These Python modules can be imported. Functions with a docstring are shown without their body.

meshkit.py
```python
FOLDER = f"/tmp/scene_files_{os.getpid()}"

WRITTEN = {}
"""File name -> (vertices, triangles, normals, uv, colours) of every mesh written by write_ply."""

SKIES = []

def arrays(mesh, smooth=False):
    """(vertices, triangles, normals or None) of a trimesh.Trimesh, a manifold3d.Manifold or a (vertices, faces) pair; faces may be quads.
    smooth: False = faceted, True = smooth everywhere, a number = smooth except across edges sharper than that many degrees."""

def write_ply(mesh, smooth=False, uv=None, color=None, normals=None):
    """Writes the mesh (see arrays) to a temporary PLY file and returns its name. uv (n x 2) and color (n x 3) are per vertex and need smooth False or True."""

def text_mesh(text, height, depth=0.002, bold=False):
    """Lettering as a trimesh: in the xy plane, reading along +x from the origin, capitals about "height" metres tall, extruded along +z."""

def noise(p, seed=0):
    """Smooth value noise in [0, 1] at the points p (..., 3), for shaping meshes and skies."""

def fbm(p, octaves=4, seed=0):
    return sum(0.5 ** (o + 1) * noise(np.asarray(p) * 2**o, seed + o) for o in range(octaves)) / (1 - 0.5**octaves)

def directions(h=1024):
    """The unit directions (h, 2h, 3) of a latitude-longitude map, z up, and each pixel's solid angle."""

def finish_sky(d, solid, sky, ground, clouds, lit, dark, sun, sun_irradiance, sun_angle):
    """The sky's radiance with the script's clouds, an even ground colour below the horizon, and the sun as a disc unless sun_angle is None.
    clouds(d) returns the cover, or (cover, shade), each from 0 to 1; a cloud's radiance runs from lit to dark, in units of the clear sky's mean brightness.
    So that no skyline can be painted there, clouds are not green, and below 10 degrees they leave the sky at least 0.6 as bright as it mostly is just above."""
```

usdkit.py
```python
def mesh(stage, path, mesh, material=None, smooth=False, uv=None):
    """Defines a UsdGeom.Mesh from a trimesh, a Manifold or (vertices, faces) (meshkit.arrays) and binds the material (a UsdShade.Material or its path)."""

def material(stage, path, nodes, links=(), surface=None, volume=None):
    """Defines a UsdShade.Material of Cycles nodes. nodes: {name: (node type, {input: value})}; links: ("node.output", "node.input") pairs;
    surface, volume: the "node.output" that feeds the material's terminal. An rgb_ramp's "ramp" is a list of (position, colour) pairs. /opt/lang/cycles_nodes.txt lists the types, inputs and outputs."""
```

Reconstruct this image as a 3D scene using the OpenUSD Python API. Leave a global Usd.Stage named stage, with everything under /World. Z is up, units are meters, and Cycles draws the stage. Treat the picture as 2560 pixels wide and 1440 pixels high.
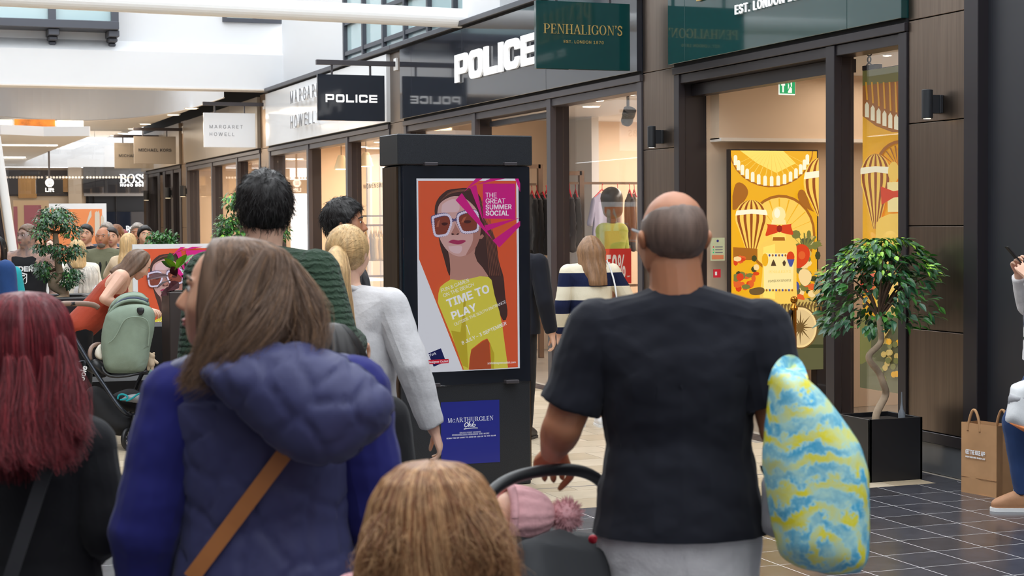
import math, glob, random
import numpy as np, trimesh, usdkit, meshkit
import manifold3d as m3
from shapely import affinity, union_all, box as sbox
from shapely.geometry import Polygon, LineString, Point
from PIL import Image, ImageDraw, ImageFont
from pxr import Usd, UsdGeom, UsdLux, UsdShade, Gf, Sdf, Vt

stage = Usd.Stage.CreateInMemory()
UsdGeom.SetStageUpAxis(stage, 'Z')
W = UsdGeom.Xform.Define(stage, '/World')
UsdGeom.Scope.Define(stage, '/World/Looks')

# ---------------------------------------------------------------- camera, sky, lights, exposure
EYE = np.array([0, 0, 1.70]); FPX, YAW, PITCH, ROLL = 4304., .36069, .03752, -.0076
def cam_axes():
    cy, sy, cp, sp = math.cos(YAW), math.sin(YAW), math.cos(PITCH), math.sin(PITCH)
    fw = np.array([sy*cp, cy*cp, -sp]); rt = np.array([cy, -sy, 0]); up = np.cross(rt, fw)
    c, s = math.cos(ROLL), math.sin(ROLL)
    return np.array([rt*c+up*s, -rt*s+up*c, fw])
CAM = cam_axes()
cam = UsdGeom.Camera.Define(stage, '/World/camera')
cam.CreateHorizontalApertureAttr(36.0); cam.CreateVerticalApertureAttr(20.25)
cam.CreateFocalLengthAttr(36*FPX/2560); cam.CreateFStopAttr(7.1); cam.CreateFocusDistanceAttr(11.2)
cam.CreateClippingRangeAttr((.05, 500)); cam.CreateExposureAttr(-0.4)
_m = np.eye(4); _m[0, :3], _m[1, :3], _m[2, :3], _m[3, :3] = CAM[0], CAM[1], -CAM[2], EYE
cam.AddTransformOp().Set(Gf.Matrix4d(*_m.ravel().tolist()))
sky = UsdLux.DomeLight.Define(stage, '/World/sky'); sky.CreateIntensityAttr(1.5); sky.CreateColorAttr((.93, .97, 1.0))
def rect_light(name, p, w, h, power, col=(1, .86, .70), rot=(0, 0, 0)):
    l = UsdLux.RectLight.Define(stage, '/World/' + name); l.CreateWidthAttr(w); l.CreateHeightAttr(h)
    l.CreateIntensityAttr(power); l.CreateColorAttr(col); l.AddTranslateOp().Set(Gf.Vec3d(*p)); l.AddRotateXYZOp().Set(Gf.Vec3f(*rot))
WARM = (1, .82, .62)
rect_light('shop_light_beauty', (8.5, 11.9, 2.95), 1.2, 2.6, 4.5)
rect_light('shop_light_clothes', (10.3, 17.8, 3.03), 1.6, 6.4, 12, (1, .88, .76))
rect_light('shop_light_beige', (9.0, 26.0, 3.03), 1.8, 6.0, 15, WARM)
rect_light('shop_light_further', (8.8, 34.2, 3.03), 1.8, 6.0, 13, WARM)
rect_light('mall_light_far', (4.6, 39.5, 3.90), 2.2, 5.0, 8, WARM)
rect_light('mall_light_near', (5.2, 33.0, 3.90), .9, 4.0, 8, WARM)

def ray(x, y): return np.array([(x-1280)/FPX, -(y-720)/FPX, 1]) @ CAM
def onz(x, y, z=0.): d = ray(x, y); return EYE + d*(z-EYE[2])/d[2]
def onx(x, y, X): d = ray(x, y); return EYE + d*X/d[0]
def ony(x, y, Y): d = ray(x, y); return EYE + d*Y/d[1]
def at(x, y, D): return EYE + ray(x, y)*D

# ---------------------------------------------------------------- materials
MATS = {}
def mat(name, col, rough=.5, metal=0., spec=.5, var=None, bump=None, emit=0., ecol=None, coat=0., sheen=0., sub=0., stretch=None, col2=None, space='object', trans=0.):
    """principled material; var=(scale, amount) tints by noise, col2 mixes a second colour by that noise, bump=(scale, height)"""
    n = {'p': ('principled_bsdf', dict(base_color=col, roughness=rough, metallic=metal, specular_ior_level=spec, coat_weight=coat, sheen_weight=sheen))}
    if emit: n['p'][1].update(emission_color=ecol or col, emission_strength=emit)
    if sub: n['p'][1].update(subsurface_weight=sub, subsurface_radius=(1, .35, .2), subsurface_scale=.012)
    if trans: n['p'][1].update(transmission_weight=trans)
    l = []
    if var or bump or col2: n['t'] = ('texture_coordinate', {}); n['m'] = ('mapping', dict(scale=stretch or (1, 1, 1))); l.append(('t.'+space, 'm.vector'))
    if var:
        n['a'] = ('noise_texture', dict(scale=var[0], detail=4, roughness=.6)); l.append(('m.vector', 'a.vector'))
        c = np.array(col, float)
        c2 = np.array(col2, float) if col2 is not None else c*(1+var[1]); c1 = c if col2 is not None else c*(1-var[1])
        n['r'] = ('rgb_ramp', dict(ramp=[(.32, tuple(np.clip(c1, 0, 1))), (.68, tuple(np.clip(c2, 0, 1)))]))
        l += [('a.fac', 'r.fac'), ('r.color', 'p.base_color')]
    if bump:
        n['b'] = ('noise_texture', dict(scale=bump[0], detail=3)); n['k'] = ('bump', dict(strength=.6, distance=bump[1]))
        l += [('m.vector', 'b.vector'), ('b.fac', 'k.height'), ('k.normal', 'p.normal')]
    MATS[name] = usdkit.material(stage, '/World/Looks/' + name, n, l, surface='p.BSDF'); return MATS[name]
def srgb(*c): c = np.array(c, float)/255; return tuple(np.where(c < .04045, c/12.92, ((c+.055)/1.055)**2.4))
S = srgb
# building
mat('white_paint', (.70, .71, .73), .6, bump=(3, .002)); mat('warm_paint', (.72, .66, .60), .6); mat('beige_wall', S(214, 190, 165), .6, var=(1.2, .04))
mat('white_steel', (.88, .88, .88), .3); mat('frame_grey', S(74, 70, 74), .38, .3); mat('frame_dark', S(46, 42, 46), .35, .3)
mat('bronze', (.20, .155, .125), .33, 1., var=(40, .12), stretch=(1, 1, .03)); mat('brass_panel', S(150, 120, 85), .3, 1., var=(40, .1), stretch=(1, 1, .03))
mat('slate_gloss', (.012, .015, .024), .07, 0, .6, coat=.3); mat('green_gloss', (.006, .042, .042), .07, 0, .5, coat=.3)
mat('white_gloss', (.78, .80, .83), .12); mat('beige_gloss', S(150, 141, 130), .35); mat('charcoal_wall', (.021, .022, .028), .42, bump=(1.5, .003))
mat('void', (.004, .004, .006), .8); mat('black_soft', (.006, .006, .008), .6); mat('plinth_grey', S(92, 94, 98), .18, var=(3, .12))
mat('mullion', S(78, 80, 88), .4, .4); mat('slab_grey', S(120, 115, 112), .5); mat('boss_fascia', (.010, .010, .013), .3)
mat('bead_black', (.003, .003, .004), .4)
mat('lamp_white', (1, .95, .86), .5, emit=7., ecol=(1, .92, .78)); mat('lamp_warm', (1, .85, .6), .5, emit=6., ecol=(1, .78, .5)); mat('cove_glow', (1, .8, .5), .5, emit=9., ecol=(1, .72, .38))
mat('letter_white', (.9, .9, .9), .4, emit=.35, ecol=(1, 1, 1)); mat('letter_lit', (.95, .95, .95), .4, emit=1.3, ecol=(1, 1, 1)); mat('print_white', (.85, .86, .88), .5); mat('gold', S(214, 180, 110), .35, .7)
mat('letter_black', (.02, .02, .025), .4); mat('letter_grey', S(120, 122, 128), .5)
# floor
mat('tile_dark', (.058, .058, .070), .2, var=(6, .18), bump=(60, .0006), space='object'); mat('tile_dark_warm', (.058, .054, .060), .18, var=(6, .18), bump=(60, .0006))
mat('tile_beige', S(196, 180, 156), .36, 0, .3, var=(5, .07)); mat('tile_beige_pale', S(204, 188, 165), .36, 0, .3, var=(5, .06)); mat('tile_beige_tan', S(188, 170, 144), .36, 0, .3, var=(5, .07)); mat('grout', S(205, 203, 203), .8); mat('grout_pale', S(150, 142, 130), .8)
mat('tile_shop', S(150, 140, 128), .3, var=(3, .08))
def glass(name, tint=(1, 1, 1), f0=.05, f1=.75):
    """a clear pane: see-through, with a mirror image that grows towards grazing angles"""
    return usdkit.material(stage, '/World/Looks/'+name, {'t': ('transparent_bsdf', dict(color=tint)), 'g': ('glossy_bsdf', dict(color=(1, 1, 1), roughness=.0)), 'w': ('layer_weight', dict(blend=.5)), 'q': ('math', dict(math_type='power', value2=5.)), 'r': ('math', dict(math_type='multiply_add', value2=f1, value3=f0)), 'x': ('mix_closure', {})},
        [('w.facing', 'q.value1'), ('q.value', 'r.value1'), ('r.value', 'x.fac'), ('t.BSDF', 'x.closure1'), ('g.BSDF', 'x.closure2')], surface='x.closure')
MATS['glass'] = glass('glass'); MATS['glass_teal'] = mat('glass_teal', S(172, 196, 200), .08, 0, .6, var=(.35, .06))
MATS['lens_clear'] = glass('lens_clear', (.95, .95, .95))

# ---------------------------------------------------------------- things, parts
USED = set(); LOC = {}
def uniq(path):
    if path not in USED: USED.add(path); return path
    k = 1
    while f'{path}_{k:03d}' in USED: k += 1
    USED.add(f'{path}_{k:03d}'); return f'{path}_{k:03d}'
def tag(p, label=None, cat=None, group=None, kind=None):
    p = p.GetPrim() if hasattr(p, 'GetPrim') else p
    for k, v in (('label', label), ('category', cat), ('group', group), ('kind', kind)):
        if v: p.SetCustomDataByKey(k, v)
    return p
def thing(name, label, cat, loc=(0, 0, 0), rz=0., group=None, kind=None):
    path = uniq('/World/'+name); x = UsdGeom.Xform.Define(stage, path); x.AddTranslateOp().Set(Gf.Vec3d(*map(float, loc)))
    if rz: x.AddRotateZOp().Set(float(rz))
    tag(x, label, cat, group, kind); LOC[path] = (np.array(loc, float), math.radians(rz)); return path
def arr(m):
    if hasattr(m, 'to_mesh'): q = m.to_mesh(); return np.array(q.vert_properties[:, :3], float), np.array(q.tri_verts)
    if isinstance(m, trimesh.Trimesh): return np.array(m.vertices), np.array(m.faces)
    v, f = np.asarray(m[0], float), np.asarray(m[1], int)
    if f.shape[1] == 4: f = np.vstack([f[:, [0, 1, 2]], f[:, [0, 2, 3]]])
    return v, f
def cat(*ms):
    vs, fs, n = [], [], 0
    for m in ms:
        if m is None: continue
        v, f = arr(m); vs.append(v); fs.append(f+n); n += len(v)
    return np.vstack(vs), np.vstack(fs)
def part(parent, name, mesh, m, label=None, smooth=False, local=True, kind=None):
    """a Mesh under parent; local=False: the mesh is given in world coordinates"""
    v, f = arr(mesh)
    if not local:
        top = '/'.join(parent.split('/')[:3]); L, a = LOC[top]; c, s = math.cos(a), math.sin(a)
        v = v-L; v = np.stack([v[:, 0]*c+v[:, 1]*s, -v[:, 0]*s+v[:, 1]*c, v[:, 2]], 1)
    path = uniq(parent+'/'+name); p = usdkit.mesh(stage, path, (v, f), MATS[m], smooth=smooth)
    tag(p, label, kind=kind); return path
def solo(name, mesh, m, label, category, group=None, kind=None, smooth=False):
    v, f = arr(mesh); lo, hi = v.min(0), v.max(0); base = np.array([(lo[0]+hi[0])/2, (lo[1]+hi[1])/2, lo[2]])
    path = uniq('/World/'+name); p = usdkit.mesh(stage, path, (v-base, f), MATS[m], smooth=smooth); UsdGeom.Xformable(p).AddTranslateOp().Set(Gf.Vec3d(*base.tolist()))
    tag(p, label, category, group, kind); return path
def copy(src, name, loc, rz=0., label=None, category=None, group=None, scale=None):
    path = uniq('/World/'+name); x = UsdGeom.Xform.Define(stage, path); x.GetPrim().GetReferences().AddInternalReference(src)
    x.ClearXformOpOrder(); x.AddTranslateOp(opSuffix='at').Set(Gf.Vec3d(*map(float, loc))); x.AddRotateZOp(opSuffix='turn').Set(float(rz))
    if scale: x.AddScaleOp(opSuffix='size').Set(Gf.Vec3f(*scale))
    x.GetPrim().SetInstanceable(True)
    tag(x, label, category, group); return path

# ---------------------------------------------------------------- shapes
def B(x0, y0, z0, x1, y1, z1, bev=0.):
    x0, x1 = sorted((x0, x1)); y0, y1 = sorted((y0, y1)); z0, z1 = sorted((z0, z1))
    if bev:
        b = min(bev, (x1-x0)/3, (y1-y0)/3, (z1-z0)/3); P = []
        for sx, sy, sz in np.ndindex(2, 2, 2):
            c = np.array([(x0, x1)[sx], (y0, y1)[sy], (z0, z1)[sz]]); d = np.array([1-2*sx, 1-2*sy, 1-2*sz])*b
            P += [c+d*[0, 1, 1], c+d*[1, 0, 1], c+d*[1, 1, 0]]
        return m3.Manifold.hull_points(np.array(P))
    v = np.array([[x, y, z] for x in (x0, x1) for y in (y0, y1) for z in (z0, z1)], float)
    return v, np.array([[0, 1, 3, 2], [4, 6, 7, 5], [0, 4, 5, 1], [2, 3, 7, 6], [0, 2, 6, 4], [1, 5, 7, 3]])
def tube(pts, r, n=10, cap=True):
    """swept tube through pts; r a number or one per point"""
    p = np.asarray(pts, float); r = np.broadcast_to(np.asarray(r, float), len(p)); t = np.gradient(p, axis=0); t /= np.linalg.norm(t, axis=1, keepdims=True)+1e-12
    u = np.cross(t[0], [0, 0, 1.]); u = np.cross(t[0], [1., 0, 0]) if np.linalg.norm(u) < .1 else u; rows = []
    for k in range(len(p)):
        u = u-t[k]*(u@t[k]); u /= np.linalg.norm(u); w = np.cross(t[k], u); a = np.linspace(0, 2*np.pi, n, endpoint=False)
        rows.append(p[k]+r[k]*(np.cos(a)[:, None]*u+np.sin(a)[:, None]*w))
    v = np.vstack(rows); f = []
    for k in range(len(p)-1):
        for j in range(n): a, b = k*n+j, k*n+(j+1) % n; f.append([a, b, b+n, a+n])
    f = np.array(f); f = np.vstack([f[:, [0, 1, 2]], f[:, [0, 2, 3]]])
    if cap:
        v = np.vstack([v, p[0], p[-1]]); c0, c1 = len(v)-2, len(v)-1; L = (len(p)-1)*n
        f = np.vstack([f, [[c0, (j+1) % n, j] for j in range(n)], [[c1, L+j, L+(j+1) % n] for j in range(n)]])
    return v, f
def curve(pts, n=24):
    """smooth (Catmull-Rom) path through pts"""
    p = np.asarray(pts, float); from scipy.interpolate import CubicSpline
    d = np.r_[0, np.cumsum(np.linalg.norm(np.diff(p, axis=0), axis=1)**.5)]; return CubicSpline(d, p)(np.linspace(0, d[-1], n))
def lathe(prof, n=24, c=(0, 0, 0)):
    """prof: (radius, z) from bottom to top, closed at the axis"""
    pr = [(0, prof[0][1])]+list(prof)+[(0, prof[-1][1])]; a = np.linspace(0, 2*np.pi, n, endpoint=False); v = []
    for r, z in pr: v.append(np.stack([c[0]+max(r, 1e-5)*np.cos(a), c[1]+max(r, 1e-5)*np.sin(a), np.full(n, c[2]+z)], 1))
    f = [[k*n+j, k*n+(j+1) % n, (k+1)*n+(j+1) % n, (k+1)*n+j] for k in range(len(pr)-1) for j in range(n)]
    return np.vstack(v), np.array(f)
def xf(m, R=None, t=(0, 0, 0), s=1.):
    v, f = arr(m); v = v*s
    if R is not None: v = v@np.asarray(R).T
    return v+np.asarray(t, float), f
def rotx(a): c, s = math.cos(math.radians(a)), math.sin(math.radians(a)); return np.array([[1, 0, 0], [0, c, -s], [0, s, c]])
def roty(a): c, s = math.cos(math.radians(a)), math.sin(math.radians(a)); return np.array([[c, 0, s], [0, 1, 0], [-s, 0, c]])
def rotz(a): c, s = math.cos(math.radians(a)), math.sin(math.radians(a)); return np.array([[c, -s, 0], [s, c, 0], [0, 0, 1]])
FACE_Y = np.array([[1, 0, 0], [0, 0, -1], [0, 1, 0]])       # drawing xy -> world xz, front looks to -y
FACE_X = np.array([[0, 0, -1], [-1, 0, 0], [0, 1, 0]])      # drawing x runs along -y, front looks to -x
def slab(poly, d, R=None, t=(0, 0, 0)):
    """a shapely drawing extruded by d towards its front"""
    gs = [g for g in getattr(poly, 'geoms', [poly]) if isinstance(g, Polygon) and g.area > 1e-9]
    return xf(cat(*[trimesh.creation.extrude_polygon(g, d, engine='earcut') for g in gs]), R, t)
FONT = glob.glob('/opt/blender-*/*/datafiles/fonts/Inter.woff2')[0]; FONTS = {}
def glyphs(text, h, weight=400, track=0., wide=1.):
    """sans lettering, capitals h tall, starting at the origin, as a drawing; track: extra space in cap heights"""
    px = 80; fo = FONTS.get(weight)
    if fo is None:
        fo = ImageFont.truetype(FONT, px); fo.set_variation_by_axes([32, weight]); FONTS[weight] = fo
    s = h/(px*.727); x = 0.; out = []
    for ch in text:
        if ch != ' ':
            x0, y0, x1, y1 = fo.getbbox(ch, anchor='ls'); im = Image.new('L', (x1-x0+8, y1-y0+8)); ImageDraw.Draw(im).text((4-x0, 4-y0), ch, 255, fo, anchor='ls')
            on = np.pad(np.asarray(im) > 127, ((0, 0), (1, 1))).astype(np.int8); d = np.diff(on, axis=1); r, a = np.nonzero(d == 1); e = np.nonzero(d == -1)[1]
            g = union_all(sbox(a, -r-1, e, -r)).buffer(.7).buffer(-.7).simplify(.6)
            out.append(affinity.affine_transform(g, [s*wide, 0, 0, s, s*wide*(x-4+x0), s*(4-y0)]))
        x += fo.getlength(ch)+track*px*.727
    return union_all(out)
def centred(g, cx=0., cy=0.): b = g.bounds; return affinity.translate(g, cx-(b[0]+b[2])/2, cy-(b[1]+b[3])/2)
def ell(cx, cy, rx, ry, n=20): return affinity.scale(Point(cx, cy).buffer(1, quad_segs=n//2), rx, ry, origin=(cx, cy))
def bar(x0, y0, x1, y1, w): return LineString([(x0, y0), (x1, y1)]).buffer(w/2, cap_style='flat')
def serif_letter(c, t=.15, h=.045):
    """a roman capital of height 1: (drawing, advance)"""
    R = lambda a, b, c_, d: sbox(a, b, c_, d)
    def V(x, w=t, s=.10): return union_all([R(x, 0, x+w, 1), R(x-s, 0, x+w+s, h), R(x-s, 1-h, x+w+s, 1)])
    def bowl(x, y0, y1, w): 
        o = ell(x, (y0+y1)/2, w, (y1-y0)/2).intersection(R(x, y0, x+w, y1)); i = ell(x, (y0+y1)/2, w-t*.95, (y1-y0)/2-h).intersection(R(x-1, y0, x+w, y1)); return o.difference(i)
    if c in 'OCGQ':
        g = ell(.42, .5, .42, .52).difference(ell(.42, .5, .42-t, .52-h))
        if c in 'CG': g = union_all([g.difference(R(.5, .32, 1, .68)).difference(Polygon([(.42, .5), (1, .25), (1, .75)])), R(.72, .62, .76, .98)])
        if c == 'G': g = union_all([g, R(.66, .06, .66+t, .42), R(.56, .40, .90, .40+h)])
        return g, .9
    if c == 'S':
        l = LineString(curve([(.5, .80), (.40, .94), (.26, .97), (.10, .86), (.10, .68), (.30, .53), (.47, .36), (.48, .16), (.30, .03), (.12, .06), (.04, .22)], 40)); return union_all([l.buffer(t*.42), R(.52, .72, .56, .97), R(0, .03, .04, .28)]), .62
    if c == 'I': return affinity.translate(V(0), .1), t+.24
    if c == 'P': return affinity.translate(union_all([V(0), R(t, 1-h, .3, 1), R(t, .44, .3, .44+h), bowl(.28, .44, 1, .36)]), .1), .78
    if c == 'R': return affinity.translate(union_all([V(0), R(t, 1-h, .3, 1), R(t, .47, .3, .47+h), bowl(.28, .47, 1, .34), Polygon([(.28, .5), (.44, .5), (.78, 0), (.60, 0)]), R(.56, 0, .84, h)]), .1), .94
    if c == 'B': return affinity.translate(union_all([V(0), R(t, 1-h, .3, 1), R(t, .50, .3, .50+h), R(t, 0, .3, h), bowl(.28, .50, 1, .30), bowl(.28, 0, .54, .36)]), .1), .8
    if c == 'E' or c == 'L' or c == 'F':
        p = [V(0)]
        if c != 'F': p += [R(t, 0, .56, h), R(.52, 0, .56, .25)]
        if c != 'L': p += [R(t, 1-h, .52, 1), R(.48, .77, .52, 1), R(t, .48, .42, .48+h), R(.39, .38, .43, .64)]
        return affinity.translate(union_all(p), .1), .74
    if c == 'H': return affinity.translate(union_all([V(0), V(.56), R(t, .48, .56, .48+h)]), .1), .94
    if c == 'N': return affinity.translate(union_all([R(.02, 0, .02+h, 1), R(.62, 0, .62+h, 1), Polygon([(-.02, 1), (.17, 1), (.665, 0), (.60, 0)]), R(-.1, 1-h, .1, 1), R(-.08, 0, .16, h), R(.52, 1-h, .78, 1)]), .1), .92
    if c == 'M': return affinity.translate(union_all([R(.02, 0, .02+h, 1), V(.70, t, .08), Polygon([(-.02, 1), (.16, 1), (.44, .1), (.40, 0), (.36, 0)]), Polygon([(.70, 1), (.75, 1), (.43, 0), (.37, 0)]), R(-.1, 1-h, .1, 1), R(-.08, 0, .16, h)]), .1), 1.1
    if c == 'A': return affinity.translate(union_all([Polygon([(.0, 0), (.05, 0), (.37, .95), (.33, 1.02)]), Polygon([(.30, 1.02), (.40, 1.02), (.74, 0), (.57, 0)]), R(.13, .32, .58, .32+h), R(-.1, 0, .16, h), R(.48, 0, .84, h)]), .06), .86
    if c == 'T': return affinity.translate(union_all([V(.27), R(0, 1-h, .27*2+t, 1), R(0, .76, h, 1), R(.54+t-h, .76, .54+t, 1)]), .02), .76
    if c == 'U': return affinity.translate(union_all([R(.0, .3, t, 1), R(.58, .3, .58+h, 1), ell(.31, .32, .31, .34).difference(ell(.33, .32, .27-t*.35, .34-h)).difference(R(-1, .32, 2, 2)), R(-.1, 1-h, t+.1, 1), R(.48, 1-h, .74, 1)]), .1), .9
    if c == 'K': return affinity.translate(union_all([V(0), Polygon([(t, .42), (t, .50), (.56, 1), (.62, 1)]), Polygon([(.24, .56), (.36, .68), (.74, 0), (.56, 0)]), R(.5, 0, .8, h), R(.46, 1-h, .72, 1)]), .1), .9
    if c == '\u2019': return Polygon([(.02, 1.02), (.17, 1.02), (.16, .86), (.05, .72), (.02, .74), (.08, .86), (.02, .88)]), .24
    return Polygon(), .35
def serif(text, h, small=None, track=.06):
    x, out = 0., []
    for c in text:
        k = .76 if c.islower() else 1.
        g, a = serif_letter(c.upper()); out.append(affinity.affine_transform(g, [h*k, 0, 0, h*k, x, 0])); x += (a*k+track)*h
    return union_all(out)
def square_letter(c, w=1.25, s=.27):
    R = lambda a, b, c_, d, r=.2: sbox(a+r, b+r, c_-r, d-r).buffer(r, quad_segs=4) if r else sbox(a, b, c_, d)
    if c == 'O': return R(0, 0, w, 1, .25).difference(R(s*1.15, s*.95, w-s*1.15, 1-s*.95, .1))
    if c == 'P': return union_all([sbox(0, 0, s*1.15, 1), R(0, .28, w, 1, .2), sbox(0, .28, .3, 1)]).difference(R(s*1.15, .28+s*.8, w-s*1.15, 1-s*.85, .06))
    if c == 'L': return union_all([sbox(0, 0, s*1.15, 1), sbox(0, 0, w*.92, s*.95)])
    if c == 'I': return sbox(0, 0, s*1.15, 1)
    if c == 'C': return R(0, 0, w, 1, .25).difference(R(s*1.15, s*.95, w-s*1.1, 1-s*.95, .1)).difference(sbox(w*.6, .38, w+1, .62))
    if c == 'E': return sbox(0, 0, w*.95, 1).difference(sbox(s*1.15, s*.85, 2, .5-s*.38)).difference(sbox(s*1.15, .5+s*.38, 2, 1-s*.85))
def square_word(text, h, w=1.25, gap=.2):
    x, out = 0., []
    for c in text:
        g = affinity.affine_transform(square_letter(c, w), [h, 0, 0, h, x, 0]); out.append(g); x = g.bounds[2]+gap*h
    return out
# ================================================================ the setting
FX = 6.69
def struct(name, label, category='structure'): return thing(name, label, category, kind='structure')
# ---------------- floor: a bed of grout with single tiles on it
fl = struct('floor', 'mall floor of dark and beige stone tiles', 'floor')
part(fl, 'grout_bed', cat(B(-1.6, -6, -.06, FX+.05, 9.4, -.0005)), 'grout', local=False)
part(fl, 'grout_bed', cat(B(-1.6, 9.4, -.06, FX+.05, 50, -.0012)), 'grout_pale', local=False)
rng = random.Random(5); tiles = []
def tile(x0, y0, x1, y1, g=.0032): return B(x0+g, y0+g, -.012, x1-g, y1-g, .0)
tx, ty = .3015, .324
for i in range(-21, 7):
    for j in range(-40, 7):
        x0, y0 = 4.82+tx*i, 7.137+ty*j
        if x0 > FX-.05: continue
        tiles.append((x0, y0, min(x0+tx, FX-.02), y0+ty, 'tile_dark' if rng.random() < .8 else 'tile_dark_warm'))
Y0 = 7.137+ty*7
for j in range(0, 125):
    y0 = Y0+ty*j; off = (.3 if j % 2 else 0)+.07*(j % 3)
    for i in range(0, 15):
        x1 = 6.47-.6*i-off+.3; x0 = max(x1-.6, -1.55); x1 = min(x1, 6.47)
        if x1-x0 < .05: continue
        tiles.append((x0, y0, x1, y0+ty, rng.choice(['tile_beige', 'tile_beige', 'tile_beige_pale', 'tile_beige_tan'])))
    for k in range(1): tiles.append((6.47, y0, FX-.02, y0+ty, 'tile_dark'))
def seen(t):
    c = CAM@(np.array([(t[0]+t[2])/2, (t[1]+t[3])/2, 0])-EYE)
    return c[2] > .5 and abs(c[0]/c[2]) < .31 and abs(c[1]/c[2]) < .18
vis = sorted((t for t in tiles if seen(t)), key=lambda t: t[1])[:300]; vs = set(vis)
for t in vis: part(fl, 'tile', tile(*t[:4]), t[4])
for mname in ('tile_dark', 'tile_dark_warm', 'tile_beige', 'tile_beige_pale', 'tile_beige_tan'):
    rest = [tile(*t[:4]) for t in tiles if t not in vs and t[4] == mname]
    part(fl, 'far_tiles', cat(*rest), mname, kind='stuff')
part(fl, 'movement_joint', B(-1.5, 10.19, -.006, 6.47, 10.205, .001), 'slab_grey')
# ---------------- facade: pillars with metal panels
ZJ = [.28, .963, 1.662, 2.357, 3.055, 4.02]
PILL = [(9.40, 10.06), (13.65, 14.32), (21.68, 22.35), (29.70, 30.40), (37.90, 38.55), (41.0, 41.5), (43.6, 44.1)]
for y0, y1 in PILL:
    mm = 'bronze' if y0 < 28 else 'brass_panel'; wr = struct('wall_right', ['bronze panelled pillar right of the potted tree', 'bronze panelled pillar behind the bald man', 'bronze panelled pillar left of the kiosk top', 'brass panelled pillar beside the white hanging sign', 'brass panelled pillar beside the taupe hanging signs', 'far brass pillar between the last windows', 'last brass pillar before the end wall'][PILL.index((y0, y1))], 'pillar')
    if y0 < 9.5: wr0 = wr
    part(wr, 'pillar_core', B(FX+.03, y0, 0, FX+.35, y1, 3.05 if y0 > 40 else 4.02), 'void')
    part(wr, 'plinth', B(FX+.012, y0, 0, FX+.1, y1, .205, .004), 'plinth_grey')
    part(wr, 'bottom_rail', B(FX-.006, y0, .205, FX+.05, y1, .278, .003), 'frame_dark')
    for a, b in list(zip(ZJ[:-1], ZJ[1:]))[:4 if y0 > 40 else 5]: part(wr, 'panel', B(FX, y0+.004, a+.003, FX+.05, y1-.004, b-.003, .003), mm)
part(wr0, 'edge_post', B(FX-.02, 9.25, .205, FX+.10, 9.40, 4.02, .004), 'frame_dark')
part(wr0, 'plinth_corner', B(FX+.0, 9.385, 0, FX+.012, 9.40, .21), 'white_steel')
wd = struct('wall_hoarding', 'plain charcoal hoarding wall right of the last metal pillar', 'wall')
part(wd, 'hoarding_panel', B(FX+.06, 2.0, 0, FX+.2, 9.26, 4.6), 'charcoal_wall')
for k, (a, b) in enumerate(((-12, -3.2), (-3.2, 2.0))): part(wd, 'hoarding_panel', B(FX+.06, a, 0, FX+.2, b-.01, 4.6), 'charcoal_wall')
cp = struct('trim_1', 'dark grey metal cap running along the top of the shop signs', 'trim')
for a, b in ((9.2, 13.98), (13.98, 22), (22, 29.62)): part(cp, 'cap_length', B(FX-.10, a, 4.015, FX+.35, b-.006, 4.075, .004), 'mullion')
part(cp, 'shadow_gap', B(FX-.04, 9.2, 3.985, FX+.2, 29.6, 4.015), 'void')  # solid near-black strip, its colour gives the shade under the cap
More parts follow.
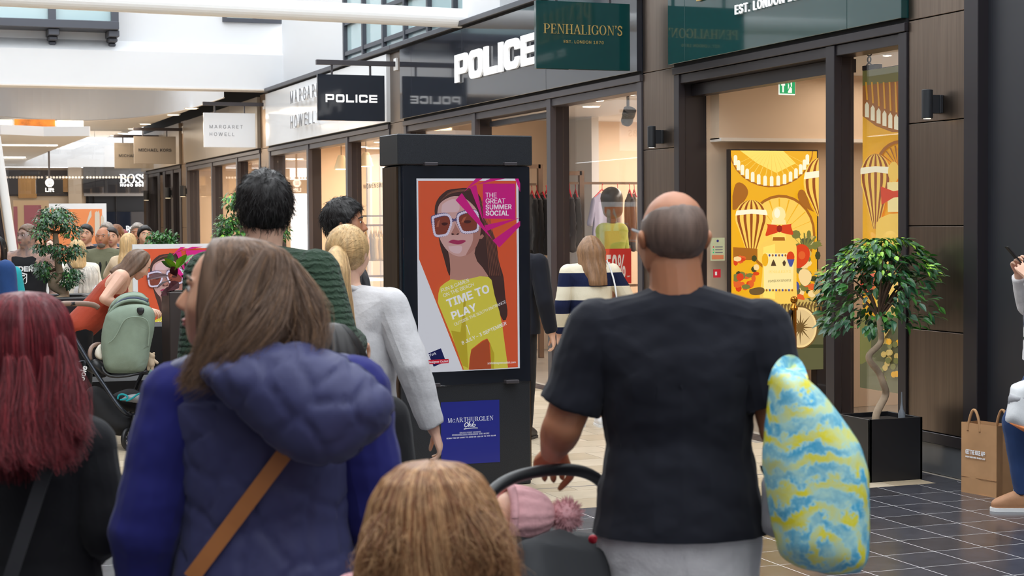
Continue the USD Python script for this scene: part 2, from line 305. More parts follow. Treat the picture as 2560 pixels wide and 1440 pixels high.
# ---------------- shopfronts
def shopfront(n, label, y0, y1, posts, panes, m='frame_grey', low=0., open_=None, head=True):
    w = struct(f'window_{n}', label, 'shop window')
    part(w, 'gap', B(FX-.01, y0, 3.045, FX+.12, y1, 3.075), 'void')  # solid near-black strip painted in for the shade below the sign
    part(w, 'head_rail', B(FX-.03, y0, 2.985, FX+.12, y1, 3.047, .004), m)
    part(w, 'transom', B(FX+.0, y0+.02, 2.905, FX+.18, y1-.02, 2.983, .004), m)
    for a, b, d in posts:
        part(w, 'post', B(FX-.015, a, 0, FX+.05, b, 2.984, .004), m); part(w, 'post_reveal', B(FX+.05, a+.015, 0, FX+d, b-.015, 2.95), 'frame_dark')
    for a, b in panes:
        part(w, 'pane', B(FX+.125, a, max(low, .1), FX+.133, b, 2.91), 'glass')
        part(w, 'sill', B(FX-.0, a, max(low-.065, .05), FX+.17, b, max(low, .1), .006), m); part(w, 'kick_panel', B(FX+.03, a, 0, FX+.12, b, max(low-.065, .05)), 'frame_dark')
    return w
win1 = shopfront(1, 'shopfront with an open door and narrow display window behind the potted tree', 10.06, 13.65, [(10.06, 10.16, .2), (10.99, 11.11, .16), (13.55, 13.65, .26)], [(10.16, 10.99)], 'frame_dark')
part(win1, 'sliding_rail', B(FX+.12, 11.1, 2.80, FX+.24, 13.56, 2.90), 'frame_dark')
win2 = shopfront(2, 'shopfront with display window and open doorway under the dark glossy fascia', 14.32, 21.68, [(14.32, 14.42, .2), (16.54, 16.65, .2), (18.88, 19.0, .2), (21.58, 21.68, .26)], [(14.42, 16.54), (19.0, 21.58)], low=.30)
part(win2, 'door_closer', B(FX+.14, 16.7, 2.82, FX+.22, 18.8, 2.88), 'mullion'); part(win2, 'floor_lock', B(FX-.018, 16.5, .08, FX-.01, 16.53, .22), 'gold')
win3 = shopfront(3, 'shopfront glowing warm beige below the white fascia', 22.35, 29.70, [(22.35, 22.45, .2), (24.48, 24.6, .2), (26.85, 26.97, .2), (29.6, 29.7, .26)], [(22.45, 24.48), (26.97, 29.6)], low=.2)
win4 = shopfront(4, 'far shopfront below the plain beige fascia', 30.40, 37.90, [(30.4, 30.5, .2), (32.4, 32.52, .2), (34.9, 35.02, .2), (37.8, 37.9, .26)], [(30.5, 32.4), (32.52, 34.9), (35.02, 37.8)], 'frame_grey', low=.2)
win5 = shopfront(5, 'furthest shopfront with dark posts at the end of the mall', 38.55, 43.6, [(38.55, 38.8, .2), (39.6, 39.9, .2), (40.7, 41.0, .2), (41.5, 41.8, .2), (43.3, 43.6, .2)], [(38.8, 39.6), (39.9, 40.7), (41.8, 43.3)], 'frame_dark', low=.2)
# shop rooms
def room(n, label, y0, y1, dx, zc, wall, ceil='white_paint', fm='tile_shop'):
    r = struct('shop_interior', label, 'shop room'); X0, X1 = FX+.36, FX+dx
    part(r, 'floor', B(FX+.05, y0, -.05, X1, y1, -.002), fm); part(r, 'ceiling', B(X0-.2, y0, zc, X1, y1, zc+.08), ceil)
    part(r, 'wall_back', B(X1, y0, 0, X1+.1, y1, zc), wall); part(r, 'wall_side', B(X0-.2, y1-.08, 0, X1, y1, zc), wall); part(r, 'wall_side', B(X0-.2, y0, 0, X1, y0+.08, zc), wall)
    return r
roomA = room(1, 'warm beige entrance room of the perfume shop', 10.06, 13.65, 2.6, 3.0, 'beige_wall'); roomB = room(2, 'pale clothes shop interior with white ceiling', 14.32, 21.68, 4.6, 3.08, 'beige_wall')
roomC = room(3, 'warm beige clothes shop interior behind the white fascia', 22.35, 29.70, 4.2, 3.08, 'beige_wall', 'warm_paint'); roomD = room(4, 'plain warm shop interior further along the mall', 30.40, 37.90, 4.0, 3.08, 'beige_wall', 'warm_paint')
roomE = room(5, 'furthest shop interior beside the end wall', 38.55, 44.1, 3.0, 3.08, 'beige_wall', 'warm_paint')
part(roomA, 'wall_bulkhead', B(FX+.3, 13.40, 2.42, FX+2.6, 13.57, 3.0), 'beige_wall'); part(roomA, 'ledge', B(FX+.3, 13.36, 2.40, FX+2.6, 13.57, 2.43), 'warm_paint')
part(roomB, 'partition', B(FX+2.2, 20.6, 0, FX+2.3, 21.6, 3.08), 'white_paint')
part(roomC, 'partition', B(FX+1.6, 25.6, 0, FX+2.9, 25.66, 2.9), 'beige_wall')
for k in range(5): part(roomC, 'curtain', tube([(FX+1.2+.22*k, 27.6, .1), (FX+1.2+.22*k, 27.6, 2.8)], .05, 8), 'warm_paint')
# ---------------- fascias and their lettering
def fascia(name, label, y0, y1, m, splits):
    t = thing(name, label, 'shop sign', (FX, (y0+y1)/2, 3.07)); ys = [y0, *splits, y1]
    for a, b in zip(ys[:-1], ys[1:]): part(t, 'panel', B(FX-.055, a+.0015, 3.075, FX+.05, b-.0015, 3.985, .003), m, local=False)
    return t
def fascia_text(t, letters, ystart, z, depth=.022, standoff=.012, m='letter_white', name='letter', side=None):
    for g in (letters if isinstance(letters, list) else [letters]):
        part(t, name, slab(g, depth, FACE_X, (FX-.055-standoff, ystart, z)), m, local=False)
fB = fascia('shop_fascia', 'glossy near-black shop fascia with large white wide capitals', 14.32, 21.70, 'slate_gloss', [16.55, 19.2, 21.2])
k = (19.38-16.76)/square_word('POLICE', 1.0, 1.05, .12)[-1].bounds[2]
fascia_text(fB, [affinity.scale(g, k, .325, origin=(0, 0)) for g in square_word('POLICE', 1.0, 1.05, .12)], 19.38, 3.365)
fA = fascia('shop_fascia', 'glossy dark green shop fascia with pale serif lettering at the frame top', 10.06, 13.68, 'green_gloss', [10.75, 13.35])
g = serif('PENHALIGON\u2019S', .30); k = 2.45/g.bounds[2]; fascia_text(fA, affinity.scale(g, k, 1, origin=(0, 0)), 13.08, 3.555, .012, .012, 'gold', 'lettering')
g = glyphs('EST. LONDON 1870', .075, 600, .12); k = 1.15/g.bounds[2]; fascia_text(fA, affinity.scale(g, k, 1, origin=(0, 0)), 12.41, 3.365, .012, .012, 'letter_white', 'lettering')
fC = fascia('shop_fascia', 'glossy white shop fascia with thin spaced grey capitals in two lines', 22.32, 29.72, 'white_gloss', [24.8, 27.3])
for word, z in (('MARGARET', 3.66), ('HOWELL', 3.26)):
    x = 0
    for ch in word:
        g = glyphs(ch, .20, 330); fascia_text(fC, g, 27.44-x, z, .05, .05, 'print_white', 'letter'); fascia_text(fC, affinity.scale(g, .98, 1.0), 27.44-x, z, .004, .102, 'letter_grey', 'letter_face'); x += g.bounds[2]+.11
fD = fascia('shop_fascia', 'plain warm beige shop fascia beyond the white one', 30.40, 37.92, 'beige_gloss', [32.9, 35.4])
fE = fascia('shop_fascia', 'furthest pale beige fascia before the end wall', 38.5, 44.1, 'beige_gloss', [41.0])
# ---------------- glazing above the shops
cw = struct('window_6', 'blue-green glazed upper wall with dark grey mullions above the shops', 'upper glazing')
MU = [25.52, 24.47, 23.43, 22.41, 21.38, 20.34, 19.35]; MU2 = [18.02, 17.0, 16.0, 15.0, 14.0, 13.0, 12.0, 11.0, 10.0, 9.0]
TR = [4.10, 4.29, 4.75, 5.7, 6.65, 7.6]
for ys in (MU, MU2):
    for y in ys: part(cw, 'mullion', B(FX+.22, y-.035, 4.07, FX+.34, y+.035, 8.0), 'mullion')
    for z in TR: part(cw, 'transom', B(FX+.23, ys[-1], z-.03, FX+.33, ys[0], z+.03), 'mullion')
    for a, b in zip(ys[1:], ys[:-1]):
        for c, d in zip(TR[:-1], TR[1:]): part(cw, 'pane', B(FX+.28, a+.035, c+.03, FX+.30, b-.035, d-.03), 'glass_teal')
    part(cw, 'spandrel', B(FX+.36, ys[-1], 4.07, FX+.46, ys[0], 8.0), 'white_paint')
part(cw, 'column_casing', B(FX+.0, 18.05, 4.07, FX+.4, 19.32, 9.0), 'white_paint')
part(cw, 'corner_casing', B(FX+.25, 25.56, 4.07, FX+.4, 29.7, 9.0), 'white_paint')
part(cw, 'upper_casing', B(FX+.2, -12, 8.0, FX+.45, 29.7, 9.0), 'white_paint'); part(cw, 'upper_casing', B(FX+.2, -12, 4.6, FX+.45, 9.0, 8.0), 'white_paint')
# ---------------- opposite side (seen in reflections) and an added end wall against sky light
wl = struct('wall_left', 'shopfronts on the near side of the mall', 'wall'); LX = -1.45
for y in range(-10, 48, 8):
    part(wl, 'pillar', B(LX-.3, y-.3, 0, LX, y+.35, 4.0), 'bronze'); part(wl, 'shop_panel', B(LX-.25, y+.35, 3.07, LX-.0, y+7.7, 4.0), 'beige_gloss' if y % 16 else 'slate_gloss')
    part(wl, 'shop_glass', B(LX-.2, y+.35, 0, LX-.15, y+7.7, 3.05), 'slab_grey'); part(wl, 'opening_frame', B(LX-.14, y+3.5, 0, LX-.05, y+3.6, 3.0), 'frame_dark')
part(wl, 'upper_wall', B(LX-.4, -12, 4.0, LX-.15, 48, 9.0), 'white_paint')
wb = struct('wall_behind', 'white wall added behind the camera to keep out sky light', 'wall'); part(wb, 'wall_face', B(-1.8, -6.2, 0, 7.2, -6.0, 9.0), 'white_paint')  # added out of view so sky light enters only from above
sg = thing('wall_lettering', 'pale serif capitals on the far-side fascia, seen mirrored in the shop glass', 'shop sign', (LX, 27.0, 3.4))
part(sg, 'lettering', slab(serif('HOBBS', .34), .03, np.array([[0, 0, 1], [1, 0, 0], [0, 1, 0]]), (LX+.005, 25.6, 3.35)), 'letter_white', local=False)
# ---------------- white end bulkhead, upper wall, windows
bk = struct('wall_back', 'white bulkhead and upper wall closing the open part of the mall', 'wall')
part(bk, 'bulkhead', cat(m3.Manifold.hull_points(np.array([(x, y, z) for x in (-1.7, FX+.4) for y, z in ((29.62, 4.05), (29.62, 4.66), (29.95, 4.86), (30.2, 4.86), (30.2, 4.05))]))), 'white_paint')
part(bk, 'bulkhead_edge', B(-1.7, 29.60, 4.04, FX+.1, 29.66, 4.062), 'warm_paint')
part(bk, 'upper_wall', B(-1.7, 29.95, 4.8, FX+.5, 30.3, 9.0), 'white_paint')
p0, p1 = ony(-60, 40, 29.5), ony(296, 60, 29.5)
bay = thing('bay_window', 'dark grey bay window on corbels high on the white wall', 'window', (p0[0], 29.9, 4.9))
part(bay, 'sill_beam', B(p0[0]-1.5, 29.42, 4.99, p1[0], 29.96, 5.13, .01), 'mullion', local=False)
for x in (p1[0]-.06, ony(130, 40, 29.5)[0], p0[0]-.3, p0[0]-1.4): part(bay, 'post', B(x-.06, 29.45, 5.13, x+.06, 29.95, 6.6), 'mullion', local=False)
part(bay, 'pane', B(p0[0]-1.5, 29.55, 5.13, p1[0], 29.57, 6.6), 'glass_teal', local=False); part(bay, 'top_beam', B(p0[0]-1.5, 29.42, 6.6, p1[0], 29.96, 6.75), 'mullion', local=False)
for x in (ony(133, 70, 29.6)[0], ony(283, 80, 29.6)[0]):
    part(bay, 'corbel', cat(B(x-.09, 29.5, 4.88, x+.09, 29.95, 4.99, .01), B(x-.075, 29.62, 4.80, x+.075, 29.95, 4.88, .02), B(x-.06, 29.72, 4.74, x+.06, 29.95, 4.80, .02)), 'mullion', local=False)
w7 = struct('window_7', 'dark framed upper window half hidden by the white beam', 'window')
q0, q1 = ony(557, 53, 29.9), ony(707, 58, 29.9)
part(w7, 'frame', cat(B(q0[0], 29.88, 5.24, q1[0], 29.97, 5.31), B(q0[0], 29.88, 5.31, q0[0]+.07, 29.97, 6.4), B(q1[0]-.07, 29.88, 5.31, q1[0], 29.97, 6.4), B((q0[0]+q1[0])/2, 29.88, 5.31, (q0[0]+q1[0])/2+.07, 29.97, 6.4), B(q0[0], 29.88, 6.4, q1[0], 29.97, 6.47)), 'mullion')
part(w7, 'pane', B(q0[0], 29.92, 5.31, q1[0], 29.94, 6.4), 'glass_teal')
a, b = ony(-200, -19, 20.5), onx(1172, 47, FX+.05)
bm = solo('roof_beam', tube([a, a+(b-a)*.5, b], .115, 24), 'white_steel', 'round white steel beam spanning the mall high above the shops', 'beam')
bms = solo('roof_beam', tube([(-1.6, 9.0, 5.2), (2, 9.0, 5.3), (FX+.2, 9.0, 5.2)], .115, 20), 'white_steel', 'white steel beam overhead nearer than the picture shows', 'beam') if 0 else None
# ---------------- low ceiling beyond, with its curved edge and lights
ce = struct('ceiling', 'low warm ceiling with a curved front edge beyond the white bulkhead', 'ceiling')
ZS = 3.96; xe = onz(560, 244, ZS); E_ = [xe, onz(450, 277, ZS), onz(330, 295, ZS), onz(200, 302, ZS), onz(90, 299, ZS), onz(-10, 290, ZS), onz(-120, 280, ZS)]
ed = [(p[0], p[1]) for p in curve(E_, 40)]; far = 44.6
pl = Polygon(ed+[(-1.7, far), (xe[0], far)]).buffer(0)
part(ce, 'soffit', slab(pl, 1.1, None, (0, 0, ZS)), 'white_paint')
part(ce, 'soffit_rim', cat(*[tube([(p[0], p[1], ZS), (q[0], q[1], ZS)], .012, 6) for p, q in zip(ed[:-1], ed[1:])]), 'warm_paint')
part(ce, 'void_lining', B(xe[0], 30.25, 4.5, FX+.4, far, 4.6), 'void'); part(ce, 'void_lining', B(FX+.1, 30.25, 4.02, FX+.4, far, 4.6), 'void')  # near-black plates, the darkness of the ceiling void put into their colour
part(ce, 'upper_slab', B(-1.7, 34.3, 5.3, FX+.5, far, 5.4), 'slab_grey')  # unseen slab added to hold sky light off the curved soffit face
rf = onz(223, 340, 3.40); rl = onz(2, 336, 3.4)
rp = Polygon([(rl[0]-1.5, rl[1]+.3), (rl[0], rl[1]), ((rl[0]+rf[0])/2, rf[1]+.25), (rf[0], rf[1]), onz(130, 375, 3.4)[:2], onz(50, 408, 3.4)[:2], onz(-40, 409, 3.4)[:2]]).buffer(.02)
raft = solo('ceiling_raft', slab(rp, .18, None, (0, 0, 3.40)), 'white_paint', 'suspended ceiling raft hanging below the low ceiling, its front edge pale', 'ceiling panel')
for px_, py_, w_ in ((68, 363, .6), (36, 393, .25), (-2, 393, .15)):
    c = onz(px_, py_, 3.395); solo('linear_light', B(c[0]-w_, c[1]-.15, 3.385, c[0]+w_, c[1]+.15, 3.399), 'lamp_white', {68: 'long', 36: 'short', -2: 'shortest'}[px_]+' recessed strip light in the underside of the raft', 'ceiling light')
for i, (px_, py_) in enumerate(((478, 270), (433, 286), (363, 309), (333, 321), (306, 332), (288, 338))):
    c = onz(px_, py_, ZS); o = thing('downlight', 'round recessed downlight along the low ceiling edge, '+['nearest', 'second', 'third', 'fourth', 'fifth', 'furthest'][i]+' of the row', 'ceiling light', (c[0], c[1], ZS), group='downlights along the ceiling edge')
    part(o, 'trim_ring', lathe([(.13, -.012), (.15, -.004), (.15, 0)], 24), 'white_steel'); part(o, 'lens', lathe([(.115, -.016), (.115, -.012)], 20), 'lamp_warm')
gl = thing('cove_light', 'warm glowing cove behind the suspended raft', 'ceiling light', (rf[0]-1, rf[1]+1, 3.6))
dx_ = rf[0]-rl[0]; part(gl, 'light_strip', B(rl[0]-.2, rf[1]+.6, 3.60, rl[0]+dx_*.17, rf[1]+.7, 3.72), 'cove_glow', local=False); part(gl, 'light_strip', B(rl[0]+dx_*.68, rf[1]+.6, 3.60, rl[0]+dx_*.98, rf[1]+.7, 3.72), 'cove_glow', local=False)
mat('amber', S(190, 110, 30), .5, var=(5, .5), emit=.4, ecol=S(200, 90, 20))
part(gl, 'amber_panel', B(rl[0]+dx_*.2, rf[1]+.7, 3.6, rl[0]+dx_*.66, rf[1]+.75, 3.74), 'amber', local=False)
# ---------------- far end wall
en = struct('wall_end', 'far end wall with dark shopfront and pale panels', 'wall'); YE = 46.5
c0, c1 = ony(-60, 420, YE), ony(380, 481, YE)
def ew(px0, py0, px1, py1, m, name, d=0., t=.06):
    a, b = ony(px0, py0, YE-d), ony(px1, py1, YE-d); part(en, name, B(a[0], YE-d, b[2], b[0], YE-d+t, a[2]), m)
mat('end_stone', S(168, 150, 130), .5); mat('mid_grey', S(86, 86, 88), .4)
ew(-80, 418, 400, 700, 'end_stone', 'wall_face', 0, .1); ew(-200, 250, 460, 418, 'white_paint', 'upper_wall', .3, .3)
ew(208, 413, 372, 446, 'mid_grey', 'panel', .05); ew(208, 446, 372, 482, 'boss_fascia', 'fascia', .12); ew(210, 482, 372, 490, 'slab_grey', 'head_rail', .10)
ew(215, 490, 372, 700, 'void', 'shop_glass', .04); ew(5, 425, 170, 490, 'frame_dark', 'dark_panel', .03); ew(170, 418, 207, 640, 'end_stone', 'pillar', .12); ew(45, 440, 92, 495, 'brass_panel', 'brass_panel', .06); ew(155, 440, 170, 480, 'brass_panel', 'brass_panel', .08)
ew(244, 530, 372, 640, 'slate_gloss', 'display_back', .06)
for x in (222, 236, 290): ew(x, 490, x+2.5, 640, 'slab_grey', 'window_bar', .08)
f_ = thing('shop_fascia', 'white serif letters over small capitals on the dark far-end shopfront', 'shop sign', ony(330, 452, YE))
for txt, px0, py0, px1, py1, fn in (('BOSS', 299, 435, 366, 458, 1), ('HUGO BOSS', 300, 460, 368, 466, 0), ('BOSS', 315, 564, 352, 583, 1)):
    a, b = ony(px0, py1, YE-.13), ony(px1, py0, YE-.13); g = serif(txt, 1, track=.02) if fn else glyphs(txt, 1, 700, .25); bb = g.bounds
    part(f_, 'lettering', slab(affinity.affine_transform(g, [(b[0]-a[0])/bb[2], 0, 0, (b[2]-a[2])/bb[3], 0, 0]), .05, FACE_Y, (a[0], YE-.12, a[2])), 'letter_lit', local=False)
gs = struct('glass_screen', 'clear glass screen across the far mall with a row of white dots', 'glass partition'); YG = 40.6
a, b = ony(-30, 360, YG), ony(410, 470, YG)
for i in range(5): part(gs, 'pane', B(a[0]+(b[0]-a[0])*i/5+.008, YG, 2.45, a[0]+(b[0]-a[0])*(i+1)/5-.008, YG+.012, 3.9), 'glass')
for i in range(40):
    c = ony(10+7.9*i+(6 if i > 12 else 0)+(5 if i > 24 else 0), 443.5, YG)
    part(gs, 'dot', slab(Point(0, 0).buffer(.026, quad_segs=4), .003, FACE_Y, (c[0], YG-.001, c[2])), 'print_white')
# ================================================================ flat prints, traced on the plane they are printed on
class Plane:
    def __init__(s, o, ux, off=0.): s.o = np.array(o, float); s.ux = np.array(ux, float)/np.linalg.norm(ux); s.n = np.cross(s.ux, [0, 0, 1.]); s.R = np.stack([s.ux, [0, 0, 1.], s.n], 1); s.k = 0
    def p(s, x, y): d = ray(x, y); q = EYE+d*((s.o-EYE)@s.n)/(d@s.n)-s.o; return (q@s.ux, q[2])
    def poly(s, pts): return Polygon([s.p(*q) for q in pts]).buffer(0)
def flat(parent, pl, name, geom, m, T=None, lift=None):
    pl.k += 1; k = pl.k if lift is None else lift
    if geom.is_empty: return
    part(parent, name, slab(geom, .0008, pl.R, pl.o+pl.n*(.0006*k)), m, local=False)
def smooth_poly(pts, n=60): p = curve(list(pts)+[pts[0]], n); return [tuple(q) for q in p]
SCR = .80
PC = dict(white=(236, 238, 248), orange=(226, 92, 52), hair=(72, 46, 42), skin=(214, 168, 164), skin2=(178, 122, 112), neck=(190, 138, 126), lips=(168, 48, 92), frame=(92, 78, 120), jewel=(226, 216, 240), lens=(134, 62, 46), yellow=(226, 214, 76), yellow2=(198, 178, 44), arm=(184, 82, 44), magenta=(214, 20, 136), navy=(24, 28, 84), red=(206, 28, 54), text=(244, 244, 250), deep=(70, 30, 30), light=(226, 190, 196), strand=(128, 82, 66), shine=(176, 96, 70))
for k_, c_ in PC.items():
    mat('scr_'+k_, tuple(.04*np.array(S(*c_))), .3, emit=SCR, ecol=S(*c_)); mat('pr_'+k_, S(*c_), .45)
Aq = lambda u, v: (1000+u/5.144, 420+v/5.144); Bq = lambda u, v: (1000+u/5.144, 690+v/5.144)
A_ = lambda *c: [Aq(*q) for q in c]; B_ = lambda *c: [Bq(*q) for q in c]
def girl(pl):
    """layers of the summer poster as (part name, colour, drawing) on the kiosk's plane"""
    L = []; add = lambda n, c, pts, sm=False: L.append((n, c, pl.poly(smooth_poly(pts) if sm else pts)))
    add('sheet', 'white', A_((210, 135), (1522, 137))+B_((1540, 1187), (238, 1248)))
    add('orange_field', 'orange', A_((232, 165), (1492, 165))+B_((1515, 1172), (805, 1205))+A_((330, 1389), (243, 1170)))
    add('printed_hair', 'hair', A_((545, 330), (640, 275), (760, 262), (860, 255), (960, 290), (1030, 370), (1060, 500), (1080, 640), (1150, 760), (1220, 900), (1250, 1050), (1270, 1200), (1310, 1330), (1335, 1440))+B_((1350, 250), (1378, 420), (1375, 520), (1340, 580), (1295, 520), (1240, 380), (1190, 200), (1150, 60))+A_((1050, 1340), (900, 1250), (700, 1250), (640, 1390), (600, 1300), (560, 1150), (515, 1000), (480, 800), (445, 600), (450, 480), (490, 390)), True)
    add('printed_neck', 'neck', A_((600, 1000), (635, 1160), (645, 1300), (640, 1440))+B_((640, 60), (1130, 60))+A_((1130, 1385), (1060, 1280), (990, 1200), (955, 1100), (980, 960)))
    add('printed_face', 'skin', A_((490, 500), (545, 425), (640, 375), (720, 360), (830, 390), (930, 470), (1000, 570), (1028, 760), (1012, 900), (980, 990), (925, 1065), (840, 1122), (760, 1138), (680, 1115), (600, 1055), (540, 970), (500, 880), (482, 700), (478, 590)), True)
    add('printed_ear', 'skin2', A_((1016, 880), (1055, 850), (1078, 875), (1050, 912), (1018, 912)))
    add('face_light', 'light', A_((540, 470), (640, 410), (720, 410), (760, 480), (740, 560), (620, 570), (545, 580)), True); add('face_light', 'light', A_((620, 1000), (700, 1000), (790, 1010), (770, 1090), (700, 1095), (640, 1060)), True)
    for k in range(7): L.append(('hair_strand', 'strand', LineString([pl.p(*q) for q in curve(A_((1000+16*k, 420), (1080+14*k, 720), (1120+18*k, 1050), (1150+22*k, 1380)), 16)]).buffer(.0016)))
    for k in range(5): L.append(('hair_strand', 'strand', LineString([pl.p(*q) for q in curve(A_((520+20*k, 420-22*k), (620+30*k, 340-14*k), (800+24*k, 300-4*k)), 12)]).buffer(.0012)))
    add('face_shade', 'skin2', A_((905, 600), (1000, 620), (1028, 760), (1012, 900), (980, 990), (925, 1065), (840, 1122), (900, 1000), (930, 880), (920, 740)), True)
    add('printed_nose', 'skin2', A_((690, 690), (745, 800), (752, 842), (700, 862), (650, 850), (660, 815)), True)
    L.append(('nostrils', 'deep', union_all([pl.poly(A_((642, 848), (668, 838), (690, 852), (664, 864))), pl.poly(A_((708, 856), (732, 838), (752, 846), (730, 862)))])))
    add('printed_lips', 'lips', A_((608, 955), (690, 923), (735, 932), (785, 926), (832, 938), (775, 975), (700, 980)), True)
    FL = smooth_poly(A_((388, 622), (470, 588), (600, 583), (648, 640), (655, 720), (628, 800), (600, 860), (540, 884), (440, 884), (408, 800), (388, 700)), 70); GL = smooth_poly(A_((428, 655), (500, 632), (595, 625), (622, 660), (628, 720), (600, 800), (575, 840), (520, 852), (452, 850), (432, 770)), 50)
    FR = smooth_poly(A_((722, 590), (770, 560), (960, 536), (1000, 600), (1004, 760), (980, 822), (800, 842), (765, 815), (722, 720), (708, 650)), 70); GR = smooth_poly(A_((748, 640), (790, 603), (935, 578), (968, 640), (968, 770), (940, 795), (812, 808), (775, 765), (750, 705)), 50)
    add('glasses_frame', 'frame', FL); add('glasses_frame', 'frame', FR); add('glasses_bridge', 'frame', A_((632, 640), (685, 655), (726, 630), (728, 690), (685, 684), (645, 705)))
    add('glasses_lens', 'lens', GL); add('glasses_lens', 'lens', GR)
    for pts in (((520, 715), (560, 700), (600, 712), (580, 735), (540, 738)), ((800, 690), (845, 672), (900, 684), (880, 706), (830, 710))): add('printed_eye', 'deep', A_(*pts), True)
    L.append(('lens_shine', 'shine', union_all([pl.poly(A_((450, 760), (470, 690), (500, 660), (480, 760))), pl.poly(A_((770, 700), (800, 640), (840, 620), (800, 700)))])))
    dots = []
    for F_, G_ in ((FL, GL), (FR, GR)):
        line = LineString([pl.p(*q) for q in F_]); inn = LineString([pl.p(*q) for q in G_]); n = 34
        for k in range(n):
            a = line.interpolate(k/n, normalized=True); b = inn.interpolate(inn.project(a)); dots.append(Point((a.x+b.x)/2, (a.y+b.y)/2).buffer(.0085, quad_segs=3))
    L.append(('jewels', 'jewel', union_all(dots)))
    add('printed_dress', 'yellow', B_((470, 340), (478, 220), (500, 140), (560, 90), (640, 40), (740, 55), (900, 30), (1010, 2), (1120, 10), (1160, 50), (1200, 250), (1260, 450), (1300, 650), (1340, 950), (1372, 1180), (1190, 1190), (1195, 1000), (1140, 860), (1105, 800), (1040, 830), (900, 940), (880, 1050), (866, 1203), (805, 1205), (700, 900), (560, 560)))
    add('dress_fold', 'yellow2', B_((800, 280), (830, 300), (815, 520), (830, 640), (860, 1180), (790, 1150), (690, 880), (640, 700), (760, 720), (790, 500))); add('dress_fold', 'yellow2', B_((1140, 862), (1195, 1000), (1190, 1190), (1155, 1190)))
    add('printed_arm', 'arm', B_((900, 950), (1040, 845), (1105, 808), (1125, 850), (1152, 1190), (872, 1202), (882, 1050)))
    for pts in (((697, 415), (777, 323), (1000, 655), (1168, 918), (1085, 830)), ((880, 250), (960, 215), (1050, 690), (1000, 560)), ((797, 312), (955, 137), (1040, 137), (880, 245)), ((1145, 137), (1330, 137), (960, 217), (1040, 182)), ((1045, 203), (1460, 203), (1462, 655), (1070, 650), (1045, 640)), ((1065, 737), (1475, 650), (1522, 640), (1090, 812)), ((1168, 930), (1522, 680), (1522, 745), (1255, 1022)), ((1455, 139), (1500, 137), (1522, 200), (1522, 310))): add('magenta_shape', 'magenta', A_(*pts))
    def txt(s_, a, b, w, c='text', t=0.):
        (x0, y0), (x1, y1) = pl.p(*a), pl.p(*b); g = glyphs(s_, 1, w, t); k = math.hypot(x1-x0, y1-y0)/g.bounds[2]; an = math.degrees(math.atan2(y1-y0, x1-x0))
        L.append(('lettering', c, affinity.translate(affinity.rotate(affinity.scale(g, k, k, origin=(0, 0)), an, origin=(0, 0)), x0, y0)))
    txt('THE', Aq(1075, 380), Aq(1220, 380), 450); txt('GREAT', Aq(1075, 458), Aq(1332, 456), 500); txt('SUMMER', Aq(1075, 534), Aq(1410, 530), 600); txt('SOCIAL', Aq(1075, 612), Aq(1375, 612), 700)
    txt('FUN & GAMES', Bq(510, 212), Bq(868, 72), 350); txt('ON THE BEACH', Bq(538, 275), Bq(928, 125), 350); txt('TIME TO', Bq(592, 408), Bq(1132, 205), 750); txt('PLAY', Bq(648, 562), Bq(968, 440), 750); txt('OUTSIDE THE SOUTH ENTRANCE', Bq(678, 640), Bq(1338, 342), 350); txt('8 JULY \u2013 3 SEPTEMBER', Bq(772, 882), Bq(1346, 622), 450); txt('yorkdesigneroutlet.com', Bq(1097, 1130), Bq(1460, 1116), 400)
    L.append(('rule', 'text', LineString([pl.p(*Bq(828, 630)), pl.p(*Bq(868, 750))]).buffer(.0022)))
    add('logo_square', 'navy', B_((338, 990), (498, 925), (562, 1095), (405, 1162))); add('logo_bar', 'red', B_((320, 1075), (597, 1062), (597, 1116), (320, 1130)))
    txt('York', Bq(352, 1032), Bq(440, 1002), 500); txt('Designer Outlet', Bq(330, 1117), Bq(588, 1104), 500)
    return L
# ---------------- kiosk
kd = at(1170, 1225, 11.05); KW, KD, KH, KR = .905, .27, 2.265, 4.6
kio = thing('kiosk', 'tall dark grey advertising kiosk with a lit poster screen of a girl in jewelled sunglasses', 'advertising kiosk', (kd[0], kd[1], 0), KR)
mat('kiosk_grey', (.020, .022, .027), .45, .2, var=(260, .5)); mat('kiosk_side', S(96, 78, 62), .35, 1., var=(40, .15), stretch=(1, 1, .03)); mat('screen_black', (.006, .008, .014), .12)
w2 = KW/2
part(kio, 'body', B(-w2, .0, 0, w2, KD, 2.07, .008), 'kiosk_grey'); part(kio, 'side_panel', B(-w2-.012, .02, .02, -w2, KD-.01, 2.06), 'kiosk_side'); part(kio, 'side_panel', B(w2, .02, .02, w2+.012, KD-.01, 2.06), 'kiosk_side')
part(kio, 'header', B(-w2-.02, -.03, 2.072, w2+.01, KD+.02, KH, .006), 'kiosk_grey')
part(kio, 'screen_back', B(-w2+.01, -.012, .675, w2-.006, .0, 2.066), 'screen_black')
kp = Plane((kd[0], kd[1], 0)+rotz(KR)@np.array([0, -.0125, 0]), rotz(KR)@np.array([1., 0, 0])); GIRL = girl(kp)
scr = part(kio, 'screen', B(-w2+.07, -.0128, .755, w2-.075, -.012, 1.99), 'screen_black')
for n_, c_, g_ in GIRL: flat(scr, kp, n_, g_, 'scr_'+c_)
part(kio, 'screen_glass', B(-w2+.008, -.045, .672, w2-.004, -.040, 2.068), 'glass')
for px_, py_ in ((1072, 410), (1270, 410), (1078, 962), (1275, 953)):
    x, z = kp.p(px_, py_); part(kio, 'glass_clip', B(x-.045, -.06, z-.011, x+.045, -.0, z+.011, .003), 'frame_grey')
sp = Plane((kd[0], kd[1], 0)+rotz(KR)@np.array([0, -.001, 0]), rotz(KR)@np.array([1., 0, 0])); mat('sticker_blue', S(38, 44, 132), .25); mat('sticker_text', S(228, 230, 240), .5)
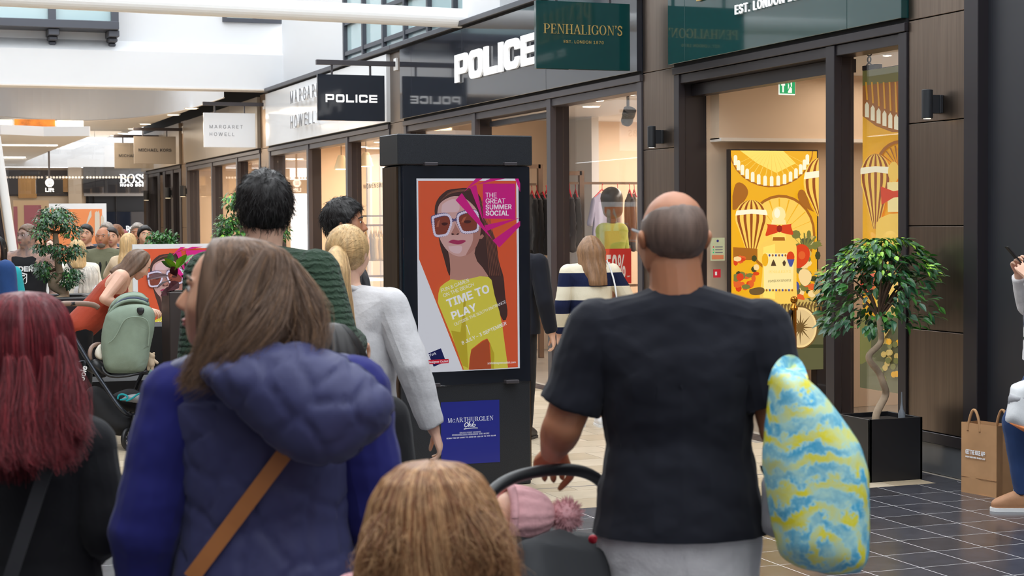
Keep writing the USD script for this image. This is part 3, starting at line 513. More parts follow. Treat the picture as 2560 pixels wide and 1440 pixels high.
stk = part(kio, 'sticker', slab(sp.poly([(1102, 1006), (1248, 999), (1250, 1155), (1103, 1163)]), .001, sp.R, sp.o), 'sticker_blue', 'dark blue square sticker with white lettering', local=False)
def line_text(pl, s_, a, b, fn): 
    (x0, y0), (x1, y1) = pl.p(*a), pl.p(*b); g = fn(s_); k = math.hypot(x1-x0, y1-y0)/g.bounds[2]
    return affinity.translate(affinity.rotate(affinity.scale(g, k, k, origin=(0, 0)), math.degrees(math.atan2(y1-y0, x1-x0)), origin=(0, 0)), x0, y0)
thin_serif = lambda s_: union_all([serif(s_, 1, track=.08)])
for s_, a, b, fn in (('McARTHURGLEN', (1119, 1057), (1233, 1050), thin_serif), ('ENJOY FIRST ACCESS,', (1149, 1084), (1203, 1081), lambda t: glyphs(t, 1, 500, .1)), ('PERSONALISED REWARDS AND MORE', (1130, 1090), (1223, 1085), lambda t: glyphs(t, 1, 500, .1)), ('SCAN THE QR CODE TO JOIN OR LOG IN TO THE CLUB', (1116, 1098), (1239, 1090), lambda t: glyphs(t, 1, 750, .1))): flat(stk, sp, 'lettering', line_text(sp, s_, a, b, fn), 'sticker_text', lift=2)
Q = lambda *p: LineString([sp.p(960+u/2.88, 940+v/2.88) for u, v in curve(p, 30)]).buffer(.0028)
flat(stk, sp, 'script_lettering', union_all([Q((600, 342), (598, 334), (588, 338), (580, 352), (584, 366), (596, 362), (606, 350)), Q((606, 350), (616, 330), (614, 340), (609, 364)), Q((622, 346), (620, 360), (628, 360), (634, 346), (634, 362)), Q((646, 330), (642, 362), (650, 362), (656, 352), (648, 348)), Q((576, 382), (610, 376), (640, 374), (672, 374))]), 'sticker_text', lift=3)
# ---------------- second print of the summer poster, on a low board
o = at(340, 612, 15.6); bo = thing('poster_board', 'low freestanding orange summer poster behind the pushchair', 'poster board', (o[0]+.35, o[1], 0), 0)
bz = 1.505; kx, kz = kp.p(1041, 447); sc = .98
part(bo, 'board', B(o[0]-.03, o[1], .25, o[0]+.78, o[1]+.05, bz+.03), 'print_white', local=False)
for x in (o[0]+.05, o[0]+.70): part(bo, 'foot', B(x-.03, o[1]-.15, 0, x+.03, o[1]+.25, .26), 'frame_dark', local=False)
bp = Plane((o[0], o[1]-.001, 0), (1, 0, 0))
for n_, c_, g_ in GIRL:
    if n_ in ('sheet', 'logo_square', 'logo_bar') : continue
    flat(bo, bp, n_, affinity.affine_transform(g_, [sc*1.02, 0, 0, sc, -kx*sc*1.02, bz-kz*sc]), 'pr_'+c_)
# ---------------- lit perfume picture
LY = 13.38; lp = Plane((8.0, LY, 0), (1, 0, 0)); Lq = lambda u, v: (1820+u/2.484, 360+v/2.484); L_ = lambda *c: [Lq(*q) for q in c]
LC = dict(gold=(240, 176, 30), pale=(252, 226, 110), brown=(168, 100, 28), white=(255, 246, 214), amber=(250, 206, 92), cream=(253, 232, 160), red=(216, 62, 24), dred=(150, 30, 20), green=(120, 120, 60), dgreen=(58, 64, 36), flower=(226, 96, 40), petal=(246, 214, 150), rope=(206, 176, 96), dial=(226, 196, 140), rim=(110, 84, 44), shade=(92, 92, 60), stripe=(150, 74, 24), ink=(80, 60, 40), blue=(70, 80, 150))
for k_, c_ in LC.items(): mat('box_'+k_, tuple(.1*np.array(S(*c_))), .4, emit=1.25, ecol=S(*c_)); mat('ban_'+k_, S(*c_), .5, emit=.26, ecol=S(*c_))  # the banner inks carry an added glow, though a banner is no lamp
def el(pl, q, cu, cv, ru, rv, n=28, a0=0, a1=360): a = np.radians(np.linspace(a0, a1, n)); return pl.poly([q(cu+ru*math.cos(t), cv+rv*math.sin(t)) for t in a])
pa = [lp.p(*Lq(18, 40)), lp.p(*Lq(553, 1392))]; frame_ = sbox(pa[0][0], pa[1][1], pa[1][0], pa[0][1])
lb = thing('light_box', 'tall backlit golden picture of a perfume bottle under a dome', 'light box', (lp.o[0]+(pa[0][0]+pa[1][0])/2, LY, max(pa[1][1], .02)))
part(lb, 'casing', B(lp.o[0]+pa[0][0]-.012, LY+.002, pa[1][1]-.012, lp.o[0]+pa[1][0]+.012, LY+.06, pa[0][1]+.012), 'frame_dark', local=False)
def balloon(pl, q, F, cu, cv, ru, rv, stem, pre, par, n=5):
    G = lambda n_, g, c: flat(par, pl, n_, g.intersection(F), pre+c)
    body = union_all([el(pl, q, cu, cv, ru, rv), pl.poly([q(cu-ru*.9, cv+rv*.4), q(cu+ru*.9, cv+rv*.4), q(cu+ru*.16, cv+stem), q(cu-ru*.16, cv+stem)])]); G('balloon', body, 'amber')
    for k in range(-n+1, n, 2): G('balloon_stripe', pl.poly([q(cu+ru*(k-.42)/n*math.cos(t), cv+rv*math.sin(t)) for t in np.linspace(-1.5, .5, 9)]+[q(cu+ru*.16*(k-.42)/n, cv+stem), q(cu+ru*.16*(k+.42)/n, cv+stem)]+[q(cu+ru*(k+.42)/n*math.cos(t), cv+rv*math.sin(t)) for t in np.linspace(.5, -1.5, 9)]).intersection(body), 'stripe')
    G('balloon_band', pl.poly([q(cu-ru, cv-rv*.38), q(cu, cv-rv*.46), q(cu+ru, cv-rv*.42), q(cu+ru, cv-rv*.12), q(cu, cv-rv*.2), q(cu-ru, cv-rv*.1)]).intersection(body), 'white')
def picture(par, pl, q, F, pre, stage2=True):
    G = lambda n_, g, c: flat(par, pl, n_, g.intersection(F), pre+c); P = lambda *c: pl.poly([q(*p_) for p_ in c])
    G('picture_ground', F, 'gold')
    G('dome', el(pl, q, 268, 30, 262, 240), 'brown'); G('dome', el(pl, q, 268, 24, 256, 236), 'gold'); G('dome_light', P((60, 30), (330, 30), (420, 120), (300, 180), (180, 120)), 'pale')
    for k in range(15):
        t = math.radians(158-k*9.8); cu, cv = 266+238*math.cos(t), 24+208*math.sin(t); G('dome_window', union_all([P((cu-11, cv-22), (cu+11, cv-22), (cu+11, cv+30), (cu-11, cv+30)), el(pl, q, cu, cv-22, 11, 12, 10)]), 'white')
    for k in range(13): t = math.radians(150-k*10); G('dome_rib', P((266+40*math.cos(t), 24+20*math.sin(t)), (266+216*math.cos(t)-3, 24+176*math.sin(t)), (266+216*math.cos(t)+3, 24+176*math.sin(t))), 'amber')
    ring = el(pl, q, 320, 560, 215, 245).difference(el(pl, q, 320, 560, 200, 228)); G('arch_ring', ring, 'brown'); G('arch', el(pl, q, 320, 560, 200, 228), 'amber')
    for k in range(9): t = math.radians(195+k*18); G('arch_rib', P((315, 560), (320+196*math.cos(t)-4, 560+222*math.sin(t)), (320+196*math.cos(t)+4, 560+222*math.sin(t))), 'gold')
    G('spandrel_figure', P(*smooth_poly([(30, 270), (70, 240), (115, 290), (95, 350), (50, 400), (25, 410)], 24)), 'brown'); G('spandrel_figure', P(*smooth_poly([(430, 290), (470, 300), (510, 400), (525, 420), (480, 400)], 24)), 'brown')
    balloon(pl, q, F, 135, 455, 100, 108, 250, pre, par); balloon(pl, q, F, 562, 235, 104, 150, 215, pre, par)
    G('lower_wall', P((18, 640), (170, 650), (170, 720), (18, 720)), 'brown')
    rg = random.Random(3)
    for k in range(26): cu, cv = 20+rg.random()*140, 705+rg.random()*190; G('flower', el(pl, q, cu, cv, 12+rg.random()*16, 12+rg.random()*14, 9), rg.choice(['flower', 'petal', 'green', 'red', 'flower', 'dgreen']))
    for k in range(60): cu, cv = 375+rg.random()*170, 560+rg.random()*430; G('flower', el(pl, q, cu, cv, 10+rg.random()*26, 10+rg.random()*22, 9), rg.choice(['green', 'dgreen', 'petal', 'flower', 'green', 'rope', 'shade']))
    for k in range(9): t = math.radians(190+k*20); G('leaf_blade', P((440, 650), (440+110*math.cos(t)-3, 640+90*math.sin(t)), (440+110*math.cos(t)+6, 646+90*math.sin(t)), (452, 660)), 'green')
    G('red_flower', P(*smooth_poly([(385, 640), (430, 622), (468, 650), (470, 710), (440, 752), (395, 770), (378, 720)], 30)), 'red'); G('red_flower', el(pl, q, 425, 690, 22, 26, 12), 'flower'); G('tulip', P(*smooth_poly([(410, 790), (440, 775), (480, 800), (478, 850), (445, 880), (412, 850)], 24)), 'petal'); G('blue_flower', el(pl, q, 392, 880, 16, 28, 12), 'blue')
    G('rope', P((230, 985), (400, 960), (553, 985), (553, 1040), (230, 1050)), 'rope')
    for k in range(16): G('rope_strand', P((232+k*20, 1000), (250+k*20, 975), (254+k*20, 978), (238+k*20, 1046)), 'rim')
    G('table', P((18, 1040), (553, 1040), (553, 1400), (18, 1400)), 'shade'); G('table_edge', P((18, 1240), (553, 1240), (553, 1262), (18, 1262)), 'dgreen')
    G('compass_rim', el(pl, q, 408, 1135, 112, 134), 'rim'); G('compass_rim', el(pl, q, 408, 1135, 104, 125), 'petal'); G('compass_dial', el(pl, q, 408, 1135, 92, 112), 'dial')
    for k in range(16): t = math.radians(k*22.5); r_ = 88 if k % 2 == 0 else 52; G('compass_ray', P((408+7*math.cos(t+1.57), 1135+7*math.sin(t+1.57)), (408+r_*math.cos(t), 1135+r_*1.2*math.sin(t)), (408-7*math.cos(t+1.57), 1135-7*math.sin(t+1.57))), 'rim')
    G('bottle', P(*smooth_poly([(160, 660), (168, 620), (205, 596), (272, 586), (340, 596), (376, 620), (384, 660), (384, 900), (380, 975), (330, 988), (210, 988), (164, 975), (160, 900)], 60)), 'amber'); G('bottle_glow', P((178, 640), (250, 620), (250, 960), (178, 950)), 'pale')
    G('bottle_neck', P((236, 520), (312, 520), (316, 600), (232, 600)), 'pale'); G('neck_ring', P((232, 470), (312, 470), (320, 500), (226, 500)), 'cream'); G('neck_ring', P((238, 578), (308, 578), (312, 600), (234, 600)), 'brown'); G('stopper', el(pl, q, 272, 438, 42, 48), 'cream'); G('stopper_light', el(pl, q, 262, 430, 18, 30), 'white')
    G('bottle_label', P((180, 678), (364, 678), (360, 900), (182, 900)), 'cream')
    for y in (690, 905):
        for k in range(9): G('label_motif', el(pl, q, 195+k*19.5, y, 6, 8, 8), 'blue' if k % 2 else 'brown')
    G('label_crest', P((225, 735), (235, 715), (246, 735), (252, 755), (220, 755)), 'ink'); G('label_crest', P((290, 735), (302, 718), (312, 735), (306, 755), (296, 755)), 'ink')
    G('label_balloon', el(pl, q, 183, 718, 20, 40, 16), 'gold'); G('label_balloon', el(pl, q, 340, 700, 24, 34, 16), 'red'); G('label_balloon', P((318, 715), (364, 715), (348, 760), (335, 760)), 'blue')
    for s_, a, b, c_ in (('PENHALIGON\u2019S', (205, 800), (340, 797), 'amber'), ('CONSTANTINOPLE', (200, 857), (345, 850), 'ink')): G('lettering', line_text(pl, s_, q(*a), q(*b), lambda t: serif(t, 1)), c_)
    G('bow', P(*smooth_poly([(184, 492), (225, 500), (262, 512), (262, 545), (225, 560), (186, 570), (194, 530)], 30)), 'red'); G('bow', P(*smooth_poly([(354, 488), (315, 500), (278, 512), (278, 545), (315, 558), (354, 562), (346, 525)], 30)), 'red'); G('bow_knot', el(pl, q, 270, 526, 17, 22, 14), 'dred')
    G('bowl', P(*smooth_poly([(85, 900), (178, 900), (172, 920), (140, 934), (95, 930)], 20)), 'rim')
picture(lb, lp, Lq, frame_, 'box_')
gx = lp.p(*Lq(515, 950)); gx1 = lp.p(*Lq(612, 1400)); solo('black_plinth', B(lp.o[0]+gx[0], LY-.10, 0, lp.o[0]+gx1[0], LY+.0, gx[1], .004), 'slate_gloss', 'glossy dark panel standing in for a reflection right of the golden light box', 'plinth')  # dark panel standing in for the mirrored image beside the light box
# ---------------- hanging banner in the narrow window
BX = FX+.50; bnp = Plane((BX, 10.6, 0), (0, -1, 0)); Nq = lambda u, v: (2120+(u-268)*.60, 172+(v-30)*.66)
ba, bb = bnp.p(2157, 178), bnp.p(2262, 985); ban = thing('hanging_banner', 'golden printed banner hanging in the narrow window behind the potted tree', 'banner', (BX, 10.6, bb[1]))
bF = sbox(ba[0], bb[1], bb[0], ba[1]); part(ban, 'backing', slab(bF.buffer(.004), .01, bnp.R, bnp.o-bnp.n*.011), 'frame_dark', local=False)
part(ban, 'hanging_chain', cat(*[xf(trimesh.creation.torus(.022, .006, 12, 6), rotz(90*(i % 2))@rotx(90), (BX, 10.6-bnp.p(2173, 160)[0], ba[1]+.03+.05*i)) for i in range(4)]), 'mullion', local=False)
part(ban, 'hanging_clamp', B(BX-.03, 10.6-ba[0]-.22, ba[1], BX+.03, 10.6-ba[0]-.04, ba[1]+.035), 'frame_dark', local=False)
def bananer():
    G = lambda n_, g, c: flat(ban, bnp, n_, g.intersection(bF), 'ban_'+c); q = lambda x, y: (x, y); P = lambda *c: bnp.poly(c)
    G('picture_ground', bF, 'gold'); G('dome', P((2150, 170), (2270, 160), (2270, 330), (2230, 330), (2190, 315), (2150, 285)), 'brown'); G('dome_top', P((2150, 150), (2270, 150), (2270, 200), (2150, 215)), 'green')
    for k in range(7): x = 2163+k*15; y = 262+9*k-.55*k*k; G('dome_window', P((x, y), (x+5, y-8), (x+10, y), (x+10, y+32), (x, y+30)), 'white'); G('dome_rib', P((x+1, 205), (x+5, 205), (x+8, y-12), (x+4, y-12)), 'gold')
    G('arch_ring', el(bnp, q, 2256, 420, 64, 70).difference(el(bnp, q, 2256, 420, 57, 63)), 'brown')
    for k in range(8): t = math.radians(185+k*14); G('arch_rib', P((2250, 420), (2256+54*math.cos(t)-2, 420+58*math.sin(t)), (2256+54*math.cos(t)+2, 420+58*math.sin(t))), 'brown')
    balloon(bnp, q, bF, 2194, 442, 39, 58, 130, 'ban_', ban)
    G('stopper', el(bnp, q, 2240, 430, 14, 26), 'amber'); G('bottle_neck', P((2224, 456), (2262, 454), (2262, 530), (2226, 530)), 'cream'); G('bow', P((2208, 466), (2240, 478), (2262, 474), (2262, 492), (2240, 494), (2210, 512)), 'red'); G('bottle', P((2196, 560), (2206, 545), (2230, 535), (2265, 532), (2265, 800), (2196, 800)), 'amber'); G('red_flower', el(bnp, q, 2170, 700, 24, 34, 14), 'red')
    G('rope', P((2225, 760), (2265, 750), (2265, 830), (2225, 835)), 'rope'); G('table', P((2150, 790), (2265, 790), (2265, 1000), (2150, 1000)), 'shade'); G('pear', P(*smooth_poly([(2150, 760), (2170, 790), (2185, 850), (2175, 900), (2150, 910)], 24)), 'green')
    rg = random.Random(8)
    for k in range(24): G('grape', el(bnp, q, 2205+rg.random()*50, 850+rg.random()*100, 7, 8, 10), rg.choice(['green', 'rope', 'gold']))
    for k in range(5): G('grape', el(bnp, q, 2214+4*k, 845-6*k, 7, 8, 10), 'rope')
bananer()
# ---------------- hanging shop signs
def hang_sign(y, label, m, lines, tone, bar_to=FX, x0=None):
    X0, X1 = 5.60, 6.51
    t = thing('hanging_sign', label, 'shop sign', (6.05, y, 3.065))
    part(t, 'board', B(X0, y-.025, 3.065, X1, y+.025, 3.665, .004), m, local=False)
    part(t, 'bracket_arm', B(X0-.01, y-.03, 3.79, FX-.02, y+.03, 3.855, .003), 'frame_grey', local=False); part(t, 'wall_plate', B(FX-.03, y-.06, 3.74, FX-.0, y+.06, 3.90, .002), 'white_steel', local=False)
    for x in (X0+.20, X0+.72): part(t, 'hanger_rod', B(x-.012, y-.012, 3.66, x+.012, y+.012, 3.80), 'frame_grey', local=False)
    for s_ in (1, -1):
        for g in lines: part(t, 'lettering', slab(g, .004, FACE_Y if s_ > 0 else FACE_Y@np.diag([-1, 1, -1]), ((X0+X1)/2, y-.026*s_, 3.365)), tone, local=False)
    return t
wpol = union_all(square_word('POLICE', 1., 1.5, .3)); wpol = affinity.scale(wpol, .70/wpol.bounds[2], .105, origin=(0, 0))
hang_sign(22.0, 'black hanging sign with white wide capitals, in front of the white fascia', 'slate_gloss', [centred(wpol, 0, -.01)], 'letter_white')
gm = lambda s_, y: affinity.translate(glyphs(s_, .058, 330, .42), -.36, y)
hang_sign(30.0, 'white hanging sign with two lines of thin grey capitals', 'white_gloss', [gm('MARGARET', .03), gm('HOWELL', -.10)], 'letter_grey')
hang_sign(38.2, 'taupe hanging sign with black capitals, nearer of the two taupe signs', 'beige_gloss', [centred(glyphs('MICHAEL KORS', .066, 650, .05))], 'letter_black')
hang_sign(41.3, 'taupe hanging sign half hidden behind the nearer taupe one', 'beige_gloss', [centred(glyphs('MICHAEL KORS', .066, 650, .05))], 'letter_black')
gp = serif('PENHALIGON\u2019S', .085); gp = affinity.scale(gp, .76/gp.bounds[2], 1, origin=(0, 0)); ge = glyphs('EST. LONDON 1870', .026, 500, .14)
pen = hang_sign(14.22, 'dark green hanging sign with gold serif lettering beside the wide white letters', 'green_gloss', [centred(gp, -.005, .055), centred(ge, -.0, -.055)], 'gold')
t = thing('hanging_sign', 'white hanging sign on the far side, seen mirrored in the clothes shop window', 'shop sign', (-.35, 30.0, 3.065)); part(t, 'board', B(-.8, 29.97, 3.065, .1, 30.03, 3.665), 'white_gloss', local=False); part(t, 'bracket_arm', B(LX, 29.97, 3.79, .1, 30.03, 3.85), 'frame_grey', local=False); part(t, 'lettering', slab(centred(serif('HOBBS', .12, track=.2)), .004, FACE_Y, (-.35, 29.969, 3.4)), 'letter_grey', local=False)
c = ony(124, 478, 40.0); t = thing('lift_sign', 'hanging black sign with a white round lift symbol and the word Lift', 'lift sign', (c[0], 40, c[2])); sc_ = 41/4304.
part(t, 'board', B(c[0]-31*sc_, 39.98, c[2]-6*sc_-.0, c[0]+31*sc_, 40.05, c[2]+28*sc_, .004), 'boss_fascia', local=False)
part(t, 'symbol_disc', slab(Point(0, 0).buffer(10*sc_, quad_segs=8), .006, FACE_Y, (c[0], 39.979, c[2]+20*sc_)), 'letter_lit', local=False); part(t, 'symbol', slab(union_all([sbox(-4.5*sc_, -4.5*sc_, 4.5*sc_, 4.5*sc_).difference(sbox(-3.6*sc_, -3.6*sc_, 3.6*sc_, 3.6*sc_)), sbox(-2*sc_, -3*sc_, -.8*sc_, 2*sc_), sbox(.8*sc_, -3*sc_, 2*sc_, 2*sc_)]), .003, FACE_Y, (c[0], 39.972, c[2]+20*sc_)), 'letter_black', local=False)
part(t, 'lettering', slab(centred(glyphs('Lift', 9.5*sc_, 750), 0, 3*sc_), .006, FACE_Y, (c[0], 39.979, c[2])), 'letter_lit', local=False); part(t, 'hanger_rod', B(c[0]-.02, 40, c[2]+28*sc_, c[0]+.02, 40.04, 3.97), 'frame_grey', local=False)
# ---------------- wall lights
mat('lamp_body', (.012, .014, .018), .5)
def wall_light(y, z, label, h=.19, r=.037):
    t = thing('wall_light', label, 'wall light', (FX-.012, y, z))
    part(t, 'back_plate', B(-.012, -.035, -.06, .012, .035, .06, .003), 'lamp_body'); part(t, 'bracket', B(-.07, -.025, -.06, -.01, .025, .06), 'lamp_body')
    part(t, 'cylinder', lathe([(r-.004, -h/2), (r, -h/2+.004), (r, h/2-.004), (r-.004, h/2)], 24, (-.09, 0, 0)), 'lamp_body', smooth=40)
    part(t, 'lens', lathe([(r-.012, -h/2-.002), (r-.012, -h/2+.001)], 16, (-.09, 0, 0)), 'lamp_warm'); part(t, 'lens', lathe([(r-.012, h/2-.001), (r-.012, h/2+.002)], 16, (-.09, 0, 0)), 'lens_clear')
wall_light(onx(2322, 265, FX-.09)[1], 2.465, 'black cylinder wall light on the wide metal pillar right of the potted tree'); wall_light(onx(1632, 346, FX-.09)[1], 2.46, 'black cylinder wall light on the pillar behind the bald man')
for px_, py_, s_ in ((458, 482, 'nearest'), (421, 498, 'middle'), (367, 503, 'furthest')): wall_light(onx(px_, py_, FX-.09)[1], 2.46, f'small dark wall light on a far pillar, {s_} of three', .24, .07)
# ---------------- in the perfume shop: exit sign, notices, rope post
c = ony(1967, 210, 12.5); mat('exit_green', S(0, 160, 96), .4, emit=.8, ecol=S(0, 176, 108)); mat('exit_white', (.9, .95, .9), .4, emit=1.0, ecol=(.92, 1, .94))
t = thing('exit_sign', 'green illuminated exit sign with a white arrow and running figure', 'exit sign', (c[0], c[1], c[2]-.09), 8)
part(t, 'panel', B(-.083, -.006, .0, .083, .006, .155, .003), 'exit_white'); part(t, 'green_face', slab(sbox(-.078, .01, .078, .148), .001, FACE_Y, (0, -.0062, 0)), 'exit_green')
part(t, 'arrow', slab(Polygon([(-.052, .02), (-.036, .02), (-.036, .08), (-.024, .072), (-.024, .092), (-.044, .125), (-.064, .092), (-.064, .072), (-.052, .08)]), .001, FACE_Y, (0, -.0072, 0)), 'exit_white')
door_ = sbox(.006, .018, .046, .138).difference(union_all([Point(.026, .122).buffer(.008), Polygon([(.018, .112), (.032, .11), (.036, .075), (.046, .06), (.04, .054), (.028, .07), (.02, .05), (.008, .03), (.004, .036), (.014, .06), (.018, .085), (.008, .088), (.01, .094)])]))
part(t, 'running_figure', slab(door_, .001, FACE_Y, (0, -.0072, 0)), 'exit_white'); part(t, 'housing', B(-.085, -.03, .158, .085, .03, .225, .01), 'white_steel'); part(t, 'ceiling_mount', B(-.05, -.02, .22, .05, .02, 3.0-c[2]+.09), 'white_steel')
q0 = ony(1776, 652, 13.40); q1 = ony(1811, 594, 13.40); mat('notice_paper', S(196, 206, 172), .6); mat('print_orange', S(214, 130, 90), .6)
t = thing('notice', 'pale green printed notice with coloured dots on the beige wall', 'notice', (q0[0], 13.40, q0[2])); part(t, 'sheet', B(q0[0], 13.395, q0[2], q1[0], 13.399, q1[2]), 'notice_paper', local=False)
for k, (m_, f_) in enumerate((('sticker_blue', .86), ('pr_red', .6), ('exit_green', .48), ('exit_green', .36))): part(t, 'dot', slab(Point(0, 0).buffer(.011 if k == 0 else .006), .001, FACE_Y, (q0[0]+(q1[0]-q0[0])*(.5 if k == 0 else .2), 13.3945, q0[2]+(q1[2]-q0[2])*f_)), m_, local=False)
for f_ in (.6, .48, .36): part(t, 'print_line', B(q0[0]+.045, 13.394, q0[2]+(q1[2]-q0[2])*f_-.004, q1[0]-.02, 13.395, q0[2]+(q1[2]-q0[2])*f_+.004), 'letter_grey', local=False)
part(t, 'print_block', B(q0[0]+.012, 13.394, q0[2]+.012, q1[0]-.012, 13.395, q0[2]+.05), 'print_orange', local=False)
q0 = ony(1783, 694, 13.40); q1 = ony(1801, 673, 13.40); t = thing('fire_notice', 'small red fire sign below the pale green notice', 'sign', (q0[0], 13.4, q0[2])); part(t, 'plate', B(q0[0], 13.395, q0[2], q1[0], 13.399, q1[2]), 'pr_red', local=False); part(t, 'symbol', B(q0[0]+.015, 13.394, q0[2]+.02, q0[0]+.035, 13.395, q1[2]-.02), 'print_white', local=False)
c = ony(1985, 738, 13.05); mat('brass', S(176, 124, 52), .18, 1.); mat('rope_black', (.01, .01, .012), .7)
t = thing('rope_post', 'polished brass rope post with a ball top in front of the light box', 'rope barrier post', (c[0], c[1], 0)); H_ = c[2]
part(t, 'base', lathe([(.15, 0), (.155, .012), (.13, .03), (.05, .045), (.024, .06)], 32), 'brass', smooth=30); part(t, 'pole', lathe([(.022, .05), (.022, H_-.12)], 20), 'brass', smooth=30); part(t, 'collar', lathe([(.03, H_-.13), (.034, H_-.11), (.022, H_-.09), (.014, H_-.07)], 20), 'brass', smooth=30)
part(t, 'ball', xf(trimesh.creation.icosphere(3, .032), None, (0, 0, H_-.04)), 'brass', smooth=True); part(t, 'rope', tube(curve([(-.03, 0, H_-.13), (-.055, .02, H_-.4), (-.07, .1, H_-.75), (-.2, .3, H_-.9)], 24), .016, 8), 'rope_black', smooth=True)
for px_, py_ in ((2218, 137), (1840, 158)):
    c = onz(px_, py_, 2.995); t = thing('spotlight', 'small ceiling spotlight in the perfume shop' if px_ > 2000 else 'faint ceiling sprinkler spot above the shop doorway', 'ceiling light', (c[0], c[1], 2.999)); part(t, 'trim_ring', lathe([(.04, -.01), (.05, 0)], 16), 'white_steel'); part(t, 'lens', lathe([(.032, -.014), (.032, -.008)], 14), 'lamp_white' if px_ > 2000 else 'mullion')
# ================================================================ clothes shops
for i, (px_, py_, n_) in enumerate(((1349, 286, 'in the doorway'), (1478, 263, 'lower left in the window'), (1487, 248, 'above the lower left one'), (1565, 233, 'top right in the window'), (1122, 331, 'left above the kiosk'), (1172, 303, 'right above the kiosk'))):
    c = onz(px_, py_, 3.075); t = thing('ceiling_disc', 'round glowing ceiling light '+n_+' of the pale clothes shop', 'ceiling light', (c[0], c[1], 3.078)); part(t, 'rim', lathe([(.105, -.02), (.115, -.004), (.115, 0)], 24), 'white_steel'); part(t, 'diffuser', lathe([(.1, -.024), (.1, -.018)], 24), 'lamp_white')
for i, (px_, py_, n_) in enumerate(((945, 342, 'upper'), (952, 353, 'lower'), (902, 365, 'left'), (760, 378, 'leftmost'))):
    c = onz(px_, py_, 3.075); t = thing('ceiling_disc', f'warm round ceiling light in the beige shop, {n_} of its group', 'ceiling light', (c[0], c[1], 3.078)); part(t, 'rim', lathe([(.12, -.02), (.13, -.004), (.13, 0)], 24), 'white_steel'); part(t, 'diffuser', lathe([(.11, -.024), (.11, -.018)], 24), 'lamp_white')
mat('shade_cream', S(226, 204, 170), .5, emit=.3, ecol=S(255, 214, 150))
for px_, py_, n_ in ((853, 405, 'left'), (915, 398, 'right')):
    c = at(px_, py_, 27.2); t = thing('pendant_lamp', f'cream cone pendant lamp in the beige shop, {n_} one', 'pendant lamp', (c[0], c[1], c[2]-.11)); part(t, 'shade', lathe([(.12, 0), (.115, .01), (.055, .2), (.04, .22)], 20), 'shade_cream', smooth=30); part(t, 'bulb', lathe([(.09, -.01), (.09, .004)], 16), 'lamp_warm'); part(t, 'cord', B(-.004, -.004, .22, .004, .004, 3.08-c[2]+.11), 'letter_black')
c = at(1570, 292, 18.5); t = thing('track_spotlight', 'black ribbed spotlight hanging from the ceiling of the clothes shop', 'spotlight', (c[0], c[1], c[2]))
part(t, 'lamp_head', xf(lathe([(.05, -.09), (.065, -.06), (.065, .06), (.04, .08)], 18), rotx(35)), 'lamp_body'); part(t, 'arm', B(-.012, -.012, .02, .012, .012, 3.08-c[2]), 'lamp_body'); part(t, 'heat_sink', cat(*[xf(lathe([(.07, -.005), (.07, .005)], 18, (0, 0, .02+.022*i)), rotx(35)) for i in range(4)]), 'lamp_body')
for i in range(3): pass
# glass lettering
xs = onx(908, 472, FX+.12); part(win3, 'glass_lettering', slab(affinity.scale(glyphs('WOMENSWEAR', .062, 380, .22), 1.75, 1, origin=(0, 0)), .002, FACE_X, (FX+.122, xs[1], xs[2])), 'letter_black', local=False)
# red sale poster
c = ony(1541, 666, 15.55); t = thing('sale_poster', 'red poster with a big white fifty percent standing in the shop window', 'poster', (c[0], 15.55, c[2]-.19)); e0, e1 = ony(1503, 710, 15.55), ony(1578, 621, 15.55)
mat('sale_red', S(206, 40, 34), .4); part(t, 'sheet', B(e0[0], 15.55, e0[2], e1[0], 15.556, e1[2]), 'sale_red', local=False)
g = glyphs('50%', .22, 800); part(t, 'lettering', slab(centred(affinity.scale(g, .21/g.bounds[2], 1.02, origin=(0, 0))), .002, FACE_Y, ((e0[0]+e1[0])/2-.005, 15.549, (e0[2]+e1[2])/2+.0)), 'print_white', local=False)
part(t, 'lettering', slab(centred(glyphs('UP TO', .014, 700)), .002, FACE_Y@rotz(90), (e0[0]+.03, 15.549, e1[2]-.08)), 'print_white', local=False); part(t, 'lettering', slab(centred(glyphs('OFF', .014, 700)), .002, FACE_Y, (e1[0]-.03, 15.549, e0[2]+.07)), 'print_white', local=False); part(t, 'small_print', B(e0[0]+.07, 15.548, e0[2]+.035, e1[0]-.09, 15.549, e0[2]+.042), 'print_white', local=False)
part(t, 'stand', B((e0[0]+e1[0])/2-.015, 15.56, 0, (e0[0]+e1[0])/2+.015, 15.58, e0[2]+.1), 'frame_dark', local=False)
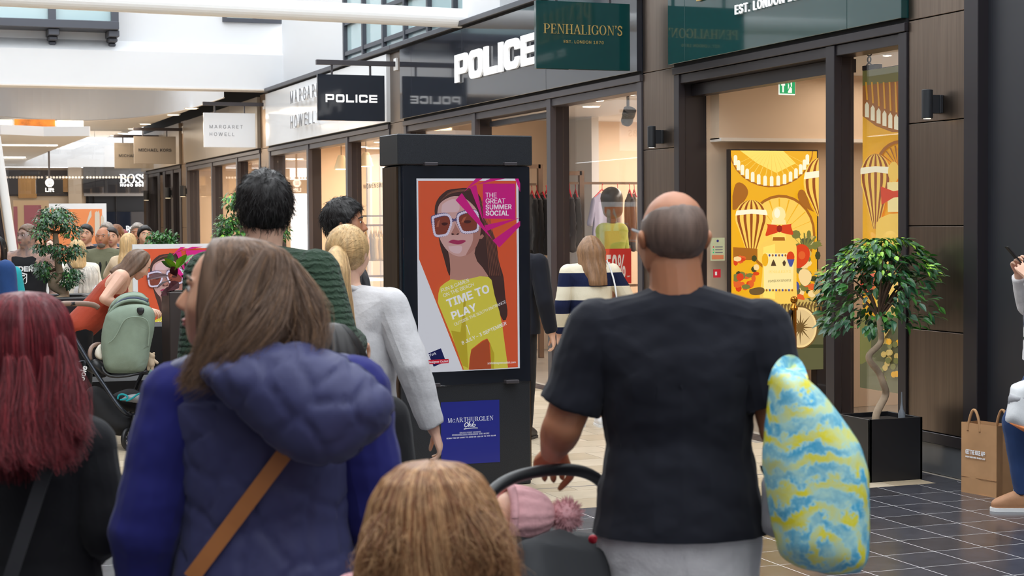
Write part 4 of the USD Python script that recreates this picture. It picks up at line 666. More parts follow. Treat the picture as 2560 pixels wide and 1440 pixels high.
# clothes rails and garments
mat('rack_bronze', S(112, 92, 78), .45, .4)
def garment(name, label, c, w, h, m, kind='tee', rot=0., group=None, hanger='pr_red'):
    """a hanging garment: c is the hanger hook; made of a body with shoulders and sleeves, on a hanger"""
    t = thing(name, label, 'garment', c, rot, group); d = .035; rg = random.Random(hash(label) % 999 if 0 else len(label))
    prof = [(-.09*w, -.10), (-w*.42, -.17), (-w*.46, -.24), (-w*.40, -h*.5), (-w*.42, -h), (w*.42, -h), (w*.40, -h*.5), (w*.46, -.24), (w*.42, -.17), (.09*w, -.10), (0, -.13)]
    body = m3.Manifold.extrude(m3.CrossSection([np.array(prof)]), d).translate((0, 0, -d/2)).transform(np.hstack([np.array([[1, 0, 0], [0, 0, -1], [0, 1, 0]]), np.zeros((3, 1))]))
    sl = .32 if kind == 'tee' else h*.85
    for s_ in (-1, 1): body = body+m3.Manifold.batch_hull([m3.Manifold.sphere(.030, 10).translate((s_*w*.40, 0, -.20)), m3.Manifold.sphere(.034, 10).translate((s_*w*.56, .01, -.16-sl))])
    body = body.refine_to_length(.05); v, f = arr(body); v, f = arr(trimesh.smoothing.filter_taubin(trimesh.Trimesh(v, f, process=False), iterations=6)); v[:, 1] += .028*np.sin(v[:, 0]*38+meshkit.noise(v*7)*3)*np.clip(-v[:, 2]-.2, 0, 1)
    if kind == 'puffer': v[:, 1] *= 1+.5*np.abs(np.sin(v[:, 2]*30))
    part(t, 'cloth', (v, f), m, smooth=True); part(t, 'hanger', cat(tube([(-w*.36, 0, -.16), (0, 0, -.06), (w*.36, 0, -.16)], .009, 6), tube([(0, 0, -.06), (0, 0, -.01), (.015, 0, .01), (.02, 0, -.01)], .004, 5)), hanger)
    return t
for n_, c_ in dict(cloth_black=(24, 22, 26), cloth_lilac=(150, 152, 184), cloth_lime=(150, 164, 62), cloth_dark=(40, 34, 36), cloth_tan=(186, 140, 88), cloth_khaki=(150, 128, 84), cloth_sand=(196, 168, 116), cloth_olive=(92, 84, 58), cloth_cream=(216, 206, 190), cloth_purple=(96, 92, 170)).items(): mat(n_, S(*c_), .8, bump=(40, .002), sheen=.2)
RY = 19.6
def rack(x0, x1, y, z, label, posts):
    t = thing('clothes_rack', label, 'clothes rail', ((x0+x1)/2, y, 0)); part(t, 'rail', B(x0, y-.015, z-.015, x1, y+.015, z+.015), 'rack_bronze', local=False)
    for x, top in posts: part(t, 'upright', B(x-.03, y-.03, 0, x+.03, y+.03, top), 'rack_bronze', local=False)
    if len(posts) > 1: part(t, 'top_bar', B(posts[0][0], y-.03, posts[0][1]-.05, posts[1][0], y+.03, posts[0][1]), 'rack_bronze', local=False)
    part(t, 'lower_rail', B(x0, y-.012, .9, x1, y+.012, .93), 'rack_bronze', local=False)
xr = lambda px_: ony(px_, 500, RY)[0]
zr = ony(1460, 458, RY)[2]; rack(xr(1408), xr(1610), RY, zr, 'bronze clothes rail with a square end frame, right of the shop doorway', [(xr(1412), ony(1412, 428, RY)[2]), (xr(1453), ony(1453, 427, RY)[2])])
rack(xr(1290), xr(1385), RY+.6, zr, 'bronze clothes rail seen through the shop doorway', [(ony(1300, 500, RY+.6)[0], zr+.25), (ony(1350, 500, RY+.6)[0], zr+.25)])
gz = zr-.02
garment('tee_shirt', 'lilac grey tee shirt hanging in front beside the square rack frame', (xr(1485), RY-.25, gz), .5, .72, 'cloth_lilac', rot=35)
for i, (px_, m_, n_) in enumerate(((1420, 'cloth_black', 'black quilted jacket hanging left of the rack frame'), (1443, 'cloth_dark', 'dark jacket hanging behind the rack frame'), (1570, 'cloth_dark', 'dark hooded jacket hanging at the right of the shop window'), (1590, 'cloth_cream', 'cream shirt hanging at the right edge of the shop window'), (1540, 'cloth_cream', 'pale shirt hanging behind the dark hooded jacket'))): garment('jacket', n_, (xr(px_), RY+.1*(i % 2)-.05, gz), .5, .75, m_, 'puffer' if i < 2 else 'long', rot=75)
for i, px_ in enumerate((1330, 1342, 1356, 1366)): garment('jacket', ['black ribbed', 'black padded', 'charcoal', 'black short'][i]+' jacket on the rail inside the doorway', (ony(px_, 500, RY+.6)[0], RY+.6, gz), .5, .8, 'cloth_black', 'puffer', rot=80)
# mannequin in lime top with black cap
c = ony(1530, 650, 18.2); mat('mannequin_black', (.012, .012, .014), .25); t = thing('mannequin', 'shop mannequin in a lime top with a glossy black hood, behind the sale poster', 'mannequin', (c[0], 18.2, 0)); sp_ = lambda r, p, s_=(1, 1, 1): m3.Manifold.sphere(r, 24).scale(s_).translate(p)
part(t, 'torso', m3.Manifold.batch_hull([sp_(.1, (-.10, 0, 1.60)), sp_(.1, (.10, 0, 1.60)), sp_(.12, (0, 0, 1.2), (1.0, .8, 1))]).refine_to_length(.06), 'cloth_lime', smooth=True)
for s_ in (-1, 1): part(t, 'sleeve', m3.Manifold.batch_hull([sp_(.065, (s_*.13, 0, 1.60)), sp_(.05, (s_*.17, -.02, 1.25))]), 'cloth_lime', smooth=40)
part(t, 'hood', m3.Manifold.batch_hull([sp_(.13, (0, 0, 1.98), (1, 1.1, 1.05)), sp_(.1, (0, -.03, 1.84), (1.2, 1.1, 1))]).refine_to_length(.05), 'mannequin_black', smooth=True); part(t, 'neck', B(-.05, -.05, 1.68, .05, .05, 1.8, .02), 'mannequin_black'); part(t, 'hips', m3.Manifold.batch_hull([sp_(.13, (0, 0, 1.15), (1.2, .8, 1)), sp_(.12, (0, 0, .9), (1.3, .9, 1))]), 'cloth_dark', smooth=40)
for s_ in (-1, 1): part(t, 'leg', m3.Manifold.batch_hull([sp_(.08, (s_*.08, 0, .9)), sp_(.05, (s_*.09, 0, .08))]), 'cloth_dark', smooth=40)
part(t, 'base_plate', lathe([(.2, 0), (.2, .015)], 24), 'mullion')
c = ony(1360, 660, 18.9); t = thing('display_table', 'light wood display table inside the clothes shop doorway', 'table', (c[0], 18.9, 0)); part(t, 'top', B(-.6, -.35, .95, .5, .35, .99, .004), 'rack_bronze')
for x, y in ((-.55, -.3), (.45, -.3), (-.55, .3), (.45, .3)): part(t, 'leg', B(x-.025, y-.025, 0, x+.025, y+.025, .95), 'rack_bronze')
for k in range(4): solo('folded_jumper', B(c[0]-.12, 18.75, .992+.05*k, c[0]+.14, 19.0, 1.038+.05*k, .018), ['cloth_purple', 'cloth_purple', 'cloth_cream', 'cloth_lilac'][k], ['lowest purple', 'second purple', 'cream', 'top lilac'][k]+' folded jumper in the pile on the display table', 'folded jumper')
# beige shop garments
RY2 = 25.2; zr2 = ony(940, 563, RY2)[2]; x2 = lambda p: ony(p, 600, RY2)[0]
rack(x2(885), x2(985), RY2, zr2, 'thin black clothes rail in the beige shop window', [(x2(985), zr2)]); part('/World/clothes_rack_002', 'upper_rail', B(x2(885), RY2-.01, zr2+.13, x2(985), RY2+.01, zr2+.15), 'letter_black', local=False)
for i in range(9): garment('blouse', ['tan', 'khaki', 'sand', 'second sand', 'third sand', 'pale khaki', 'fawn', 'olive', 'last tan'][i]+' blouse on the rail of the beige shop window, number '+['one', 'two', 'three', 'four', 'five', 'six', 'seven', 'eight', 'nine'][i]+' from the left', (x2(915+6.3*i+(8 if i else 0)), RY2+.03*(i % 2), zr2-.02), .42, .52, ['cloth_tan', 'cloth_khaki', 'cloth_sand', 'cloth_sand', 'cloth_sand', 'cloth_khaki', 'cloth_sand', 'cloth_olive', 'cloth_tan'][i], rot=82, hanger='gold')
# ================================================================ plants and planters
mat('leaf_dark', S(38, 86, 38), .32, 0, .5, var=(3, .45)); mat('leaf_mid', S(66, 122, 48), .32, 0, .5, var=(3, .4)); mat('leaf_young', S(140, 186, 60), .35, var=(3, .25)); mat('leaf_blue', S(48, 88, 62), .3, var=(3, .4)); mat('leaf_maroon', S(66, 26, 32), .6, 0, .2, var=(14, .5)); mat('leaf_lime', S(110, 165, 30), .5, 0, .3, var=(6, .2)); mat('leaf_pale', S(96, 136, 92), .6, 0, .2, var=(20, .35))
mat('bark', S(172, 150, 126), .8, var=(8, .25), bump=(30, .004)); mat('bark_dark', S(92, 70, 54), .8, var=(8, .25)); mat('soil', S(44, 36, 30), .95, var=(30, .5), bump=(60, .01)); mat('planter_black', (.010, .010, .012), .42); mat('leather_black', (.012, .012, .014), .38, bump=(90, .0008)); mat('planter_brown', S(56, 48, 46), .45); mat('plastic_grey', S(120, 126, 134), .35)
def leaf(L, w, bend=.25):
    """a pointed leaf folded along its midrib, from the origin along +x"""
    xs = np.array([0, .18, .42, .68, .88, 1.])*L; ws = np.array([.02, .62, 1., .78, .36, 0])*w/2; z = -bend*L*(xs/L)**2
    v = np.vstack([np.stack([xs, ws*0, z], 1), np.stack([xs, ws, z+.22*ws], 1), np.stack([xs, -ws, z+.22*ws], 1)]); f = []
    for k in range(5): f += [[k, k+1, 7+k], [k, 7+k, 6+k], [k, 12+k, 13+k], [k, 13+k, k+1]]
    return v, np.array(f)
def aim(d, roll=0.):
    d = np.asarray(d, float); d = d/np.linalg.norm(d); s = np.cross([0, 0, 1.], d); s = s/np.linalg.norm(s) if np.linalg.norm(s) > 1e-3 else np.array([0, 1., 0]); u = np.cross(d, s)
    s2 = s*math.cos(roll)+u*math.sin(roll); return np.stack([d, s2, np.cross(d, s2)], 1)
# ---- potted tree by the perfume shop
px0, px1 = 6.085, 6.487; py0, py1 = 9.584, 9.985; PH = .41
pot = thing('planter', 'square matt black planter standing on the dark tiles by the perfume shop', 'planter', ((px0+px1)/2, (py0+py1)/2, 0))
for a in ((px0, py0, px1, py0+.018), (px0, py1-.018, px1, py1), (px0, py0, px0+.018, py1), (px1-.018, py0, px1, py1)): part(pot, 'side_panel', B(a[0], a[1], 0, a[2], a[3], PH, .002), 'planter_black', local=False)
part(pot, 'soil', B(px0+.018, py0+.018, .2, px1-.018, py1-.018, PH-.03), 'soil', local=False)
c = ony(2265, 1045, 9.66); solo('watering_spike', lathe([(.024, 0), (.024, .05), (.012, .075), (.006, .12), (.004, .19)], 14, (c[0]-.02, 9.68, PH-.03)), 'plastic_grey', 'grey plastic watering spike stuck in the planter soil', 'watering spike', smooth=30)
TY = 9.78; q = lambda px_, py_, dy=0: ony(px_, py_, TY+dy)
tr = thing('potted_tree', 'small tree with a bent pale trunk and glossy green crown in the black planter', 'tree', (q(2192, 1055)[0], TY, PH-.06))
TP = [q(2190, 1058), q(2200, 1015, .02), q(2214, 985, .03), q(2208, 958), q(2196, 930), q(2176, 905, -.03), q(2172, 890, -.03), q(2190, 870), q(2203, 850, .02), q(2201, 825), q(2198, 800), q(2197, 780)]
part(tr, 'trunk', tube(curve(TP, 60), np.linspace(.026, .017, 60), 12), 'bark', smooth=True, local=False)
rg = np.random.default_rng(11); CC = q(2208, 690); tips = []; br = []
for k in range(24):
    a = rg.uniform(0, 2*np.pi); r = rg.uniform(.12, .40); h = .13-.75*(r-.1)**2*1.6+rg.uniform(-.14, .06); tip = CC+np.array([r*math.cos(a), r*.85*math.sin(a), h]); tips.append(tip)
    s0 = TP[-1]+np.array([0, 0, rg.uniform(-.06, .0)]); mid = s0*.45+tip*.55+np.array([0, 0, .05]); br.append(tube(curve([s0, mid, tip], 10), np.linspace(.010, .003, 10), 6))
for b in br: part(tr, 'branch', b, 'bark_dark', smooth=True, local=False)
LV = []
def crown_leaf(p, d, L, w): return xf(leaf(L, w, rg.uniform(.1, .4)), aim(d, rg.uniform(-.6, .6)), p)
n_ = 0
while n_ < 1350:
    a = rg.uniform(0, 2*np.pi); r = .44*rg.random()**.5; top = .30-.95*max(r-.12, 0)**1.5*1.35; low = max(-.26*(r > .22)-.04, -.30+.0*r) if r > .2 else .02
    h = rg.uniform(low, top) if rg.random() < .55 else top-rg.random()**2*.10
    p = CC+np.array([r*math.cos(a), r*.8*math.sin(a), h-.05])
    if p[0] > FX-.10: continue
    if meshkit.noise(p[None]*8, 3)[0] < .46: continue
    out = np.array([math.cos(a), math.sin(a), rg.uniform(-1.1, .35)]); L = rg.uniform(.052, .086)
    young = (h > top-.07 and rg.random() < .55); LV.append((p, out, L*(.62 if young else 1), 'leaf_young' if young else ['leaf_dark', 'leaf_mid', 'leaf_blue'][int(rg.integers(3))])); n_ += 1
LV.sort(key=lambda t: t[0][1]-.0*t[2])
for p, d, L, m_ in LV[:300]: part(tr, 'leaf', crown_leaf(p, d, L, L*.5), m_, local=False)
for m_ in ('leaf_young', 'leaf_dark', 'leaf_mid', 'leaf_blue'):
    part(tr, 'foliage', cat(*[crown_leaf(p, d, L, L*.5) for p, d, L, mm in LV[300:] if mm == m_]), m_, local=False, kind='stuff')
# ---- bonsai-shaped tree in the black seating island
BY = 15.15; q = lambda px_, py_, dy=0: ony(px_, py_, BY+dy); Z5 = lambda u, v, dy=0: q(u/6, 540+v/6, dy)
bt = thing('bonsai_tree', 'bonsai shaped tree with a twisting pale trunk and tiered dark crown behind the pushchair', 'tree', (q(140, 770)[0], BY, 1.0))
TP = [Z5(740, 1350, -.2), Z5(800, 1310, -.15), Z5(900, 1275, -.08), Z5(965, 1210), Z5(950, 1145), Z5(880, 1095), Z5(800, 1050), Z5(790, 985), Z5(850, 930), Z5(890, 860), Z5(880, 780), Z5(870, 680), Z5(850, 500), Z5(835, 350), Z5(830, 260)]
part(bt, 'trunk', tube(curve(TP, 80), np.linspace(.052, .022, 80), 12), 'bark', smooth=True, local=False)
for u, v in ((620, 800), (1100, 900), (600, 520), (1150, 530), (620, 200), (1050, 200)): part(bt, 'branch', tube(curve([TP[10] if v > 600 else TP[12] if v > 400 else TP[14], Z5((u+860)/2, v+20), Z5(u, v)], 10), np.linspace(.02, .006, 10), 6), 'bark_dark', smooth=True, local=False)
rg = np.random.default_rng(4); bl = {m_: [] for m_ in ('leaf_dark', 'leaf_blue', 'leaf_mid')}
for u, v, ru, rv, n_ in ((700, 60, 190, 130, 330), (950, 60, 210, 140, 380), (820, -60, 200, 90, 200), (1080, 230, 170, 130, 220), (620, 230, 170, 130, 220), (660, -80, 60, 60, 40), (940, -60, 120, 60, 90), (640, 480, 170, 90, 220), (900, 520, 220, 110, 280), (1130, 520, 160, 110, 200), (640, 760, 170, 110, 240), (700, 880, 160, 90, 160), (1080, 900, 180, 150, 330), (1000, 1010, 130, 90, 120), (940, 640, 120, 80, 90)):
    for _ in range(n_):
        t = rg.normal(size=3); t /= np.linalg.norm(t); r = rg.random()**.4; p = Z5(u+ru*t[0]*r, v-rv*t[2]*r, .32*t[1]*r*ru/200); L = rg.uniform(.028, .046)
        bl[['leaf_dark', 'leaf_blue', 'leaf_mid'][int(rg.choice(3, p=[.5, .33, .17]))]].append(xf(leaf(L, L*.5, .3), aim(np.array([t[0], t[1], rg.uniform(-.8, .4)])), p))
for m_, l_ in bl.items(): part(bt, 'foliage', cat(*l_), m_, local=False, kind='stuff')
# ---- black seating island
ci = thing('bench_planter', 'low black leather seating island around the bonsai tree', 'seating', (2.0, 15.65, 0))
a0, a1 = ony(93, 745, 14.80), ony(182, 743, 14.80)
part(ci, 'soil', B(a0[0]+.05, 14.85, .85, a1[0]+.15, 15.60, 1.0), 'soil', local=False)
for b in ((a0[0]-.05, 14.75, .0, a1[0]+.25, 14.87, a0[2]), (a0[0]-.05, 15.55, .0, a1[0]+.25, 15.67, a0[2]), (a1[0]+.15, 14.87, 0, a1[0]+.25, 15.55, a0[2]), (a0[0]-.05, 14.87, 0, a0[0]+.05, 15.55, a0[2])): part(ci, 'planter_side', B(*b, .01), 'planter_black', local=False)
b0, b1 = ony(182, 772, 14.65), ony(470, 806, 14.65)
part(ci, 'back_rest', B(a1[0]+.2, 14.67, .3, b1[0]+.1, 14.87, b1[2], .03), 'leather_black', local=False); part(ci, 'seat_cushion', B(a0[0]-.05, 14.45, .28, b1[0]+.3, 14.73, .46, .04), 'leather_black', local=False); part(ci, 'base', B(a0[0]-.0, 14.47, 0, b1[0]+.2, 14.71, .28), 'planter_black', local=False); part(ci, 'back_rest', B(a0[0]-.05, 14.57, .46, a1[0]+.3, 14.73, .92, .03), 'leather_black', local=False)
# ---- croton in tall planter
CY = 13.45; q = lambda px_, py_, dy=0: ony(px_, py_, CY+dy); c0, c1 = q(423, 731), q(545, 731)
tp = thing('planter', 'tall dark brown planter holding red and green broad leaves', 'planter', ((c0[0]+c1[0])/2, CY+.2, 0))
part(tp, 'body', B(c0[0], CY, 0, c1[0], CY+.38, c0[2], .006), 'planter_brown', local=False); part(tp, 'soil', B(c0[0]+.03, CY+.03, c0[2]-.01, c1[0]-.03, CY+.35, c0[2]+.004), 'soil', local=False)
cr = thing('croton_plant', 'broad leaved plant with maroon, lime and pale leaves in the tall brown planter', 'plant', ((c0[0]+c1[0])/2, CY+.19, c0[2])); rg = np.random.default_rng(2); cz = np.array([(c0[0]+c1[0])/2, CY+.19, c0[2]+.0])
cz2 = q(452, 715); part(cr, 'stem', tube([cz, cz+[0, 0, .16], (cz+cz2)/2+[0, 0, .2]], [.012, .01, .008], 8), 'bark_dark', local=False)
for px_, py_, dx, dz, L, m_ in ((418, 690, -1, .1, .20, 'leaf_maroon'), (425, 700, -1, -.15, .17, 'leaf_maroon'), (432, 720, -.9, -.3, .14, 'leaf_maroon'), (440, 725, -.6, -.6, .12, 'leaf_dark'), (432, 676, -.55, .9, .15, 'leaf_lime'), (428, 672, -.8, .7, .12, 'leaf_mid'), (436, 672, .4, .9, .15, 'leaf_lime'), (442, 668, .6, .8, .15, 'leaf_mid'), (424, 662, -.3, 1, .12, 'leaf_pale'), (446, 690, .9, -.1, .2, 'leaf_maroon'), (450, 700, .8, -.5, .2, 'leaf_maroon'), (448, 680, 1, .3, .18, 'leaf_pale'), (455, 672, .9, .5, .18, 'leaf_pale'), (460, 690, 1, 0, .2, 'leaf_maroon'), (470, 680, .8, .5, .18, 'leaf_mid'), (480, 700, .9, -.2, .2, 'leaf_maroon'), (440, 705, -.4, -.2, .16, 'leaf_maroon'), (436, 690, -.2, .3, .14, 'leaf_maroon'), (460, 715, .5, -.6, .16, 'leaf_dark'), (470, 715, .3, -.5, .15, 'leaf_dark')):
    part(cr, 'leaf', xf(leaf(L*1.0, L*.5, .25), aim((dx, rg.uniform(-.7, .3), dz), rg.uniform(-.9, .9)), q(px_+6, py_, .17+rg.uniform(-.06, .06))), m_, local=False)
# ---- hedge behind the board
hy = 19.; h0, h1 = ony(372, 612, hy), ony(446, 612, hy); hg = thing('hedge_planter', 'clipped green hedge in a dark trough behind the poster board', 'hedge', ((h0[0]+h1[0])/2, hy+.2, 0)); part(hg, 'trough', B(h0[0]-.02, hy, 0, h1[0]+.02, hy+.4, h0[2]-.12), 'planter_brown', local=False); rg = np.random.default_rng(9)
for m_ in ('leaf_mid', 'leaf_dark'):
    part(hg, 'foliage', cat(*[xf(leaf(.05, .025), aim(rg.normal(size=3)+[0, 0, .3]), (rg.uniform(h0[0], h1[0]), hy+rg.uniform(0, .4), h0[2]-.14+rg.random()*.25*(1 if k % 5 else 1.15))) for k in range(420)]), m_, local=False, kind='stuff')
c = ony(575, 600, 18.2); ft = thing('ficus_tree', 'bushy green tree half hidden behind the man in the green jumper', 'tree', (c[0]+.15, 18.2, 0)); part(ft, 'pot', lathe([(.2, 0), (.26, .45), (.25, .5)], 24), 'planter_brown', smooth=30); part(ft, 'trunk', tube([(0, 0, .45), (.03, 0, 1.0), (0, .02, 1.9)], [.03, .025, .015], 8), 'bark')
for m_, n_ in (('leaf_mid', 520), ('leaf_dark', 420), ('leaf_young', 160)):
    L_2 = []
    for k in range(n_):
        px_, py_, s_ = ((588, 505, 34), (572, 555, 30), (590, 580, 46), (560, 585, 26), (630, 560, 60), (700, 580, 30))[int(rg.integers(6))]
        t = rg.normal(size=3); t /= np.linalg.norm(t); r = rg.random()**.4; p = ony(px_+s_*t[0]*r, py_-s_*.8*t[2]*r, 18.2+.2*t[1]*r)-np.array([c[0]+.15, 18.2, 0]); L_2.append(xf(leaf(.06, .03), aim((t[0], t[1], rg.uniform(-.9, .3))), p))
    part(ft, 'foliage', cat(*L_2), m_, kind='stuff')
# ---- brown paper bag by the hoarding
mat('kraft', S(184, 140, 98), .75, var=(4, .08), bump=(7, .006)); mat('kraft_dark', S(150, 110, 74), .8)
g0, g1 = onz(2424, 1227), onz(2512, 1243); top = 0
bag = thing('paper_bag', 'brown paper carrier bag standing on the tiles against the dark hoarding', 'paper bag', ((g0[0]+g1[0])/2, (g0[1]+g1[1])/2, 0), math.degrees(math.atan2(g1[1]-g0[1], g1[0]-g0[0])))
bw = math.hypot(g1[0]-g0[0], g1[1]-g0[1]); hb = .44; dpt = .14; rg = np.random.default_rng(6)
def bag_wall(a, b, n=10, m_=12, amp=.006):
    u, w = np.meshgrid(np.linspace(0, 1, n), np.linspace(0, 1, m_)); a, b = np.array(a, float), np.array(b, float); P_ = (a[None]*(1-u.ravel()[:, None])+b[None]*u.ravel()[:, None]); z = w.ravel()*hb
    N_ = np.array([(b-a)[1], -(b-a)[0]])/np.linalg.norm(b-a); k = amp*(meshkit.noise(np.stack([u.ravel()*3, w.ravel()*4, np.full(u.size, a.sum()*5)], 1), 4)-.5)*np.sin(np.pi*u.ravel())*2; P_ = P_+N_*k[:, None]; v = np.c_[P_, z]; f = [[j*n+i, j*n+i+1, (j+1)*n+i+1, (j+1)*n+i] for j in range(m_-1) for i in range(n-1)]; return v, np.array(f)
def thick(m, t=.0015): v, f = arr(m); mm = trimesh.Trimesh(v, f, process=True); v, f = mm.vertices, mm.faces; n = mm.vertex_normals; e = trimesh.grouping.group_rows(np.sort(mm.edges, 1), require_count=1); E_ = mm.edges[e]; k = len(v); side = np.vstack([[a, b, b+k] for a, b in E_]+[[a, b+k, a+k] for a, b in E_]); return np.vstack([v+n*t/2, v-n*t/2]), np.vstack([f, f[:, ::-1]+k, side[:, ::-1]])
bs = bw/2
part(bag, 'front_face', thick(bag_wall((-bs, -dpt/2), (bs, -dpt/2))), 'kraft', smooth=50); part(bag, 'back_face', thick(bag_wall((bs, dpt/2), (-bs, dpt/2))), 'kraft', smooth=50)
for s_ in (-1, 1): part(bag, 'gusset', thick(cat(bag_wall((s_*bs, -s_*0-dpt/2), (s_*(bs-.02), 0), 5), bag_wall((s_*(bs-.02), 0), (s_*bs, dpt/2), 5))), 'kraft', smooth=20)
part(bag, 'bottom', B(-bs, -dpt/2, 0, bs, dpt/2, .004), 'kraft'); part(bag, 'bottom_fold', B(-bs, -dpt/2-.0035, .10, bs, -dpt/2-.001, .103), 'kraft_dark')
for s_, y in ((-.04, -dpt/2), (.06, dpt/2)): part(bag, 'handle', tube(curve([(s_-.05, y, hb-.05), (s_-.04, y, hb+.02), (s_, y, hb+.085), (s_+.04, y, hb+.02), (s_+.05, y, hb-.05)], 20), .009, 6), 'gold' if 0 else 'kraft', smooth=True)
g = glyphs('GET THE NIKE APP', .024, 800); g2 = glyphs('EVERYTHING NIKE. IN ONE PLACE', .010, 800); k = bw*.56/g.bounds[2]
part(bag, 'lettering', slab(union_all([affinity.scale(g, k, 1.2, origin=(0, 0)), affinity.translate(affinity.scale(g2, k*g.bounds[2]/g2.bounds[2], 1, origin=(0, 0)), 0, -.022)]), .0012, FACE_Y, (-bs*.72, -dpt/2-.006, .245)), 'print_white')
# ---- hoardings and boards at the far end
hb_ = thing('hoarding', 'large orange hoarding with a white border at the far end of the mall', 'hoarding', ony(190, 600, 24)*[1, 1, 0]); a, b = ony(120, 509, 24), ony(266, 514, 24); mat('hoard_orange', S(240, 146, 88), .6)
part(hb_, 'panel', B(a[0], 24, .0, b[0], 24.06, a[2]), 'print_white', local=False); part(hb_, 'print_field', B(a[0]+.02, 23.997, .15, b[0]-.06, 24, a[2]-.075), 'hoard_orange', local=False)
hp = Plane((a[0], 23.994, 0), (1, 0, 0)); 
flat(hb_, hp, 'printed_shape', union_all([hp.poly([(224, 530), (228, 525), (229, 540), (218, 560), (222, 565), (230, 590), (212, 590), (214, 565)]), hp.poly([(237, 532), (241, 527), (243, 531), (246, 526), (249, 534), (250, 590), (237, 590)]), hp.poly([(252, 542), (256, 537), (260, 545), (262, 590), (251, 590)])]), 'cloth_cream', lift=2)
flat(hb_, hp, 'lettering', union_all([line_text(hp, 'BEACH VIBES', (150, 620), (186, 618), lambda t_: glyphs(t_, 1, 800)), line_text(hp, 'SUMMER', (182, 572), (206, 570), lambda t_: glyphs(t_, 1, 800))]), 'print_white', lift=3)
a, b = ony(33, 501, 23.4), ony(122, 502, 23.4); mat('panel_tan', S(176, 144, 108), .6); mat('panel_plum', S(142, 76, 80), .6)
h2 = thing('hoarding', 'tan hoarding panel with a plum centre, left of the orange one', 'hoarding', ((a[0]+b[0])/2, 23.4, 0)); part(h2, 'panel', B(a[0], 23.4, 0, b[0], 23.5, a[2]), 'panel_tan', local=False); p0, p1 = ony(60, 513, 23.395), ony(105, 640, 23.395); part(h2, 'print_field', B(p0[0], 23.395, .3, p1[0], 23.4, p0[2]), 'panel_plum', local=False); part(h2, 'print_field', B(a[0], 23.395, .1, a[0]+.05, 23.4, a[2]-.08), 'panel_plum', local=False)
a, b = ony(0, 410, 22), ony(34, 640, 22); ln = thing('leaning_post', 'white leaning post with a dark edge at the left of the far mall', 'post', (b[0]-.1, 22, 0)); e = a-np.array([.05, 0, 0]); fdir = (b-a)/(a[2]-b[2]); foot = b+fdir*b[2]
part(ln, 'post', tube([foot, a+(a-b)*.3], .055, 12), 'white_steel', local=False, smooth=True); part(ln, 'dark_edge', tube([foot+[-.11, .02, 0], a+(a-b)*.3+[-.11, .02, 0]], .04, 12), 'frame_dark', local=False, smooth=True); part(ln, 'post', tube([foot+[-.24, .04, 0], a+(a-b)*.3+[-.24, .04, 0]], .06, 12), 'white_steel', local=False, smooth=True)
# ================================================================ people
for n_, c_ in dict(fair=(222, 176, 152), light=(210, 158, 130), tan=(176, 118, 86), brown=(150, 98, 70), pale=(226, 184, 164)).items(): mat('skin_'+n_, S(*c_), .5, sub=.12, var=(14, .05))
mat('skin_inked', S(176, 138, 120), .55, var=(22, .3), col2=S(120, 104, 104)); mat('eye_white', (.8, .78, .76), .2); mat('eye_dark', S(40, 28, 22), .15)
mat('lips', S(176, 96, 90), .45); mat('stubble', S(120, 108, 100), .8)
for n_, c_ in dict(black=(26, 22, 22), darkbrown=(48, 34, 28), brown=(106, 82, 66), lightbrown=(140, 106, 78), blond=(200, 166, 118), grey=(150, 140, 132), red=(92, 22, 32), auburn=(120, 76, 46), shaved=(104, 84, 74), curl=(176, 136, 96), redlight=(140, 44, 52), whitegrey=(190, 182, 172)).items():
    mat('hair_'+n_, S(*c_), .45, 0, .4, var=(60, .28), stretch=(1, 1, .12))
def fabric(n_, c, s=140, h=.0012, rough=.85, var=.07): mat(n_, S(*c), rough, 0, .25, var=(9, var), bump=(s, h), sheen=.08)
fabric('fab_black', (22, 22, 26)); fabric('fab_navy_tee', (22, 24, 34), 220, .0006); fabric('fab_blue_tee', (34, 66, 118)); usdkit.material(stage, '/World/Looks/fab_green_knit', {'t': ('texture_coordinate', {}), 'w': ('wave_texture', dict(bands_direction='z', scale=14., distortion=3.5, detail=2., detail_scale=3.)), 'n': ('noise_texture', dict(scale=70)), 'a': ('math', dict(math_type='multiply')), 'k': ('bump', dict(strength=1., distance=.009)), 'p': ('principled_bsdf', dict(base_color=S(46, 64, 50), roughness=.9, specular_ior_level=.2, sheen_weight=.1))},
    [('t.object', 'w.vector'), ('t.object', 'n.vector'), ('w.fac', 'a.value1'), ('n.fac', 'a.value2'), ('a.value', 'k.height'), ('k.normal', 'p.normal')], surface='p.BSDF'); MATS['fab_green_knit'] = UsdShade.Material.Get(stage, '/World/Looks/fab_green_knit'); fabric('fab_rust', (160, 62, 40)); fabric('fab_cream', (226, 220, 206), 50, .003); fabric('fab_navy', (30, 38, 66)); fabric('fab_olive', (104, 104, 82)); fabric('fab_grey', (168, 168, 172), 60, .002); fabric('fab_lightgrey', (204, 202, 204), 70, .003); fabric('fab_white', (226, 228, 230)); fabric('fab_denim', (40, 62, 104), 300, .0008); fabric('fab_lightdenim', (140, 164, 196)); fabric('fab_beige', (206, 184, 156)); fabric('fab_pink', (222, 168, 172), 60, .006); fabric('fab_royal', (32, 34, 104), 200, .0006); fabric('fab_quilt', (60, 62, 100), 200, .0006, .5); fabric('fab_sage', (132, 148, 132), 260, .0008); fabric('fab_slate', (76, 84, 100)); fabric('fab_charcoal', (46, 46, 50)); fabric('fab_brown', (96, 74, 58)); fabric('fab_teal', (40, 160, 168)); fabric('fab_mint', (150, 190, 170))
mat('leather_tan', S(176, 112, 62), .45); mat('shoe_tan', S(172, 124, 88), .6, var=(20, .08)); mat('shoe_white', (.8, .8, .8), .5); mat('shoe_dark', (.02, .02, .024), .5); mat('phone_black', (.01, .01, .012), .1)
MS = m3.Manifold
